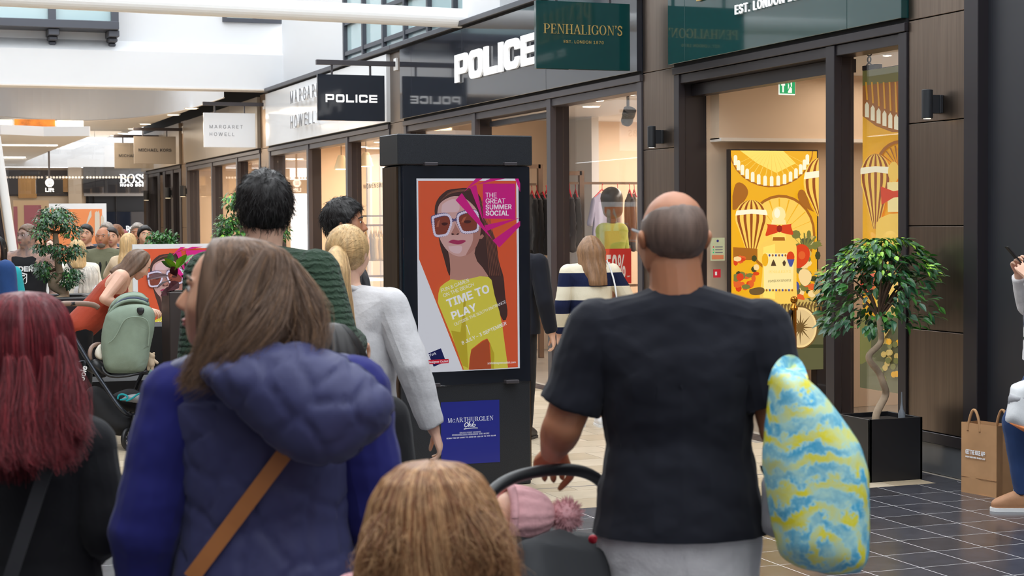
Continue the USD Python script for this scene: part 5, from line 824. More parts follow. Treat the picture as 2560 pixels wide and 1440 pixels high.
def sp(p, r, n=14): return MS.sphere(r, n).translate(tuple(map(float, p)))
def el3(p, r, R=None, n=18):
    m = MS.sphere(1., n).scale(tuple(map(float, r)))
    if R is not None: m = m.transform(np.hstack([R, np.zeros((3, 1))]))
    return m.translate(tuple(map(float, p)))
def H(*a): return MS.batch_hull(list(a))
def uni(l): return MS.batch_boolean(l, m3.OpType.Add)
def finish(m, res, it=8, wr=None, keep=None):
    """even triangles, softened joints, optional folds wr=(height, scale)"""
    if res: m = m.refine_to_length(res)
    v, f = arr(m); t = trimesh.Trimesh(v, f, process=True, merge_norm=True, merge_tex=True)
    if it: trimesh.smoothing.filter_taubin(t, lamb=.5, nu=.52, iterations=it)
    v, f = np.array(t.vertices), np.array(t.faces)
    if wr:
        n = np.array(t.vertex_normals); w = meshkit.fbm(v*np.array([1, 1, 1.6])*wr[1]+7, 3, 2)-.5; v = v+n*(w*2*wr[0])[:, None]
    return v, f
def cut(vf, n, o):
    """a clean straight hem: the part of a closed mesh above a plane"""
    m = MS(m3.Mesh(vf[0].astype(np.float32), vf[1].astype(np.uint32))); c = m.trim_by_plane(tuple(map(float, n)), float(o)) if m.status() == m3.Error.NoError else m
    return arr(c) if c.num_tri() > 10 else vf
def hand(w, d, up, h, curl=.6, side=1, n=8, spread=1.):
    """palm, four fingers and a thumb from wrist w along d; up is the back of the hand; sizes for a body of height h"""
    d = np.array(d, float)/np.linalg.norm(d); up = np.array(up, float); up = up-d*(up@d); up /= np.linalg.norm(up); s = np.cross(d, up)*side; k = h/1.75; P = lambda a, b, c: np.array(w)+(d*a+s*b+up*c)*k
    out = [H(sp(P(0, .0, 0), .024*k, n), sp(P(.085, .030, 0), .012*k, n), sp(P(.088, -.030, 0), .012*k, n), sp(P(.03, .030, -.004), .016*k, n))]
    for b, L, r in ((.033, .070, .0088), (.011, .080, .0092), (-.011, .075, .0088), (-.032, .058, .0078)):
        p = P(.086, b, 0); a = 0.; q = [p]
        for seg, fr in enumerate((.45, .32, .23)):
            a += curl*(.75+.25*seg); p = p+(d*math.cos(a)-up*math.sin(a)+s*b*1.2*spread*(seg == 0))*L*fr*k; q.append(p)
        for x, y, r0, r1 in zip(q[:-1], q[1:], (1, .95, .88), (.95, .88, .78)): out.append(H(sp(x, r*r0*k, n), sp(y, r*r1*k, n)))
    t0, t1, t2 = P(.028, .030, -.008), P(.062, .054, -.022-.02*curl), P(.092, .052-.02*curl, -.034-.03*curl)
    out += [H(sp(t0, .014*k, n), sp(t1, .0105*k, n)), H(sp(t1, .0105*k, n), sp(t2, .0085*k, n))]
    return out
BASE = dict(chest=(0, -.004, .742), belly=(0, .006, .63), pelvis=(0, -.004, .53), neck=(0, -.008, .826), head=(0, .006, .872), sl=(-.108, -.008, .805), sr=(.108, -.008, .805), el=(-.132, -.018, .632), er=(.132, -.018, .632), wl=(-.138, .028, .488), wr=(.138, .028, .488),
            hl=(-.05, 0, .515), hr=(.05, 0, .515), kl=(-.054, .008, .285), kr=(.054, .008, .285), al=(-.056, -.012, .045), ar=(.056, -.012, .045))
def person(label, xy, face, h, skin, hair, top, bottom, shoes='shoe_dark', pose=None, wide=1., look=(0, 0), lean=0., res=.03, folds=.004, female=False, group=None, z0=0., hands=True, extra=None, curl=.6, beard=None, glasses=False, hd=1., hem=0., sit=False, collar=True):
    """one figure facing local +y. top=(kind, material), bottom=(kind, material); pose overrides joints (fractions of height)"""
    J = {k: np.array(v, float) for k, v in BASE.items()}
    if lean:
        R_ = rotx(-lean); piv = np.array([0, 0, .53])
        for k in ('chest', 'belly', 'neck', 'head', 'sl', 'sr', 'el', 'er', 'wl', 'wr'): J[k] = piv+R_@(J[k]-piv)
    else: R_ = np.eye(3)
    for k in ('sl', 'sr'): J[k][0] *= wide*(.9 if female else 1)
    for k in ('el', 'er', 'wl', 'wr'): J[k][0] *= (wide+.4)/1.4
    for k, v in (pose or {}).items(): J[k] = np.array(v, float)
    if sit:
        for k in J:
            if k[0] not in 'ka': J[k] = J[k]-[0, 0, .245]
        for s_, x in (('l', -.06), ('r', .06)): J['k'+s_] = np.array([x, .235, .285]); J['a'+s_] = np.array([x, .225, .045])
    if hd != 1: J['head'][2] -= .128*(hd-1)
    J = {k: v*h for k, v in J.items()}; S_ = lambda k, r: sp(J[k] if isinstance(k, str) else k, r*h); mixp = lambda a, b, t: J[a]*(1-t)+J[b]*t
    t = thing('person', label, 'person', (xy[0], xy[1], z0), face, group)
    n = 12 if res > .02 else 16; wc = wide*(.92 if female else 1)
    ch = lambda g=0: el3(J['chest'], np.array([.092*wc+g, .064+.012*(wide-1)+g, .082+g])*h, R_); be = lambda g=0: el3(J['belly'], np.array([.080*wide*(.9 if female else 1)+g, .058*wide**1.3+g, .070+g])*h, R_); pe = lambda g=0: el3(J['pelvis'], np.array([.092*(wide+.3)/1.3+g, .066*wide+g, .060+g])*h)
    # head
    Rh = rotz(look[0])@rotx(look[1])@(np.eye(3) if lean == 0 else rotx(-lean*.75)); hp_ = J['head']; L = lambda *p: hp_+Rh@(np.array(p)*h*hd)
    E = lambda p, r, nn=18: el3(L(*p), np.array(r)*h*hd, Rh, nn)
    body = [H(E((0, -.010, .072), (.0435, .053, .051)), sp(L(0, .030, .006), .013*h), sp(L(-.028, -.004, .022), .013*h), sp(L(.028, -.004, .022), .013*h), sp(L(-.026, .026, .045), .016*h), sp(L(.026, .026, .045), .016*h), sp(L(0, .034, .024), .014*h)),
            H(sp(L(0, .040, .066), .005*h, 10), sp(L(0, .053, .045), .0065*h, 10), sp(L(-.0085, .040, .040), .0058*h, 10), sp(L(.0085, .040, .040), .0058*h, 10)), H(E((-.018, .036, .073), (.014, .008, .005), 10), E((.018, .036, .073), (.014, .008, .005), 10)), E((0, .040, .022), (.013, .008, .006), 10)]
    for s_ in (-1, 1): body.append(H(E((s_*.045, -.010, .055), (.005, .010, .014), 10), E((s_*.049, -.014, .060), (.004, .009, .010), 10)))
    body += [H(S_('neck', .036*(.86 if female else 1)*(wide+.6)/1.6), sp(L(0, -.014, .022), .033*h*(.86 if female else 1)*(wide+.6)/1.6)), H(S_('neck', .040), S_('sl', .034), S_('sr', .034), ch()), H(ch(), be()), H(be(), pe()), H(pe(), S_('hl', .05), S_('hr', .05))]
    aw = (wide+.25)/1.25*(.86 if female else 1)
    for s_ in 'lr':
        body += [H(S_('s'+s_, .035*aw), S_('e'+s_, .025*aw)), H(S_('e'+s_, .026*aw), sp(mixp('e'+s_, 'w'+s_, .3), .026*aw*h), S_('w'+s_, .0165*aw)), H(S_('h'+s_, .052), S_('k'+s_, .033)), H(S_('k'+s_, .033), sp(mixp('k'+s_, 'a'+s_, .3)-np.array([0, .008*h, 0]), .032*h), S_('a'+s_, .020)), H(S_('a'+s_, .021), sp(J['a'+s_]+np.array([0, .085, -.030])*h, .012*h), sp(J['a'+s_]+np.array([0, -.018, -.028])*h, .014*h))]
        if hands:
            d = J['w'+s_]-J['e'+s_]; up = np.array([(-1 if s_ == 'l' else 1), .25, 0]) if abs(d[2]) > .5*np.linalg.norm(d) else np.array([0, .1, 1.])
            body += hand(J['w'+s_], d, up, h, curl, 1 if s_ == 'l' else -1)
    part(t, 'body', finish(uni(body), res*h/1.75, 5), skin, smooth=True)
    for s_ in (-1, 1):
        part(t, 'eye', E((s_*.0185, .0365, .064), (.0078, .006, .0052), 10), 'eye_white', smooth=True); part(t, 'iris', E((s_*.0185, .0412, .064), (.0036, .0026, .0036), 8), 'eye_dark', smooth=True)
        part(t, 'eyebrow', H(sp(L(s_*.010, .0425, .0765), .0022*h, 6), sp(L(s_*.020, .0425, .079), .0022*h, 6), sp(L(s_*.030, .036, .0755), .0018*h, 6)), hair[1] if hair[1] not in ('hair_blond',) else 'hair_lightbrown')
    part(t, 'lips', union_m([E((0, .0455, .0255), (.0125, .0045, .0028), 10), E((0, .0450, .0208), (.0105, .0045, .0030), 10)]), 'lips', smooth=True)
    if beard: part(t, 'beard', finish(H(E((0, .022, .006), (.028, .024, .020)), E((0, .036, .012), (.018, .014, .012))), .01*h, 3), beard, smooth=True)
    if glasses:
        g_ = [tube([L(s_*.047, -.01, .066), L(s_*.046, .035, .070)], .0022*h, 6) for s_ in (-1, 1)]+[xf(trimesh.creation.torus(.013*h, .0018*h, 14, 6), Rh@rotx(90), L(s_*.019, .046, .065)) for s_ in (-1, 1)]+[tube([L(-.006, .047, .068), L(.006, .047, .068)], .0018*h, 6)]; part(t, 'glasses', cat(*g_), 'phone_black')
    # hair
    hs, hm = hair[:2]
    if hs in ('short', 'thick', 'crop', 'tied'):
        g = dict(short=.006, thick=.009, crop=.0022, tied=.0085)[hs]; m = el3(L(0, -.012, .074), np.array([.0445+g, .055+g, .052+g*1.25])*h*hd, Rh, 28)
        n_v = Rh@np.array([0, -.80, .60]); o_v = L(0, .030, .094); m = m.trim_by_plane(tuple(n_v), float(n_v@o_v)); nk = Rh@np.array([0, .35, 1.]); m = m.trim_by_plane(tuple(nk/np.linalg.norm(nk)), float((nk/np.linalg.norm(nk))@L(0, -.05, .022)))
        v, f = finish(m, .012*h if res < .03 else .018*h, 2); c_ = v-L(0, -.01, .07); nn_ = np.array(c_)/np.linalg.norm(c_, axis=1, keepdims=True); a_ = dict(short=.006, thick=.012, crop=.001, tied=.0015)[hs]*h/1.75*1.6
        v = v+nn_*((meshkit.fbm(v*70/h*1.75, 3, 5)-.5)*1.1*a_)[:, None]; hp2 = part(t, 'hair', (v, f), hm, smooth=True)
        if res <= .016:
            fc = np.cross(v[f[:, 1]]-v[f[:, 0]], v[f[:, 2]]-v[f[:, 0]]); ar = np.linalg.norm(fc, axis=1); sel = (fc*(v[f].mean(1)-L(0, -.01, .07))).sum(1) > 0
            def sp_(rg, n):
                k = rg.choice(len(f), p=ar*sel/(ar*sel).sum()); b = rg.dirichlet([1, 1, 1]); p = b@v[f[k]]; nr = fc[k]/ar[k]; d_ = (L(0, -.062, .075)-p) if hs == 'tied' else p-L(0, -.035, .105); d_ -= nr*(d_@nr); d_ = d_/(np.linalg.norm(d_)+1e-6)+(np.array([0, 0, -.35])+rg.normal(size=3)*.25)*(.15 if hs == 'tied' else 1); s_ = np.linspace(0, 1, 5)[:, None]; ln_ = rg.uniform(.015, .032)*h/1.75
                return p-nr*.004+d_*ln_*s_+nr*(.006*np.sin(s_*2.6)+.002)*(.5 if hs == 'tied' else 1)
            strands(hp2, 'strands', None, sp_, 2600, hm, .0015, 3)
    elif hs == 'bald':
        m = el3(L(0, -.012, .068), np.array([.0462, .0562, .050])*h*hd, Rh, 24); n_v = Rh@np.array([0, -1., .0]); m = m.trim_by_plane(tuple(n_v), float(n_v@L(0, .012, 0))); n2 = Rh@np.array([0, -.45, -1.]); n2 /= np.linalg.norm(n2); m = m.trim_by_plane(tuple(n2), float(n2@L(0, -.02, .093))); n3 = Rh@np.array([0, .12, 1.]); m = m.trim_by_plane(tuple(n3/np.linalg.norm(n3)), float(n3@L(0, -.05, .018)/np.linalg.norm(n3))); part(t, 'hair', finish(m, .012*h, 2), hm, smooth=True)
    elif hs.startswith('long'):
        ln = dict(long=.20, longer=.26, longbob=.125)[hs]; part(t, 'hair', longhair(L, ln, hair[2] if len(hair) > 2 else 1.), hm, smooth=True)
    elif hs == 'cap':
        m = el3(L(0, -.008, .080), np.array([.049, .060, .050])*h, Rh, 24); nv = Rh@np.array([0, -.1, 1.]); m = m.trim_by_plane(tuple(nv/np.linalg.norm(nv)), float((nv/np.linalg.norm(nv))@L(0, 0, .082))); part(t, 'cap', m+H(el3(L(0, .05, .086), np.array([.036, .034, .003])*h, Rh), el3(L(0, .03, .088), np.array([.04, .02, .004])*h, Rh)), hm, smooth=40)
    # clothes
    tk, tm = top; gt = dict(sleeves=.024, tee=.010, long=.012, tank=.008, coat=.022, loose=.02, knit=.018)[tk]; nk_ = .047*(.88 if female else 1)*(wide+.6)/1.6; tops = [H(sp(J['neck']-[0, 0, .008*h], nk_*h), S_('sl', .034+gt*.55), S_('sr', .034+gt*.55), ch(gt*.8)), H(ch(gt), be(gt*(1.6 if tk in ('loose', 'coat', 'knit') else 1.1))), H(be(gt*1.4), pe(max(gt, .020))), H(pe(max(gt, .020)), el3(J['pelvis']-np.array([0, 0, .045*h]), np.array([.092*(wide+.3)/1.3+.022, .066*wide+.022, .05])*h))]
    if tk == 'tank': tops = [H(ch(gt*.8), *[sp(J['neck']*.35+J[s]*.65+np.array([0, 0, .008])*h, .030*h) for s in ('sl', 'sr')]), H(ch(gt), be(gt*1.2)), H(be(gt*1.4), pe(gt))]
    if tk == 'coat': tops.append(H(pe(gt), el3(mixp('kl', 'kr', .5)*.45+J['pelvis']*.55, np.array([.10, .075, .03])*h)))
    if tk == 'sleeves': tops = [H(S_('neck', .030), S_('sl', .038), S_('sr', .038), ch(-.004))]
    m = uni(tops)
    hem_ = J['pelvis'][2]-(.045 if tk != 'coat' else .12)*h+hem*h
    for s_ in 'lr':
        if tk == 'tank': continue
        if tk == 'tee': e = mixp('s'+s_, 'e'+s_, .80); sv = H(S_('s'+s_, .037*aw+gt*.6), sp(e, (.031*aw+gt)*h)); d = J['e'+s_]-J['s'+s_]; d = -d/np.linalg.norm(d); m = m+sv.trim_by_plane(tuple(d), float(d@e))
        else:
            e = mixp('e'+s_, 'w'+s_, .93); d = J['e'+s_]-J['w'+s_]; d = d/np.linalg.norm(d); m = m+H(S_('s'+s_, .036*aw+gt*.6), S_('e'+s_, .029*aw+gt*.7))+H(S_('e'+s_, .029*aw+gt*.7), sp(e, (.021*aw+gt*.5)*h)).trim_by_plane(tuple(d), float(d@e))
    part(t, 'top', cut(finish(m, res*h/1.75, 8, (folds, 9)), (0, 0, 1.), hem_) if lean < 20 else finish(m, res*h/1.75, 8, (folds, 9)), tm, smooth=50)
    if collar and tk != 'tank' and not lean:
        a_ = np.linspace(0, 2*np.pi, 25); rr = (nk_-.004)*h; part(t, 'collar_band', tube(np.stack([J['neck'][0]+rr*np.cos(a_), J['neck'][1]+rr*1.05*np.sin(a_), J['neck'][2]+.012*h-.016*h*np.sin(a_)], 1), (.0085 if tk in ('knit', 'coat', 'loose') else .0036)*h, 8, cap=False), tm if tm != 'stripe_knit' else 'fab_cream', smooth=True)
    bk_, bm = bottom; gb = dict(trousers=.010, jeans=.007, shorts=.016, skirt=.02)[bk_]; w_ = pe(gb*.8); lo = []
    for s_ in 'lr':
        if bk_ == 'shorts': e = mixp('h'+s_, 'k'+s_, .88); lo += [H(w_, S_('h'+s_, .055+gb*.5), sp(e, (.040+gb)*h)).trim_by_plane(tuple((J['h'+s_]-J['k'+s_])/np.linalg.norm(J['h'+s_]-J['k'+s_])), float((J['h'+s_]-J['k'+s_])/np.linalg.norm(J['h'+s_]-J['k'+s_])@e))]
        else: e = mixp('k'+s_, 'a'+s_, .95); d = (J['k'+s_]-J['a'+s_])/np.linalg.norm(J['k'+s_]-J['a'+s_]); lo += [H(w_, S_('h'+s_, .054+gb*.4)), H(S_('h'+s_, .054+gb*.4), S_('k'+s_, .034+gb)), H(S_('k'+s_, .034+gb), sp(e, (.024+gb*.8)*h)).trim_by_plane(tuple(d), float(d@e))]
    m = uni(lo)
    part(t, {'trousers': 'trousers', 'jeans': 'jeans', 'shorts': 'shorts', 'skirt': 'skirt'}[bk_], finish(m, res*1.1*h/1.75, 7, (folds*.8, 9)), bm, smooth=True)
    for s_ in 'lr':
        a = J['a'+s_]; 
        if abs(a[2]-.045*h) < .03*h: part(t, 'shoe', finish(H(sp(a+np.array([0, -.020, -.018])*h, .026*h), sp(a+np.array([0, .085, -.024])*h, .021*h), sp(a+np.array([0, .02, .0])*h, .024*h)).trim_by_plane((0, 0, 1.), .006*h), .02*h, 3), shoes, smooth=True); part(t, 'shoe_sole', H(*[MS.cylinder(.012*h, r*h, r*h, 14).translate((float(a[0]), float(a[1]+y*h), .0)) for y, r in ((-.020, .027), (.085, .023), (.03, .026))]), 'shoe_white' if shoes in ('shoe_white', 'shoe_tan') else 'shoe_dark')
    if extra: extra(t, J, h, L)
    return t
def union_m(l): return uni(l)
def hair_rings(prof, n, open_by_z=None):
    pass
def longhair(L, ln, vol=1., zs=None):
    """a hanging shell of hair, open at the face, thick enough to be solid"""
    if zs is None:
        zs = [(.128, .004, 0), (.124, .022, 40), (.112, .036, 55), (.095, .0475, 62), (.070, .0545*(1+vol)/2, 62), (.040, .0555*vol, 66), (.010, .053*vol, 72), (-.02, .055*vol, 78)]
        for i in range(1, 5): zs.append((-.02-(ln-.09)*i/4, (.057-.006*i/4)*vol, 78+10*i/4))
    n = 36; V = []; 
    for z, r, op in zs:
        a = np.radians(np.linspace(90+op, 450-op, n)); fl = 1+.05*np.sin(a*9+z*20)+.03*np.sin(a*17)
        for q in (1.0, .80):
            for t_, f_ in zip(a, fl): V.append(L(r*q*f_*math.cos(t_), -.012-(.03*min(max(-z/.12, 0), 1) if vol else 0)+r*q*1.18*f_*math.sin(t_), z if q == 1 else z-.003))
    V = np.array(V); F = []; row = 2*n
    for k in range(len(zs)-1):
        for i in range(n-1):
            a, b = k*row+i, (k+1)*row+i; F.append([a, b, b+1, a+1]); a, b = a+n, b+n; F.append([a, a+1, b+1, b])
        for i, fl in ((0, 0), (n-1, 1)):
            a, b = k*row+i, (k+1)*row+i; F.append([a, a+n, b+n, b] if not fl else [a, b, b+n, a+n])
    e = (len(zs)-1)*row
    for i in range(n-1): F.append([e+i, e+n+i, e+n+i+1, e+i+1]); F.append([i, i+1, n+i+1, n+i])
    return V, np.array(F)
def strands(parent, name, root, path, count, m, width=.0018, seed=1, npts=14):
    """hair strands as curves: path(u, v) -> points for a strand numbered by two random numbers"""
    rg = np.random.default_rng(seed); P_, C_ = [], []
    for _ in range(count):
        p = path(rg, npts); P_.append(p); C_.append(len(p))
    path_ = uniq(parent+'/'+name); c = UsdGeom.BasisCurves.Define(stage, path_); c.CreateTypeAttr('linear'); pts = np.vstack(P_).astype(np.float32); c.CreatePointsAttr(Vt.Vec3fArray.FromNumpy(pts)); c.CreateCurveVertexCountsAttr(Vt.IntArray(C_))
    w = np.concatenate([np.linspace(1, .35, n) for n in C_])*width; c.CreateWidthsAttr(Vt.FloatArray.FromNumpy(w.astype(np.float32))); c.SetWidthsInterpolation('vertex'); UsdShade.MaterialBindingAPI.Apply(c.GetPrim()).Bind(MATS[m]); return path_
VIEW = -math.degrees(YAW)
def spot(px_, py_, D, h=None):
    """ground point under a head whose top is at the pixel, and the height of that top"""
    p = at(px_, py_, D); return (p[0], p[1]), p[2]
# ---- the crowd at the far end (each stands on the floor behind the seating)
def crowd(label, px_, py_, D, face, **k):
    xy, z = spot(px_, py_, D); return person(label, xy, VIEW+face, z*1.0, res=.05, **k)
def tank_print(t, J, h, L):
    y = J['chest'][1]+.082*h; 
    part(t, 'lettering', slab(centred(affinity.scale(glyphs('RAIDERS', .030*h, 900), 1.05, 1)), .003, np.array([[-1, 0, 0], [0, 0, 1], [0, 1, 0]])@np.diag([1, 1, 1]), (0, y, J['chest'][2]+.008*h)), 'print_white')
    sh = Polygon([(-.034, .036), (.0, .044), (.034, .036), (.032, -.01), (.0, -.05), (-.032, -.01)]); inner = affinity.scale(sh, .84, .84)
    face_ = union_all([affinity.translate(ell(0, -.002, .012, .015), 0, 0), bar(-.026, -.026, .026, .018, .004), bar(.026, -.026, -.026, .018, .004), sbox(-.02, .022, .02, .030)])
    g = union_all([sh.difference(inner), face_.intersection(inner)]); part(t, 'shield_emblem', slab(affinity.scale(g, h, h, origin=(0, 0)), .003, np.array([[-1, 0, 0], [0, 0, 1], [0, 1, 0]]), (0, y+.001, J['chest'][2]-.055*h)), 'print_white')
crowd('tattooed man in a black sleeveless football vest with white lettering and shield', 66, 559, 16.6, 172, skin='skin_inked', hair=('crop', 'hair_brown'), top=('tank', 'fab_black'), bottom=('shorts', 'fab_charcoal'), wide=1.2, look=(-25, 0), extra=tank_print, beard=None)
crowd('bald man in an open olive shirt jacket over black, facing the camera', 256, 567, 19.5, 178, skin='skin_tan', hair=('bald', 'hair_grey'), top=('long', 'fab_olive'), bottom=('trousers', 'fab_charcoal'), wide=1.16, beard='stubble', extra=lambda t, J, h, L: (part(t, 'under_shirt', H(sp(J['neck']+np.array([0, .03, -.01])*h, .022*h), sp(J['chest']+np.array([0, .073, 0])*h, .012*h), sp(J['belly']+np.array([0, .07, -.02])*h, .008*h)), 'fab_black', smooth=True), part(t, 'collar', cat(*[H(sp(J['neck']+np.array([s_*.03, .02, 0])*h, .008*h), sp(J['neck']+np.array([s_*.05, .045, -.03])*h, .006*h), sp(J['neck']+np.array([s_*.025, .055, -.035])*h, .005*h)) for s_ in (-1, 1)]), 'fab_olive', smooth=True), part(t, 'pocket_zip', B(-.045*h, J['chest'][1]+.078*h, J['chest'][2]-.03*h, -.041*h, J['chest'][1]+.083*h, J['chest'][2]+.03*h), 'fab_black')))
crowd('young dark-haired man in a black shirt, left of the bald man', 215, 561, 20.3, 160, skin='skin_light', hair=('short', 'hair_black'), top=('tee', 'fab_black'), bottom=('trousers', 'fab_navy'), look=(20, 0))
crowd('grey-haired man in a slate blue shirt behind the bald man', 266, 556, 21.5, 165, skin='skin_light', hair=('short', 'hair_grey'), top=('tee', 'fab_slate'), bottom=('trousers', 'fab_navy'))
crowd('man with brown hair in a black tee shirt, just right of the bald man', 279, 569, 20.6, 172, skin='skin_light', hair=('short', 'hair_darkbrown'), top=('tee', 'fab_black'), bottom=('jeans', 'fab_denim'), look=(15, 0))
crowd('man with auburn hair behind the man in the black tee shirt', 289, 563, 22.2, 150, skin='skin_light', hair=('thick', 'hair_auburn'), top=('long', 'fab_brown'), bottom=('trousers', 'fab_charcoal'))
crowd('person in a plum coloured cap in the far crowd', 306, 573, 22.6, 190, skin='skin_light', hair=('cap', 'panel_plum'), top=('long', 'fab_charcoal'), bottom=('trousers', 'fab_charcoal'))
crowd('blonde woman in a beige jumper raising her hand to her head', 322, 582, 18.6, -20, skin='skin_light', hair=('long', 'hair_blond'), top=('knit', 'fab_beige'), bottom=('jeans', 'fab_denim'), female=True, pose=dict(el=(-.20, .06, .72), wl=(-.10, .08, .84)))
crowd('bearded man in a light grey tee shirt in front of the far window lettering', 344, 559, 21.2, 178, skin='skin_tan', hair=('thick', 'hair_grey'), top=('tee', 'fab_grey'), bottom=('trousers', 'fab_charcoal'), beard='hair_brown')
crowd('dark-haired man in a black tee shirt looking left beside the hedge', 365, 565, 20.0, 165, skin='skin_light', hair=('thick', 'hair_black'), top=('tee', 'fab_black'), bottom=('jeans', 'fab_denim'), look=(40, 8))
crowd('person in white behind the bonsai tree, face just visible beside the trunk', 126, 598, 18.0, 175, skin='skin_pale', hair=('long', 'hair_auburn'), top=('tee', 'fab_white'), bottom=('trousers', 'fab_navy'), female=True)
crowd('brown-haired person beside the tattooed man, half hidden by the bonsai leaves', 103, 592, 18.6, 165, skin='skin_tan', hair=('long', 'hair_darkbrown'), top=('tee', 'fab_lightgrey'), bottom=('trousers', 'fab_navy'), female=True)
crowd('person with fair hair and a cream jacket with a black strap behind the bonsai', 192, 598, 17.4, 20, skin='skin_light', hair=('longbob', 'hair_blond'), top=('loose', 'fab_cream'), bottom=('jeans', 'fab_navy'), female=True, extra=lambda t, J, h, L: part(t, 'bag_strap', tube(curve([J['sl']+np.array([.03, -.05, .05])*h, J['chest']+np.array([0, -.098, -.01])*h, J['belly']+np.array([.07, -.085, -.03])*h, J['pelvis']+np.array([.11, -.05, 0])*h], 20), .012, 6), 'leather_black', smooth=True))
xy, z = spot(-14, 588, 14.2); person('dark long-haired woman cut by the left picture edge', xy, VIEW+170, z, 'skin_light', ('longer', 'hair_black'), ('long', 'fab_teal'), ('jeans', 'fab_denim'), female=True, res=.04)
p_ = at(-6, 645, 13.4); person('person in a plain blue tee shirt at the left picture edge, seen from behind', (p_[0]-.14, p_[1]), VIEW-8, 1.70, 'skin_fair', ('short', 'hair_brown'), ('tee', 'fab_blue_tee'), ('shorts', 'fab_charcoal'), wide=1.2, res=.03)
crowd('small child in a white sunhat behind the base of the bonsai trunk', 170, 733, 16.9, 150, skin='skin_fair', hair=('cap', 'fab_white'), top=('tee', 'fab_white'), bottom=('shorts', 'fab_white'), hd=1.3)
crowd('child with tousled grey-fair hair beside the woman in rust', 226, 664, 17.2, -30, skin='skin_fair', hair=('longbob', 'hair_whitegrey', 1.15), top=('tee', 'fab_lightgrey'), bottom=('trousers', 'fab_navy'), hd=1.15)
# ---- woman in rust top bending over the pushchair
def bend_extra(t, J, h, L): pass
p_ = onz(232, 1075, 0)
bx, by = at(222, 850, 13.75)[0]+.0, at(222, 850, 13.75)[1]
person('woman in a sleeveless rust top bending over the sage pushchair', (bx-.06, by+.05), VIEW-72, 1.70, 'skin_fair', ('longbob', 'hair_brown'), ('tank', 'fab_rust'), ('jeans', 'fab_black'), female=True, wide=1.12, lean=44, res=.02, look=(0, -8), pose=dict(sl=(-.105, .185, .765), sr=(.105, .185, .765), er=(.165, .10, .665), wr=(.10, .225, .60), el=(-.12, .24, .61), wl=(-.02, .32, .60)))
# ---- woman in the striped jumper
xy, z = spot(1474, 588, 14.3)
ST = usdkit.material(stage, '/World/Looks/stripe_knit', {'t': ('texture_coordinate', {}), 's': ('separate_xyz', {}), 'a': ('math', dict(math_type='multiply_add', value2=1/.225, value3=.28)), 'f': ('math', dict(math_type='fraction')), 'g': ('math', dict(math_type='greater_than', value2=.5)), 'x': ('mix_color', dict(a=S(226, 218, 196), b=S(26, 34, 66))), 'b': ('noise_texture', dict(scale=140)), 'k': ('bump', dict(distance=.002, strength=.5)), 'p': ('principled_bsdf', dict(roughness=.85, specular_ior_level=.2))},
    [('t.object', 's.vector'), ('s.z', 'a.value1'), ('a.value', 'f.value1'), ('f.value', 'g.value1'), ('g.value', 'x.fac'), ('x.result', 'p.base_color'), ('b.fac', 'k.height'), ('k.normal', 'p.normal')], surface='p.BSDF'); MATS['stripe_knit'] = ST
person('fair-haired woman in a navy and cream striped jumper walking past the clothes shop', xy, VIEW+12, z, 'skin_fair', ('long', 'hair_lightbrown', 1.28), ('knit', 'stripe_knit'), ('shorts', 'fab_lightdenim'), 'shoe_white', female=True, wide=1.22, res=.022, look=(18, 0), pose=dict(er=(.21, .0, .65), wr=(.16, .10, .60), kl=(-.05, .05, .285), al=(-.05, .03, .045)), folds=.006,
       extra=lambda t, J, h, L: part(t, 'bag_strap', tube(curve([J['sr']+np.array([-.03, .0, .062])*h, J['sr']+np.array([-.01, -.085, -.06])*h, J['sr']+np.array([.0, -.09, -.20])*h], 14), .008, 6), 'fab_white', smooth=True))
# ---- dark-jacketed person behind the kiosk
c = at(1336, 640, 13.6); person('person in a dark navy jacket walking behind the kiosk, one arm showing', (c[0]-.17, c[1]), VIEW-25, 1.72, 'skin_fair', ('short', 'hair_brown'), ('long', 'fab_navy_tee'), ('trousers', 'fab_black'), wide=1.15, res=.025, pose=dict(er=(.165, -.03, .63), wr=(.185, .0, .485)))
# ---- man with dark hair behind the blonde woman, walking right
xy, z = spot(862, 500, 9.0); person('dark-haired man in a dark navy jacket behind the fair ponytailed woman', xy, VIEW-80, z, 'skin_tan', ('thick', 'hair_black'), ('long', 'fab_navy_tee'), ('trousers', 'fab_charcoal'), res=.016, wide=1.08, beard=None, look=(-10, 0))
# ---- tall man in the green jumper
xy, z = spot(655, 434, 6.2); person('tall dark-haired man in a chunky dark green knitted jumper seen from behind', xy, VIEW-28, z, 'skin_fair', ('thick', 'hair_black'), ('knit', 'fab_green_knit'), ('jeans', 'fab_denim'), res=.012, wide=1.1, look=(42, 0), folds=.003, pose=dict(sr=(.128, -.01, .808), er=(.185, -.03, .685), wr=(.13, .11, .67), sl=(-.122, -.01, .805)))
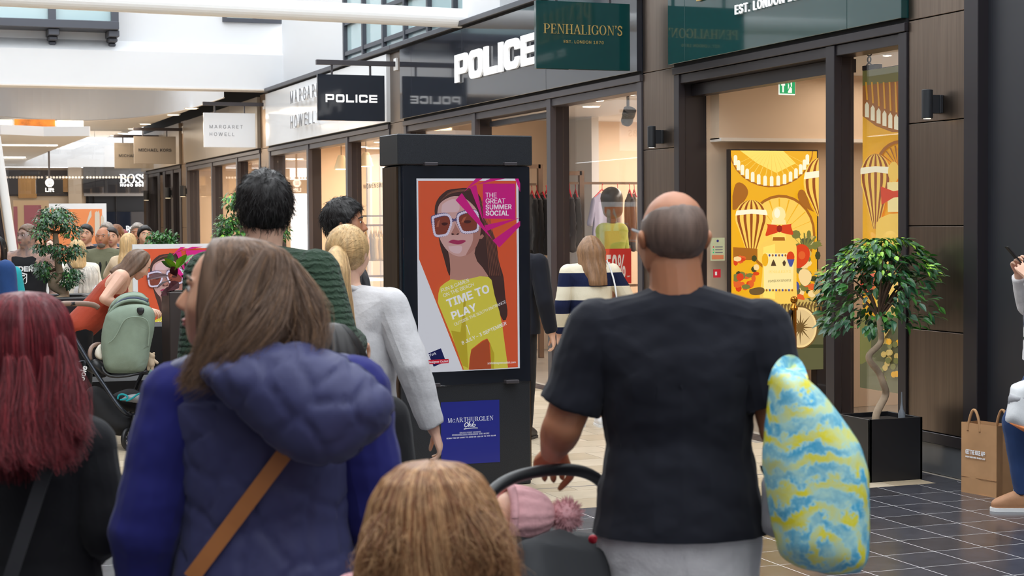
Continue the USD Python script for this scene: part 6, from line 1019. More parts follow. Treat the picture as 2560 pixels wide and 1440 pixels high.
# ================================================================ people and things in the foreground
def world(path, v):
    L_, a = LOC[path]; c, s = math.cos(a), math.sin(a); v = np.asarray(v); return np.stack([v[:, 0]*c-v[:, 1]*s, v[:, 0]*s+v[:, 1]*c, v[:, 2]], 1)+L_
def local(path, p): L_, a = LOC[path]; c, s = math.cos(a), math.sin(a); q = np.atleast_2d(p)-L_; return np.stack([q[:, 0]*c+q[:, 1]*s, -q[:, 0]*s+q[:, 1]*c, q[:, 2]], 1)
def hit(vw, px_, py_, tol=14):
    """depth of the nearest of the given world points under a pixel"""
    c = (vw-EYE)@CAM.T; x, y = 1280+FPX*c[:, 0]/c[:, 2], 720-FPX*c[:, 1]/c[:, 2]; k = np.hypot(x-px_, y-py_) < tol; return c[k, 2].min() if k.any() else None
def band(path, w, t=.004, up=(0, 0, 1.)):
    """a flat strap along a path of points; w wide, its flat side facing the given normals"""
    p, nrm = path; tg = np.gradient(p, axis=0); tg /= np.linalg.norm(tg, axis=1, keepdims=True); s = np.cross(tg, nrm); s /= np.linalg.norm(s, axis=1, keepdims=True); n = np.cross(s, tg); k = len(p)
    v = np.concatenate([p+s*w/2+n*t/2, p-s*w/2+n*t/2, p-s*w/2-n*t/2, p+s*w/2-n*t/2]); f = []
    for i in range(k-1):
        for a in range(4): b = (a+1) % 4; f.append([a*k+i, b*k+i, b*k+i+1, a*k+i+1])
    return v, np.array(f+[[0, 3*k, 2*k, k], [k-1, 2*k-1, 3*k-1, 4*k-1]])
def pillow(pts, T, R, res=.02, it=6):
    """a soft body from a closed outline (2-D, metres): T half thickness, R rounding width"""
    poly = Polygon(pts).buffer(0); ring = poly.exterior; c = np.array(ring.coords)[:-1]; c = c if ring.is_ccw else c[::-1]
    m = MS.extrude(m3.CrossSection([c]), 2., 8).translate((0, 0, -1)); v, f = arr(m.scale((1, 1, .02)).refine_to_length(res)); z = v[:, 2]/.02
    d = np.array([ring.distance(Point(*q[:2])) for q in v]); v[:, 2] = z*T*np.sqrt(np.clip(1-(1-np.clip(d/R, 0, 1))**2, 0, 1)); t = trimesh.Trimesh(v, f, process=True); trimesh.smoothing.filter_taubin(t, iterations=it); return np.array(t.vertices), np.array(t.faces)
def quilt(v, f, space, depth, seed=1, edge=.02):
    """puffs between stitched lines: cells about 'space' across"""
    from scipy.spatial import cKDTree
    rg = np.random.default_rng(seed); o = rg.permutation(len(v)); keep = []; 
    tree_pts = []
    for i in o:
        if all((np.abs(v[i]-p) > space).any() or np.linalg.norm(v[i]-p) > space for p in tree_pts): tree_pts.append(v[i])
    d, _ = cKDTree(np.array(tree_pts)).query(v+(meshkit.noise(v*14, 2)-.5)[:, None]*.02, k=2); k = np.clip((d[:, 1]-d[:, 0])/edge, 0, 1)**.5
    n = trimesh.Trimesh(v, f, process=False).vertex_normals; return v+n*(depth*(k-.12)+.004*(meshkit.fbm(v*22, 2, 4)-.5))[:, None], f
VA = np.stack([CAM[0], CAM[1], -CAM[2]], 1)   # right, up and towards-viewer axes of the picture, for laying out soft outlines at their own depth
def outline(px_pts, D): o = at(*np.mean(px_pts, 0), D); return o, [((np.array(at(x, y, D))-o)@CAM[0], (np.array(at(x, y, D))-o)@CAM[1]) for x, y in px_pts]
def long_strands(t, L, zs, m, count, seed=1, width=.0016, wave=.004, az=(0, 360), drift=.12, fall=0., short=.18, npts=16):
    """strands lying on the hair shell zs, running from the crown to its hem"""
    Z = np.array([z[0] for z in zs]); Rr = np.array([z[1] for z in zs]); OP = np.array([z[2] for z in zs]); CY = np.array([z[3] if len(z) > 3 else -.012 for z in zs])
    def path(rg, n):
        a0 = math.radians(rg.uniform(90+62, 450-62)) if az is None else math.radians(rg.uniform(*az)); e = 1-rg.random()**2*short; s = np.linspace(rg.uniform(0, .35)**1.3, e, n); q = s*(len(Z)-1); z = np.interp(q, range(len(Z)), Z); r = np.interp(q, range(len(Z)), Rr)*rg.uniform(.93, 1.04)
        ph, k = rg.uniform(0, 6.3), rg.uniform(7, 13); a = a0+drift*(rg.random()-.5)*2*s+wave*s/np.maximum(r, .03)*np.sin(s*k+ph)*.6; r = r+wave*np.sin(s*k*1.1+ph+1.5)*s
        return np.array([L(ri*math.cos(ai)+fall*si*si, cy+1.18*ri*math.sin(ai), zi) for ri, ai, zi, cy, si in zip(r, a, z, np.interp(q, range(len(Z)), CY), s)])
    return strands(t, 'hair_strands', None, path, count, m, width, seed, npts)
def lock(t, pts, n_, r_, m, seed, wave=.006, width=.0013):
    """a loose lock of strands following a path, narrowing to wispy ends"""
    def path(rg, n):
        s = np.linspace(0, rg.uniform(.82, 1.), n); c = curve(pts, 40); p = np.stack([np.interp(s*39, range(40), c[:, i]) for i in range(3)], 1); o = rg.normal(size=3)*r_*.45; ph, k = rg.uniform(0, 6.3), rg.uniform(8, 14); w = rg.normal(size=3)
        return p+o*(.25+.75*np.minimum(s*2.2, 1)-.4*s)[:, None]+w*(wave*np.sin(s*k+ph)*s)[:, None]
    return strands(t, 'hair_lock', None, path, n_, m, width, seed, 14)
def shell(L, zs):
    return longhair(L, 0, 0, [(z[0], z[1], z[2]) for z in zs])
def on_lean(o): return o
# ---- tall fair-haired woman with ponytail in a pale cardigan
xy, z = spot(858, 568, 7.2)
def pony(t, J, h, L):
    PT = [L(0, -.055, .075), L(0, -.086, .045), L(.012, -.116, -.02), L(.03, -.128, -.09), L(.045, -.126, -.15)]; pts = curve(PT, 14); part(t, 'ponytail', tube(pts, np.r_[np.linspace(.014, .030, 5), np.linspace(.032, .018, 9)]*h*1.1, 14), 'hair_blond', smooth=True)
    def path(rg, n):
        a, q = rg.uniform(0, 6.3), rg.uniform(.5, 1); p = curve(PT, n); r = np.interp(np.linspace(0, 1, n), [0, .3, .6, 1], [.016, .036, .036, .026])*h*q*1.1; return p+np.stack([r*math.cos(a), r*math.sin(a), 0*r], 1)
    strands(t, 'hair_strands', None, path, 1500, 'hair_blond', .0018, 5); strands(t, 'hair_strands', None, path, 300, 'hair_lightbrown', .0016, 6)
person('fair-haired woman with a ponytail in a long pale grey cardigan', (xy[0]+.02, xy[1]), VIEW-18, z, 'skin_fair', ('tied', 'hair_blond'), ('coat', 'fab_lightgrey'), ('trousers', 'fab_black'), female=True, wide=1.15, res=.016, extra=pony, pose=dict(er=(.175, -.02, .66), wr=(.215, .02, .50), el=(-.15, .0, .64), wl=(-.13, .1, .56)), folds=.006)
# ---- dark-haired child
xy, z = spot(832, 806, 4.95); person('child with dark hair and a black coat, just showing over the blue hood', xy, VIEW, z, 'skin_light', ('longbob', 'hair_black', 1.15), ('coat', 'fab_black'), ('trousers', 'fab_navy'), res=.02, hd=1.12)
# ---- seated person in jeans
p_ = at(520, 900, 13.0); bp_ = thing('bench', 'plain black leather bench in front of the tall brown planter', 'bench', (p_[0], p_[1], 0), VIEW); part(bp_, 'cushion', B(-.25, -.22, .28, .42, .22, .45, .04), 'leather_black'); part(bp_, 'base', B(-.22, -.2, 0, .4, .2, .28), 'planter_black')
person('seated person in blue jeans, only a knee showing beside the pushchair', (p_[0], p_[1]), VIEW+98, 1.70, 'skin_fair', ('short', 'hair_brown'), ('tee', 'fab_navy'), ('jeans', 'fab_denim'), 'shoe_white', sit=True, res=.025, pose=dict(el=(-.14, .06, .64), er=(.14, .06, .64), wl=(-.06, .17, .56), wr=(.06, .17, .56)))
p_ = at(182, 735, 15.9); person('baby in a white sunhat behind the bonsai trunk', (p_[0], p_[1]), VIEW-60, .95, 'skin_fair', ('cap', 'fab_white'), ('tee', 'fab_white'), ('trousers', 'fab_white'), res=.03, hd=1.5, z0=.0) if 0 else None
# ---- bald man in black tee shirt
xy, z = spot(1676, 461, 4.25)
def man_extra(t, J, h, L): pass
person('bald man in a black tee shirt and pale grey shorts, seen from behind', (xy[0]+.02, xy[1]), VIEW-2, z, 'skin_tan', ('bald', 'hair_shaved'), ('tee', 'fab_navy_tee'), ('shorts', 'fab_lightgrey'), 'shoe_white', wide=1.12, res=.011, folds=.010, hem=.034, look=(14, 0), glasses=True, curl=1.25, collar=False,
       pose=dict(sl=(-.112, -.008, .798), sr=(.112, -.008, .798), chest=(0, -.006, .735), el=(-.160, -.005, .668), wl=(-.176, .10, .618), er=(.135, -.03, .665), wr=(.168, .06, .672), head=(-.008, .006, .868)))
# ---- tote bag, blue and yellow
bagm = usdkit.material(stage, '/World/Looks/tote_print', {'t': ('texture_coordinate', {}), 'm': ('mapping', dict(location=(.02, 0, -.16))), 'w': ('wave_texture', dict(wave_type='rings', rings_direction='y', scale=5.5, distortion=7.5, detail=4., detail_scale=2.6, detail_roughness=.7)), 'n': ('noise_texture', dict(scale=11, detail=3, distortion=1.5)), 'r': ('rgb_ramp', dict(ramp=[(.0, S(66, 164, 206)), (.28, S(120, 196, 222)), (.50, S(182, 222, 216)), (.66, S(198, 212, 140)), (.82, S(226, 218, 62)), (1., S(222, 212, 44))])), 'q': ('rgb_ramp', dict(ramp=[(.38, (0, 0, 0)), (.70, (.95, .95, .95))])), 'x': ('mix_color', dict(b=S(178, 218, 206))), 'p': ('principled_bsdf', dict(roughness=.5))},
    [('t.object', 'm.vector'), ('m.vector', 'n.vector'), ('m.vector', 'w.vector'), ('w.fac', 'r.fac'), ('n.fac', 'q.fac'), ('q.color', 'x.fac'), ('r.color', 'x.a'), ('x.result', 'p.base_color')], surface='p.BSDF'); MATS['tote_print'] = bagm
o, pts = outline([(1930, 915), (1995, 925), (2060, 985), (2110, 1050), (2150, 1110), (2172, 1180), (2174, 1300), (2172, 1395), (2150, 1432), (2080, 1436), (2000, 1420), (1950, 1390), (1925, 1290), (1905, 1150), (1915, 1040)], 4.02)
tb = thing('tote_bag', 'soft bright blue and yellow swirled bag hanging from the bald man\u2019s arm', 'bag', (o[0], o[1], o[2]-.3)); v, f = pillow(pts, .075, .09); 
part(tb, 'body', (v@VA.T+o, f), 'tote_print', smooth=True, local=False); part(tb, 'strap', band((curve([at(1938, 965, 4.03), at(1950, 925, 4.06), at(1975, 905, 4.12), at(2002, 945, 4.04)], 16), np.tile(-CAM[2], (16, 1))), .035), 'tote_print', local=False)
# ---- grey and black changing bag at his hip
o, pts = outline([(1905, 1190), (1960, 1215), (2010, 1260), (2028, 1310), (2010, 1345), (1950, 1350), (1905, 1330)], 4.2); cb = thing('shoulder_bag', 'small grey bag with a black flap hanging at the bald man\u2019s hip', 'bag', (o[0], o[1], o[2]-.1)); v, f = pillow(pts, .05, .04); part(cb, 'body', (v@VA.T+o, f), 'fab_grey', smooth=True, local=False)
o2, pts = outline([(1895, 1160), (1960, 1185), (2020, 1235), (2030, 1275), (1990, 1262), (1930, 1225)], 4.13); v, f = pillow(pts, .02, .03); part(cb, 'flap', (v@VA.T+o2, f), 'fab_black', smooth=True, local=False); o2, pts = outline([(1940, 1345), (2010, 1335), (1995, 1378), (1955, 1385)], 4.17); v, f = pillow(pts, .03, .03); part(cb, 'base', (v@VA.T+o2, f), 'fab_charcoal', smooth=True, local=False)
part(cb, 'strap', tube(curve([at(1905, 1175, 4.2), at(1860, 1000, 4.1), at(1800, 820, 4.05)], 12), .012, 8), 'leather_black', local=False) if 0 else None
# ---- pram with car seat and baby
pr = thing('pram', 'black pram with a carry seat and arched handle, held by the bald man', 'pram', (*at(1390, 1400, 4.41)[:2], 0)); A3 = lambda x, y, d: at(x, y, d+.46)
mat('pram_black', (.012, .012, .014), .4); mat('pram_fabric', (.014, .015, .018), .8, bump=(120, .001)); mat('blue_trim', S(64, 104, 168), .6)
part(pr, 'carry_handle', tube(curve([A3(1150, 1345, 3.62), A3(1195, 1272, 3.68), A3(1245, 1216, 3.74), A3(1310, 1186, 3.80), A3(1400, 1174, 3.88), A3(1470, 1184, 3.98), A3(1518, 1222, 4.06), A3(1552, 1290, 4.12), A3(1560, 1370, 4.16)], 40), .0155, 12), 'pram_black', smooth=True, local=False)
w0 = [A3(1170, 1390, 3.66), A3(1520, 1385, 4.12), A3(1300, 1355, 4.3), A3(1240, 1470, 3.6), A3(1500, 1480, 3.9), A3(1400, 1480, 4.3), A3(1350, 1560, 3.95)]
part(pr, 'seat_shell', finish(H(*[sp(p, .05) for p in w0]), .03, 8, (.004, 8)), 'pram_fabric', smooth=True, local=False); part(pr, 'canopy', finish(H(sp(A3(1330, 1400, 3.62), .05), sp(A3(1470, 1410, 3.78), .05), sp(A3(1400, 1352, 3.80), .03), sp(A3(1330, 1470, 3.58), .06), sp(A3(1490, 1480, 3.75), .05)), .025, 6, (.006, 10)), 'pram_fabric', smooth=True, local=False)
part(pr, 'trim', tube(curve([A3(1262, 1376, 3.72), A3(1285, 1370, 3.76), A3(1308, 1372, 3.80)], 8), .012, 8), 'blue_trim', smooth=True, local=False); part(pr, 'trim', tube(curve([A3(1420, 1358, 3.90), A3(1440, 1362, 3.93), A3(1462, 1372, 3.96)], 8), .010, 8), 'blue_trim', smooth=True, local=False)
part(pr, 'release_button', xf(trimesh.creation.icosphere(2, .012), None, A3(1482, 1348, 3.98)), 'pr_red', smooth=True, local=False); part(pr, 'handle_hub', H(sp(A3(1490, 1352, 4.06), .02), sp(A3(1490, 1400, 4.06), .03)), 'pram_black', smooth=True, local=False)
cpos = at(1370, 1500, 4.41); fx_ = np.array([cpos[0], cpos[1], 0])
for dx, dy in ((-.25, -.3), (.25, -.3), (-.25, .35), (.25, .35)):
    w_ = fx_+rotz(VIEW)@np.array([dx, dy, .1]); part(pr, 'wheel', xf(trimesh.creation.torus(.085, .018, 24, 10), rotz(VIEW)@roty(90), w_), 'pram_black', smooth=True, local=False); part(pr, 'frame_tube', tube([w_, fx_+rotz(VIEW)@np.array([dx*.8, dy*.2, .62])], .012, 8), 'pram_black', local=False)
hatc = A3(1306, 1286, 3.86); by_ = thing('person', 'baby in a ribbed pink bobble hat lying in the pram', 'person', (hatc[0], hatc[1], hatc[2]-.2)); ax = CAM[0]*.93-CAM[1]*.05+CAM[2]*.25; ax /= np.linalg.norm(ax); s1 = np.cross(ax, CAM[1]); s1 /= np.linalg.norm(s1); u1 = np.cross(s1, ax); RB = np.stack([s1, u1, ax], 1)
bodyb = [el3(hatc-ax*.01, (.063, .065, .069), RB), el3(hatc-ax*.14-u1*.03, (.07, .06, .09), RB), H(sp(hatc-ax*.05-u1*.02, .03), sp(hatc-ax*.12-u1*.03, .05)), el3(hatc-ax*.035+u1*.055, (.008, .010, .008), RB)]
for s_ in (-1, 1): bodyb += [H(sp(hatc-ax*.10+s1*s_*.06-u1*.02, .025), sp(hatc-ax*.17+s1*s_*.08+u1*.0, .02)), H(sp(hatc-ax*.2+s1*s_*.03-u1*.04, .035), sp(hatc-ax*.30+s1*s_*.05-u1*.02, .025))]+hand(hatc-ax*.18+s1*s_*.08, -ax, u1, .8, .9, s_)
part(by_, 'body', finish(uni(bodyb), .012, 4), 'skin_fair', smooth=True, local=False); n_ = 28; v = []; rw = 14
for i in range(rw):
    t_ = math.pi/2*i/(rw-1)
    for j in range(n_*2): a = math.pi*j/n_; rr = .0745*math.cos(t_*.93)*(1+.03*math.sin(a*14)); v.append(hatc-ax*.038+ax*(.120*math.sin(t_))+(s1*math.cos(a)+u1*math.sin(a))*rr)
v = np.array(v); f = [[i*n_*2+j, i*n_*2+(j+1) % (n_*2), (i+1)*n_*2+(j+1) % (n_*2), (i+1)*n_*2+j] for i in range(rw-1) for j in range(n_*2)]; hat = part(by_, 'hat', (v, np.array(f)), 'fab_pink', smooth=True, local=False)
a_ = np.linspace(0, 2*np.pi, 30); part(by_, 'hat_brim', tube(np.array([hatc-ax*.04+(s1*math.cos(a)+u1*math.sin(a))*.074 for a in a_]), .011, 10, cap=False), 'fab_pink', smooth=True, local=False); part(by_, 'hat_tie', tube(np.array([hatc+ax*.068+(s1*math.cos(a)+u1*math.sin(a))*.028 for a in a_]), .006, 8, cap=False), 'fab_charcoal', smooth=True, local=False)
rg = np.random.default_rng(3)
pomc = hatc+ax*.114; part(by_, 'bobble', finish(el3(pomc, (.037, .037, .037), RB), .008, 1, (.006, 40)), 'fab_pink', smooth=True, local=False); strands(hat, 'bobble_yarn', None, lambda r_, n: (lambda d: local(by_, pomc+d*np.linspace(.02, r_.uniform(.040, .051), n)[:, None]+r_.normal(size=3)*.002))((lambda q: q/np.linalg.norm(q))(r_.normal(size=3))), 700, 'fab_pink', .003, 2, 4)
# ---- woman in the quilted gilet
D0 = 3.72; xy = at(655, 720, D0)[:2]; ZW = [(.130, .004, 0, -.012), (.126, .028, 30, -.014), (.116, .044, 50, -.016), (.098, .054, 58, -.020), (.072, .060, 60, -.024), (.044, .063, 60, -.026), (.012, .064, 63, -.028), (-.02, .064, 66, -.028), (-.05, .060, 69, -.024), (-.075, .054, 72, -.02), (-.095, .046, 75, -.014)]
store = {}
def gilet(t, J, h, L):
    S_ = lambda p, r: sp(p, r*h)
    m = uni([H(el3(J['chest'], np.array([.112, .088, .09])*h), S_(J['sl']*.86+J['neck']*.14, .045), S_(J['sr']*.86+J['neck']*.14, .045), S_(J['neck'], .044)), H(el3(J['chest'], np.array([.114, .088, .09])*h), el3(J['belly'], np.array([.106, .086, .075])*h)), H(el3(J['belly'], np.array([.106, .086, .075])*h), el3(J['pelvis'], np.array([.118, .094, .07])*h))]).trim_by_plane((0, 0, 1.), .47*h)
    v, f = finish(m, .013, 8); v, f = quilt(v, f, .078, .010, 4); part(t, 'gilet', (v, f), 'fab_quilt', 'quilted slate blue gilet with a hood', smooth=True); vw = world(t, v)
    o, pts = outline([(505, 930), (560, 895), (660, 868), (760, 864), (850, 895), (920, 940), (968, 985), (978, 1025), (962, 1065), (900, 1120), (850, 1150), (800, 1158), (730, 1142), (660, 1090), (600, 1030), (540, 975)], 3.50); hv, hf = pillow(pts, .085, .12, .011); hv, hf = quilt(hv, hf, .062, .010, 9); hw = hv@VA.T+o; part(t, 'hood', (local(t, hw), hf), 'fab_quilt', smooth=True)
    allw = np.vstack([vw, hw]); P_ = []
    for k in np.linspace(0, 1, 22):
        px_, py_ = 722+(470-722)*k, 1120+(1455-1120)*k; d = hit(vw, px_, py_, 20); P_.append(at(px_, py_, (d or 3.45)-.012))
    P_ = np.array(P_); P_[:, :] = np.stack([np.convolve(np.pad(P_[:, i], 2, 'edge'), np.ones(5)/5, 'valid') for i in range(3)], 1); part(t, 'bag_strap', band((local(t, P_), np.tile(local(t, LOC[t][0]-CAM[2])[0], (22, 1))), .034), 'leather_tan', 'tan leather bag strap')
    part(t, 'hair', longhair(L, 0, 0, [z[:3] for z in ZW]), 'hair_brown', smooth=True); long_strands(t, L, ZW, 'hair_brown', 4200, 3, .0013, .006, None, .16)
    long_strands(t, L, ZW, 'hair_lightbrown', 700, 8, .0012, .006, None, .16)
    for pts, n_, r_, sd in (([(605, 640, 3.62), (556, 760, 3.60), (520, 870, 3.58), (452, 968, 3.58)], 900, .036, 1), ([(660, 640, 3.58), (600, 780, 3.53), (560, 880, 3.52), (488, 962, 3.53)], 800, .045, 2), ([(700, 640, 3.57), (680, 780, 3.52), (600, 880, 3.49), (530, 935, 3.50)], 700, .05, 3), ([(730, 660, 3.58), (775, 760, 3.54), (790, 830, 3.52), (778, 880, 3.50)], 500, .04, 4)):
        lk = local(t, np.array([at(*p) for p in pts])); lock(t, lk, n_, r_, 'hair_brown', sd); lock(t, lk, n_//5, r_, 'hair_lightbrown', sd+20)
person('woman in a quilted blue hooded gilet with a tan bag strap, face turned left', xy, VIEW+6, 1.685, 'skin_light', ('none', 'hair_brown'), ('sleeves', 'fab_royal'), ('jeans', 'fab_black'), female=True, wide=1.22, res=.011, folds=.008, look=(84, 4), extra=gilet, collar=False, hd=1.07,
       pose=dict(head=(-.052, .012, .866), neck=(-.012, -.004, .822), sl=(-.106, -.008, .788), sr=(.114, -.008, .790), el=(-.150, -.015, .625), er=(.140, .01, .63), wl=(-.160, .05, .49), wr=(.12, .12, .52)))
# ---- woman with dark red hair
D0 = 3.85; xy = at(62, 735, D0)[:2]; zt = at(70, 735, D0)[2]; ZR = [(.132, .004, 0), (.128, .030, 25), (.117, .047, 45), (.098, .058, 55), (.070, .064, 58), (.040, .066, 60), (.005, .067, 62), (-.03, .068, 64), (-.065, .068, 66), (-.095, .066, 68), (-.125, .060, 70), (-.148, .050, 75)]
def redhair(t, J, h, L):
    part(t, 'hair', longhair(L, 0, 0, ZR), 'hair_red', smooth=True); long_strands(t, L, ZR, 'hair_red', 4200, 5, .0014, .005, None, .14); long_strands(t, L, ZR, 'hair_redlight', 900, 6, .0013, .006, None, .16)
    for pts, sd in (([(150, 850), (165, 980), (170, 1090), (190, 1145)], 1), ([(120, 900), (135, 1020), (140, 1110), (150, 1165)], 2), ([(60, 900), (70, 1030), (75, 1110), (90, 1160)], 3), ([(165, 870), (182, 980), (190, 1050), (215, 1090)], 4), ([(20, 900), (25, 1030), (20, 1110), (28, 1160)], 5)):
        lk = local(t, np.array([at(x, y, 3.70-.03*i) for i, (x, y) in enumerate(pts)])); lock(t, lk, 420, .04, 'hair_red', sd, .006); lock(t, lk, 200, .04, 'hair_redlight', sd+7, .006)
    P_ = np.array([at(122+(20-122)*k, 1150+(1460-1150)*k, 3.66) for k in np.linspace(0, 1, 12)]); d_ = local(t, P_); part(t, 'bag_strap', band((d_+np.array([0, .0, 0]), np.tile(local(t, LOC[t][0]-CAM[2])[0], (12, 1))), .03), 'fab_charcoal')
person('woman with long dark red hair in a plain black top, seen from behind', xy, VIEW+4, zt, 'skin_fair', ('none', 'hair_darkbrown'), ('knit', 'fab_black'), ('trousers', 'fab_black'), female=True, wide=1.0, res=.014, folds=.005, extra=redhair, collar=False, hd=1.04, pose=dict(sr=(.088, -.008, .780), er=(.112, -.03, .66), wr=(.06, .10, .60)))
# ---- child with wild fair-brown curls
D0 = 3.02; xy = at(1062, 1150, D0)[:2]; zt = at(1045, 1162, D0)[2]; ZC = [(.134, .004, 0), (.128, .034, 25), (.114, .052, 40), (.092, .064, 50), (.060, .073, 55), (.025, .080, 58), (-.015, .086, 60), (-.055, .090, 62), (-.10, .092, 64), (-.15, .09, 68), (-.20, .080, 72), (-.24, .07, 75)]
def curls(t, J, h, L):
    part(t, 'hair', longhair(L, 0, 0, [(z, r*.9, o) for z, r, o in ZC]), 'hair_auburn', smooth=True); long_strands(t, L, ZC, 'hair_auburn', 4200, 7, .0014, .012, None, .3, .02, .35, 24); long_strands(t, L, ZC, 'hair_curl', 3600, 9, .0013, .014, None, .3, .02, .35, 24)
    for px_, sd in ((1150, 1), (1200, 2), (1240, 3), (960, 4), (1000, 5)): lk = local(t, np.array([at(1060+(px_-1060)*.45, 1235, 2.97), at(1060+(px_-1060)*.8, 1320, 2.93), at(px_, 1385, 2.90), at(px_+(26 if px_ > 1060 else -10), 1460, 2.92)])); lock(t, lk, 420, .045, 'hair_auburn', sd, .014); lock(t, lk, 360, .045, 'hair_curl', sd+9, .014)
person('child with a mane of wavy fair-brown hair, in the bottom foreground', (xy[0]+.015, xy[1]), VIEW-12, zt, 'skin_fair', ('none', 'hair_auburn'), ('long', 'fab_pink'), ('trousers', 'fab_denim'), res=.014, extra=curls, hd=1.22, collar=False, wide=1.02)
# ---- man with a phone at the right edge
def phone(t, J, h, L):
    p = J['wr']+np.array([-.035, .030, .040])*h; R_ = rotx(-40); part(t, 'phone', xf(B(-.036, -.004, -.075, .036, .004, .075, .003), R_, p+np.array([-.02, .0, .02])*h), 'phone_black', smooth=30); part(t, 'belt', tube(np.array([[.105*h*math.cos(a), -.004*h+.082*h*math.sin(a), .555*h] for a in np.linspace(0, 6.3, 30)]), .012*h, 6), 'leather_black'); part(t, 'under_shirt', H(sp(J['chest']+np.array([0, .06, 0])*h, .03*h), sp(J['belly']+np.array([0, .056, -.03])*h, .03*h)), 'fab_navy', smooth=True)
person('man in a pale jacket and blue jeans holding up his phone', (6.53, 8.33), VIEW+88, 1.80, 'skin_fair', ('short', 'hair_darkbrown'), ('long', 'fab_lightgrey'), ('jeans', 'fab_denim'), 'shoe_tan', wide=1.1, res=.014, look=(0, -22), extra=phone, curl=.7,
       pose=dict(el=(-.125, .035, .655), wl=(-.05, .085, .755), er=(.12, .045, .66), wr=(.06, .09, .765), kl=(-.06, .135, .290), kr=(.06, .03, .285), al=(-.06, .105, .045), ar=(.06, .0, .045)))
o, pts = outline([(2512, 1052), (2528, 962), (2560, 950), (2610, 952), (2630, 1080), (2560, 1075)], 9.75); sb_ = thing('carrier_bag', 'white carrier bag with a grey band and an orange base at the right picture edge', 'bag', (o[0], o[1], o[2]-.1)); v, f = pillow(pts, .05, .06, .02); part(sb_, 'body', (v@VA.T+o, f), 'fab_white', smooth=True, local=False)
o2, pts = outline([(2519, 1010), (2523, 985), (2622, 985), (2624, 1010)], 9.74); v, f = pillow(pts, .054, .05, .02); part(sb_, 'band', (v@VA.T+o2, f), 'fab_grey', smooth=True, local=False); o2, pts = outline([(2520, 1056), (2560, 1062), (2632, 1060), (2632, 1085), (2560, 1080)], 9.74); v, f = pillow(pts, .05, .05, .02); part(sb_, 'base', (v@VA.T+o2, f), 'hoard_orange', smooth=True, local=False)
part(sb_, 'handle', tube(curve([at(2560, 955, 9.75), at(2572, 860, 9.78), at(2580, 790, 9.8), at(2590, 860, 9.8), at(2605, 955, 9.75)], 20), .006, 6), 'fab_white', smooth=True, local=False)
# ================================================================ sage pushchair
SD = 13.15; U = lambda u, v, d=0.: at(u/2.6667, 640+v/2.6667, SD+d); st = thing('pushchair', 'sage green pushchair with a brown handle and black frame, seen from behind', 'pushchair', (*U(760, 1200)[:2], 0))
mat('frame_gun', (.045, .050, .062), .3, .7); mat('handle_brown', S(138, 112, 98), .5); mat('wheel_rim', S(190, 190, 190), .3, .8); mat('mesh_black', (.008, .008, .01), .85)
C_ = lambda pts, n=30: curve([U(*p) for p in pts], n); tb_ = lambda name, pts, r, m, n=30: part(st, name, tube(C_(pts, n), r, 10), m, smooth=True, local=False)
tb_('handle', [(386, 398, -.05), (366, 372, -.06), (372, 342, -.07), (405, 322, -.07), (480, 317, -.02), (600, 322, .10), (655, 345, .16)], .021, 'handle_brown'); tb_('handle_clamp', [(478, 308, -.02), (482, 330, -.02)], .026, 'pram_black', 4); tb_('handle_joint', [(382, 392, -.05), (405, 425, -.05)], .024, 'pram_black', 4)
tb_('side_frame', [(392, 405, -.05), (480, 520, -.06), (600, 720, -.08), (700, 870, -.1), (790, 1000, -.12), (840, 1048, -.1), (890, 1062, .0), (990, 1050, .2)], .017, 'frame_gun', 50); tb_('side_frame', [(985, 735, .25), (1030, 810, .24), (1085, 905, .22), (1120, 980, .2), (1060, 1040, .2), (990, 1050, .2)], .015, 'frame_gun')
tb_('rear_leg', [(572, 705, -.06), (545, 850, -.06), (512, 1040, -.06), (500, 1120, -.06)], .016, 'frame_gun'); tb_('rear_leg', [(960, 760, .3), (900, 900, .35), (880, 1000, .4)], .016, 'frame_gun'); tb_('arm_loop', [(560, 760, -.05), (510, 745, -.06), (512, 718, -.04), (560, 705, 0), (600, 720, .02)], .010, 'frame_gun'); tb_('bumper_bar', [(602, 690, -.05), (600, 635, -.05), (620, 600, 0), (665, 588, .08)], .016, 'handle_brown'); tb_('seat_hoop', [(680, 740, -.1), (735, 800, -.12), (860, 797, -.1), (985, 772, .0)], .011, 'pram_black')
part(st, 'seat_hinge', finish(H(sp(U(640, 730, -.04), .05), sp(U(680, 770, -.02), .05), sp(U(600, 745, -.04), .03)), .02, 4), 'pram_black', smooth=True, local=False); tb_('foot_pedal', [(515, 955, -.12), (572, 992, -.12)], .014, 'pram_black', 5)
g = affinity.rotate(glyphs('Joie', .044, 700), 78, origin=(0, 0)); part(st, 'lettering', (lambda m: (arr(m)[0]@np.stack([CAM[0], CAM[1], -CAM[2]], 1).T+U(562, 835, -.082), arr(m)[1]))(slab(g, .002)), 'print_white', local=False)
def soft(name, uv, d, T, R, m, res=.02, wr=None, lab=None):
    pp = [(u/2.6667, 640+v_/2.6667) for u, v_ in smooth_poly(uv, 60)]; o, pts = outline(pp, SD+d); v, f = pillow(pts, T, R, res)
    if wr: v = v+np.c_[np.zeros((len(v), 2)), wr*(meshkit.fbm(v*12, 3, 3)-.5)*2]
    return part(st, name, (v@VA.T+o, f), m, lab, smooth=True, local=False)
soft('seat_back', [(700, 420), (740, 360), (850, 325), (960, 325), (1015, 350), (1032, 400), (1025, 500), (1000, 620), (965, 760), (900, 780), (780, 782), (715, 770), (690, 720), (676, 600), (680, 500)], -.05, .075, .16, 'fab_sage', .02, .004)
soft('canopy', [(700, 470), (712, 400), (740, 320), (800, 262), (880, 240), (950, 250), (985, 290), (996, 335), (940, 330), (850, 332), (770, 360), (720, 430)], .12, .16, .2, 'fab_sage', .02, .006)
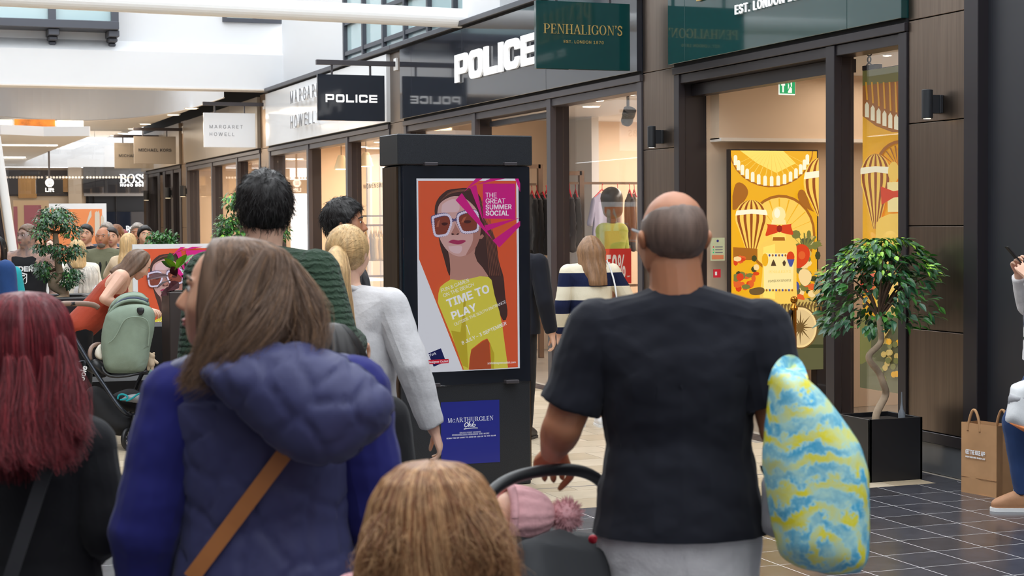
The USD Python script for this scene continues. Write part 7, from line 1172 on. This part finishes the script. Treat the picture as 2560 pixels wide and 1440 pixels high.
for k in range(3): tb_('canopy_rib', [(690+12*k, 560-40*k, .0), (715+14*k, 420-14*k, -.06+.03*k), (775+10*k, 330-14*k, -.05+.03*k), (880, 296-14*k, -.02+.03*k), (985, 322-16*k, .02)], .012, 'fab_sage' if k != 1 else 'fab_slate')
tb_('panel_seam', [(725, 580, -.14), (790, 500, -.145), (830, 430, -.14), (880, 408, -.14), (950, 412, -.14), (985, 440, -.13), (995, 520, -.12), (990, 600, -.12)], .005, 'fab_sage'); part(st, 'tab', (lambda o, p: (pillow(p, .012, .02, .02)[0]@VA.T+o, pillow(p, .012, .02, .02)[1]))(*outline([(u/2.6667, 640+v/2.6667) for u, v in ((912, 345), (962, 345), (960, 375), (945, 393), (928, 393), (914, 375))], SD-.13)), 'pram_black', local=False, smooth=True)
soft('basket', [(575, 900), (650, 870), (760, 960), (840, 1050), (890, 1080), (880, 1180), (760, 1192), (640, 1160), (580, 1060)], .02, .12, .14, 'mesh_black', .025, .01); soft('basket_tray', [(740, 930), (800, 900), (900, 890), (1010, 950), (1080, 960), (1060, 1030), (900, 1045), (830, 1020)], .15, .10, .1, 'fab_charcoal', .025)
wc = U(852, 1218, -.06); ra = onz(325, 1126)[2]+wc[2]-.0; wr_ = wc[2]
part(st, 'front_fork', tube([U(895, 1062, -.04), U(885, 1120, -.06), U(870, 1210, -.10)], .018, 8), 'pram_black', smooth=True, local=False); fwd = rotz(VIEW-18)
def wheel(c, r, name='wheel'):
    w_ = part(st, name, xf(trimesh.creation.torus(r-.018, .018, 32, 12), fwd@roty(90), c), 'pram_black', smooth=True, local=False)
    part(w_, 'rim', xf(trimesh.creation.torus(r-.036, .004, 28, 8), fwd@roty(90), c), 'wheel_rim', smooth=True, local=False); part(w_, 'spokes', cat(*[tube([c, c+fwd@np.array([0, math.cos(a), math.sin(a)])*(r-.03)], .006, 6) for a in np.arange(5)*2*np.pi/5]), 'wheel_rim', local=False); part(w_, 'hub', xf(lathe([(.02, -.025), (.02, .025)], 16), fwd@roty(90), c), 'pram_black', local=False)
r0 = wc[2]; wheel(wc, r0); wheel(U(1075, 1200, .35)*[1, 1, 0]+[0, 0, r0], r0); wheel(U(500, 1180, -.06)*[1, 1, 0]+[0, 0, .115], .115); wheel(U(870, 1100, .55)*[1, 1, 0]+[0, 0, .115], .115)
tb_('front_strut', [(990, 1050, .2), (1060, 1130, .3), (1075, 1200, .35)], .014, 'pram_black'); tb_('rear_strut', [(880, 1000, .4), (870, 1080, .55), (870, 1120, .55)], .014, 'pram_black')
by2 = thing('changing_bag', 'grey bag with turquoise straps in the pushchair basket', 'bag', U(900, 960, .1)); o, pts = outline([(u/2.6667, 640+v/2.6667) for u, v in smooth_poly([(800, 965), (850, 930), (930, 920), (985, 945), (985, 972), (900, 978)], 30)], SD-.0); v, f = pillow(pts, .05, .04); part(by2, 'body', (v@VA.T+o, f), 'fab_grey', smooth=True, local=False)
for pts in ([(785, 955), (800, 925), (830, 925), (850, 940), (800, 960)], [(840, 965), (900, 935), (935, 918), (955, 935), (960, 970)]): part(by2, 'strap', tube(curve([U(u, v, -.07) for u, v in pts], 20), .008, 6), 'fab_teal', smooth=True, local=False)
bl_ = thing('blanket', 'cream fleece blanket spilling over the pushchair side', 'blanket', U(655, 650)); o, pts = outline([(u/2.6667, 640+v/2.6667) for u, v in smooth_poly([(640, 620), (675, 590), (690, 640), (685, 690), (650, 685), (632, 660)], 24)], SD-.02); v, f = pillow(pts, .05, .04, .012); part(bl_, 'fleece', (v+np.c_[0*v[:, :2], .008*(meshkit.fbm(v*40, 2)-.5)*2])@VA.T+o if 0 else (v@VA.T+o, f), 'fab_cream', smooth=True, local=False)
bu = thing('soft_toy', 'pale rabbit soft toy hanging on the right side of the pushchair', 'soft toy', U(1005, 710, .05)); uu = lambda u, v, d=.05: U(u, v, d); bo_ = [H(sp(uu(1000, 690), .03), sp(uu(1010, 720), .028)), sp(uu(1012, 668), .026), H(sp(uu(1003, 655), .010), sp(uu(990, 640), .009)), H(sp(uu(1020, 655), .010), sp(uu(1026, 648), .009)), H(sp(uu(1020, 690), .012), sp(uu(1048, 712), .012)), H(sp(uu(995, 720), .014), sp(uu(990, 755), .013)), H(sp(uu(1015, 730), .014), sp(uu(1016, 765), .013))]
part(bu, 'body', finish(uni(bo_), .012, 3), 'fab_beige', smooth=True, local=False); part(bu, 'cloth', H(sp(uu(1010, 765), .015), sp(uu(1015, 800), .022), sp(uu(1005, 790), .02)), 'fab_mint', smooth=True, local=False)
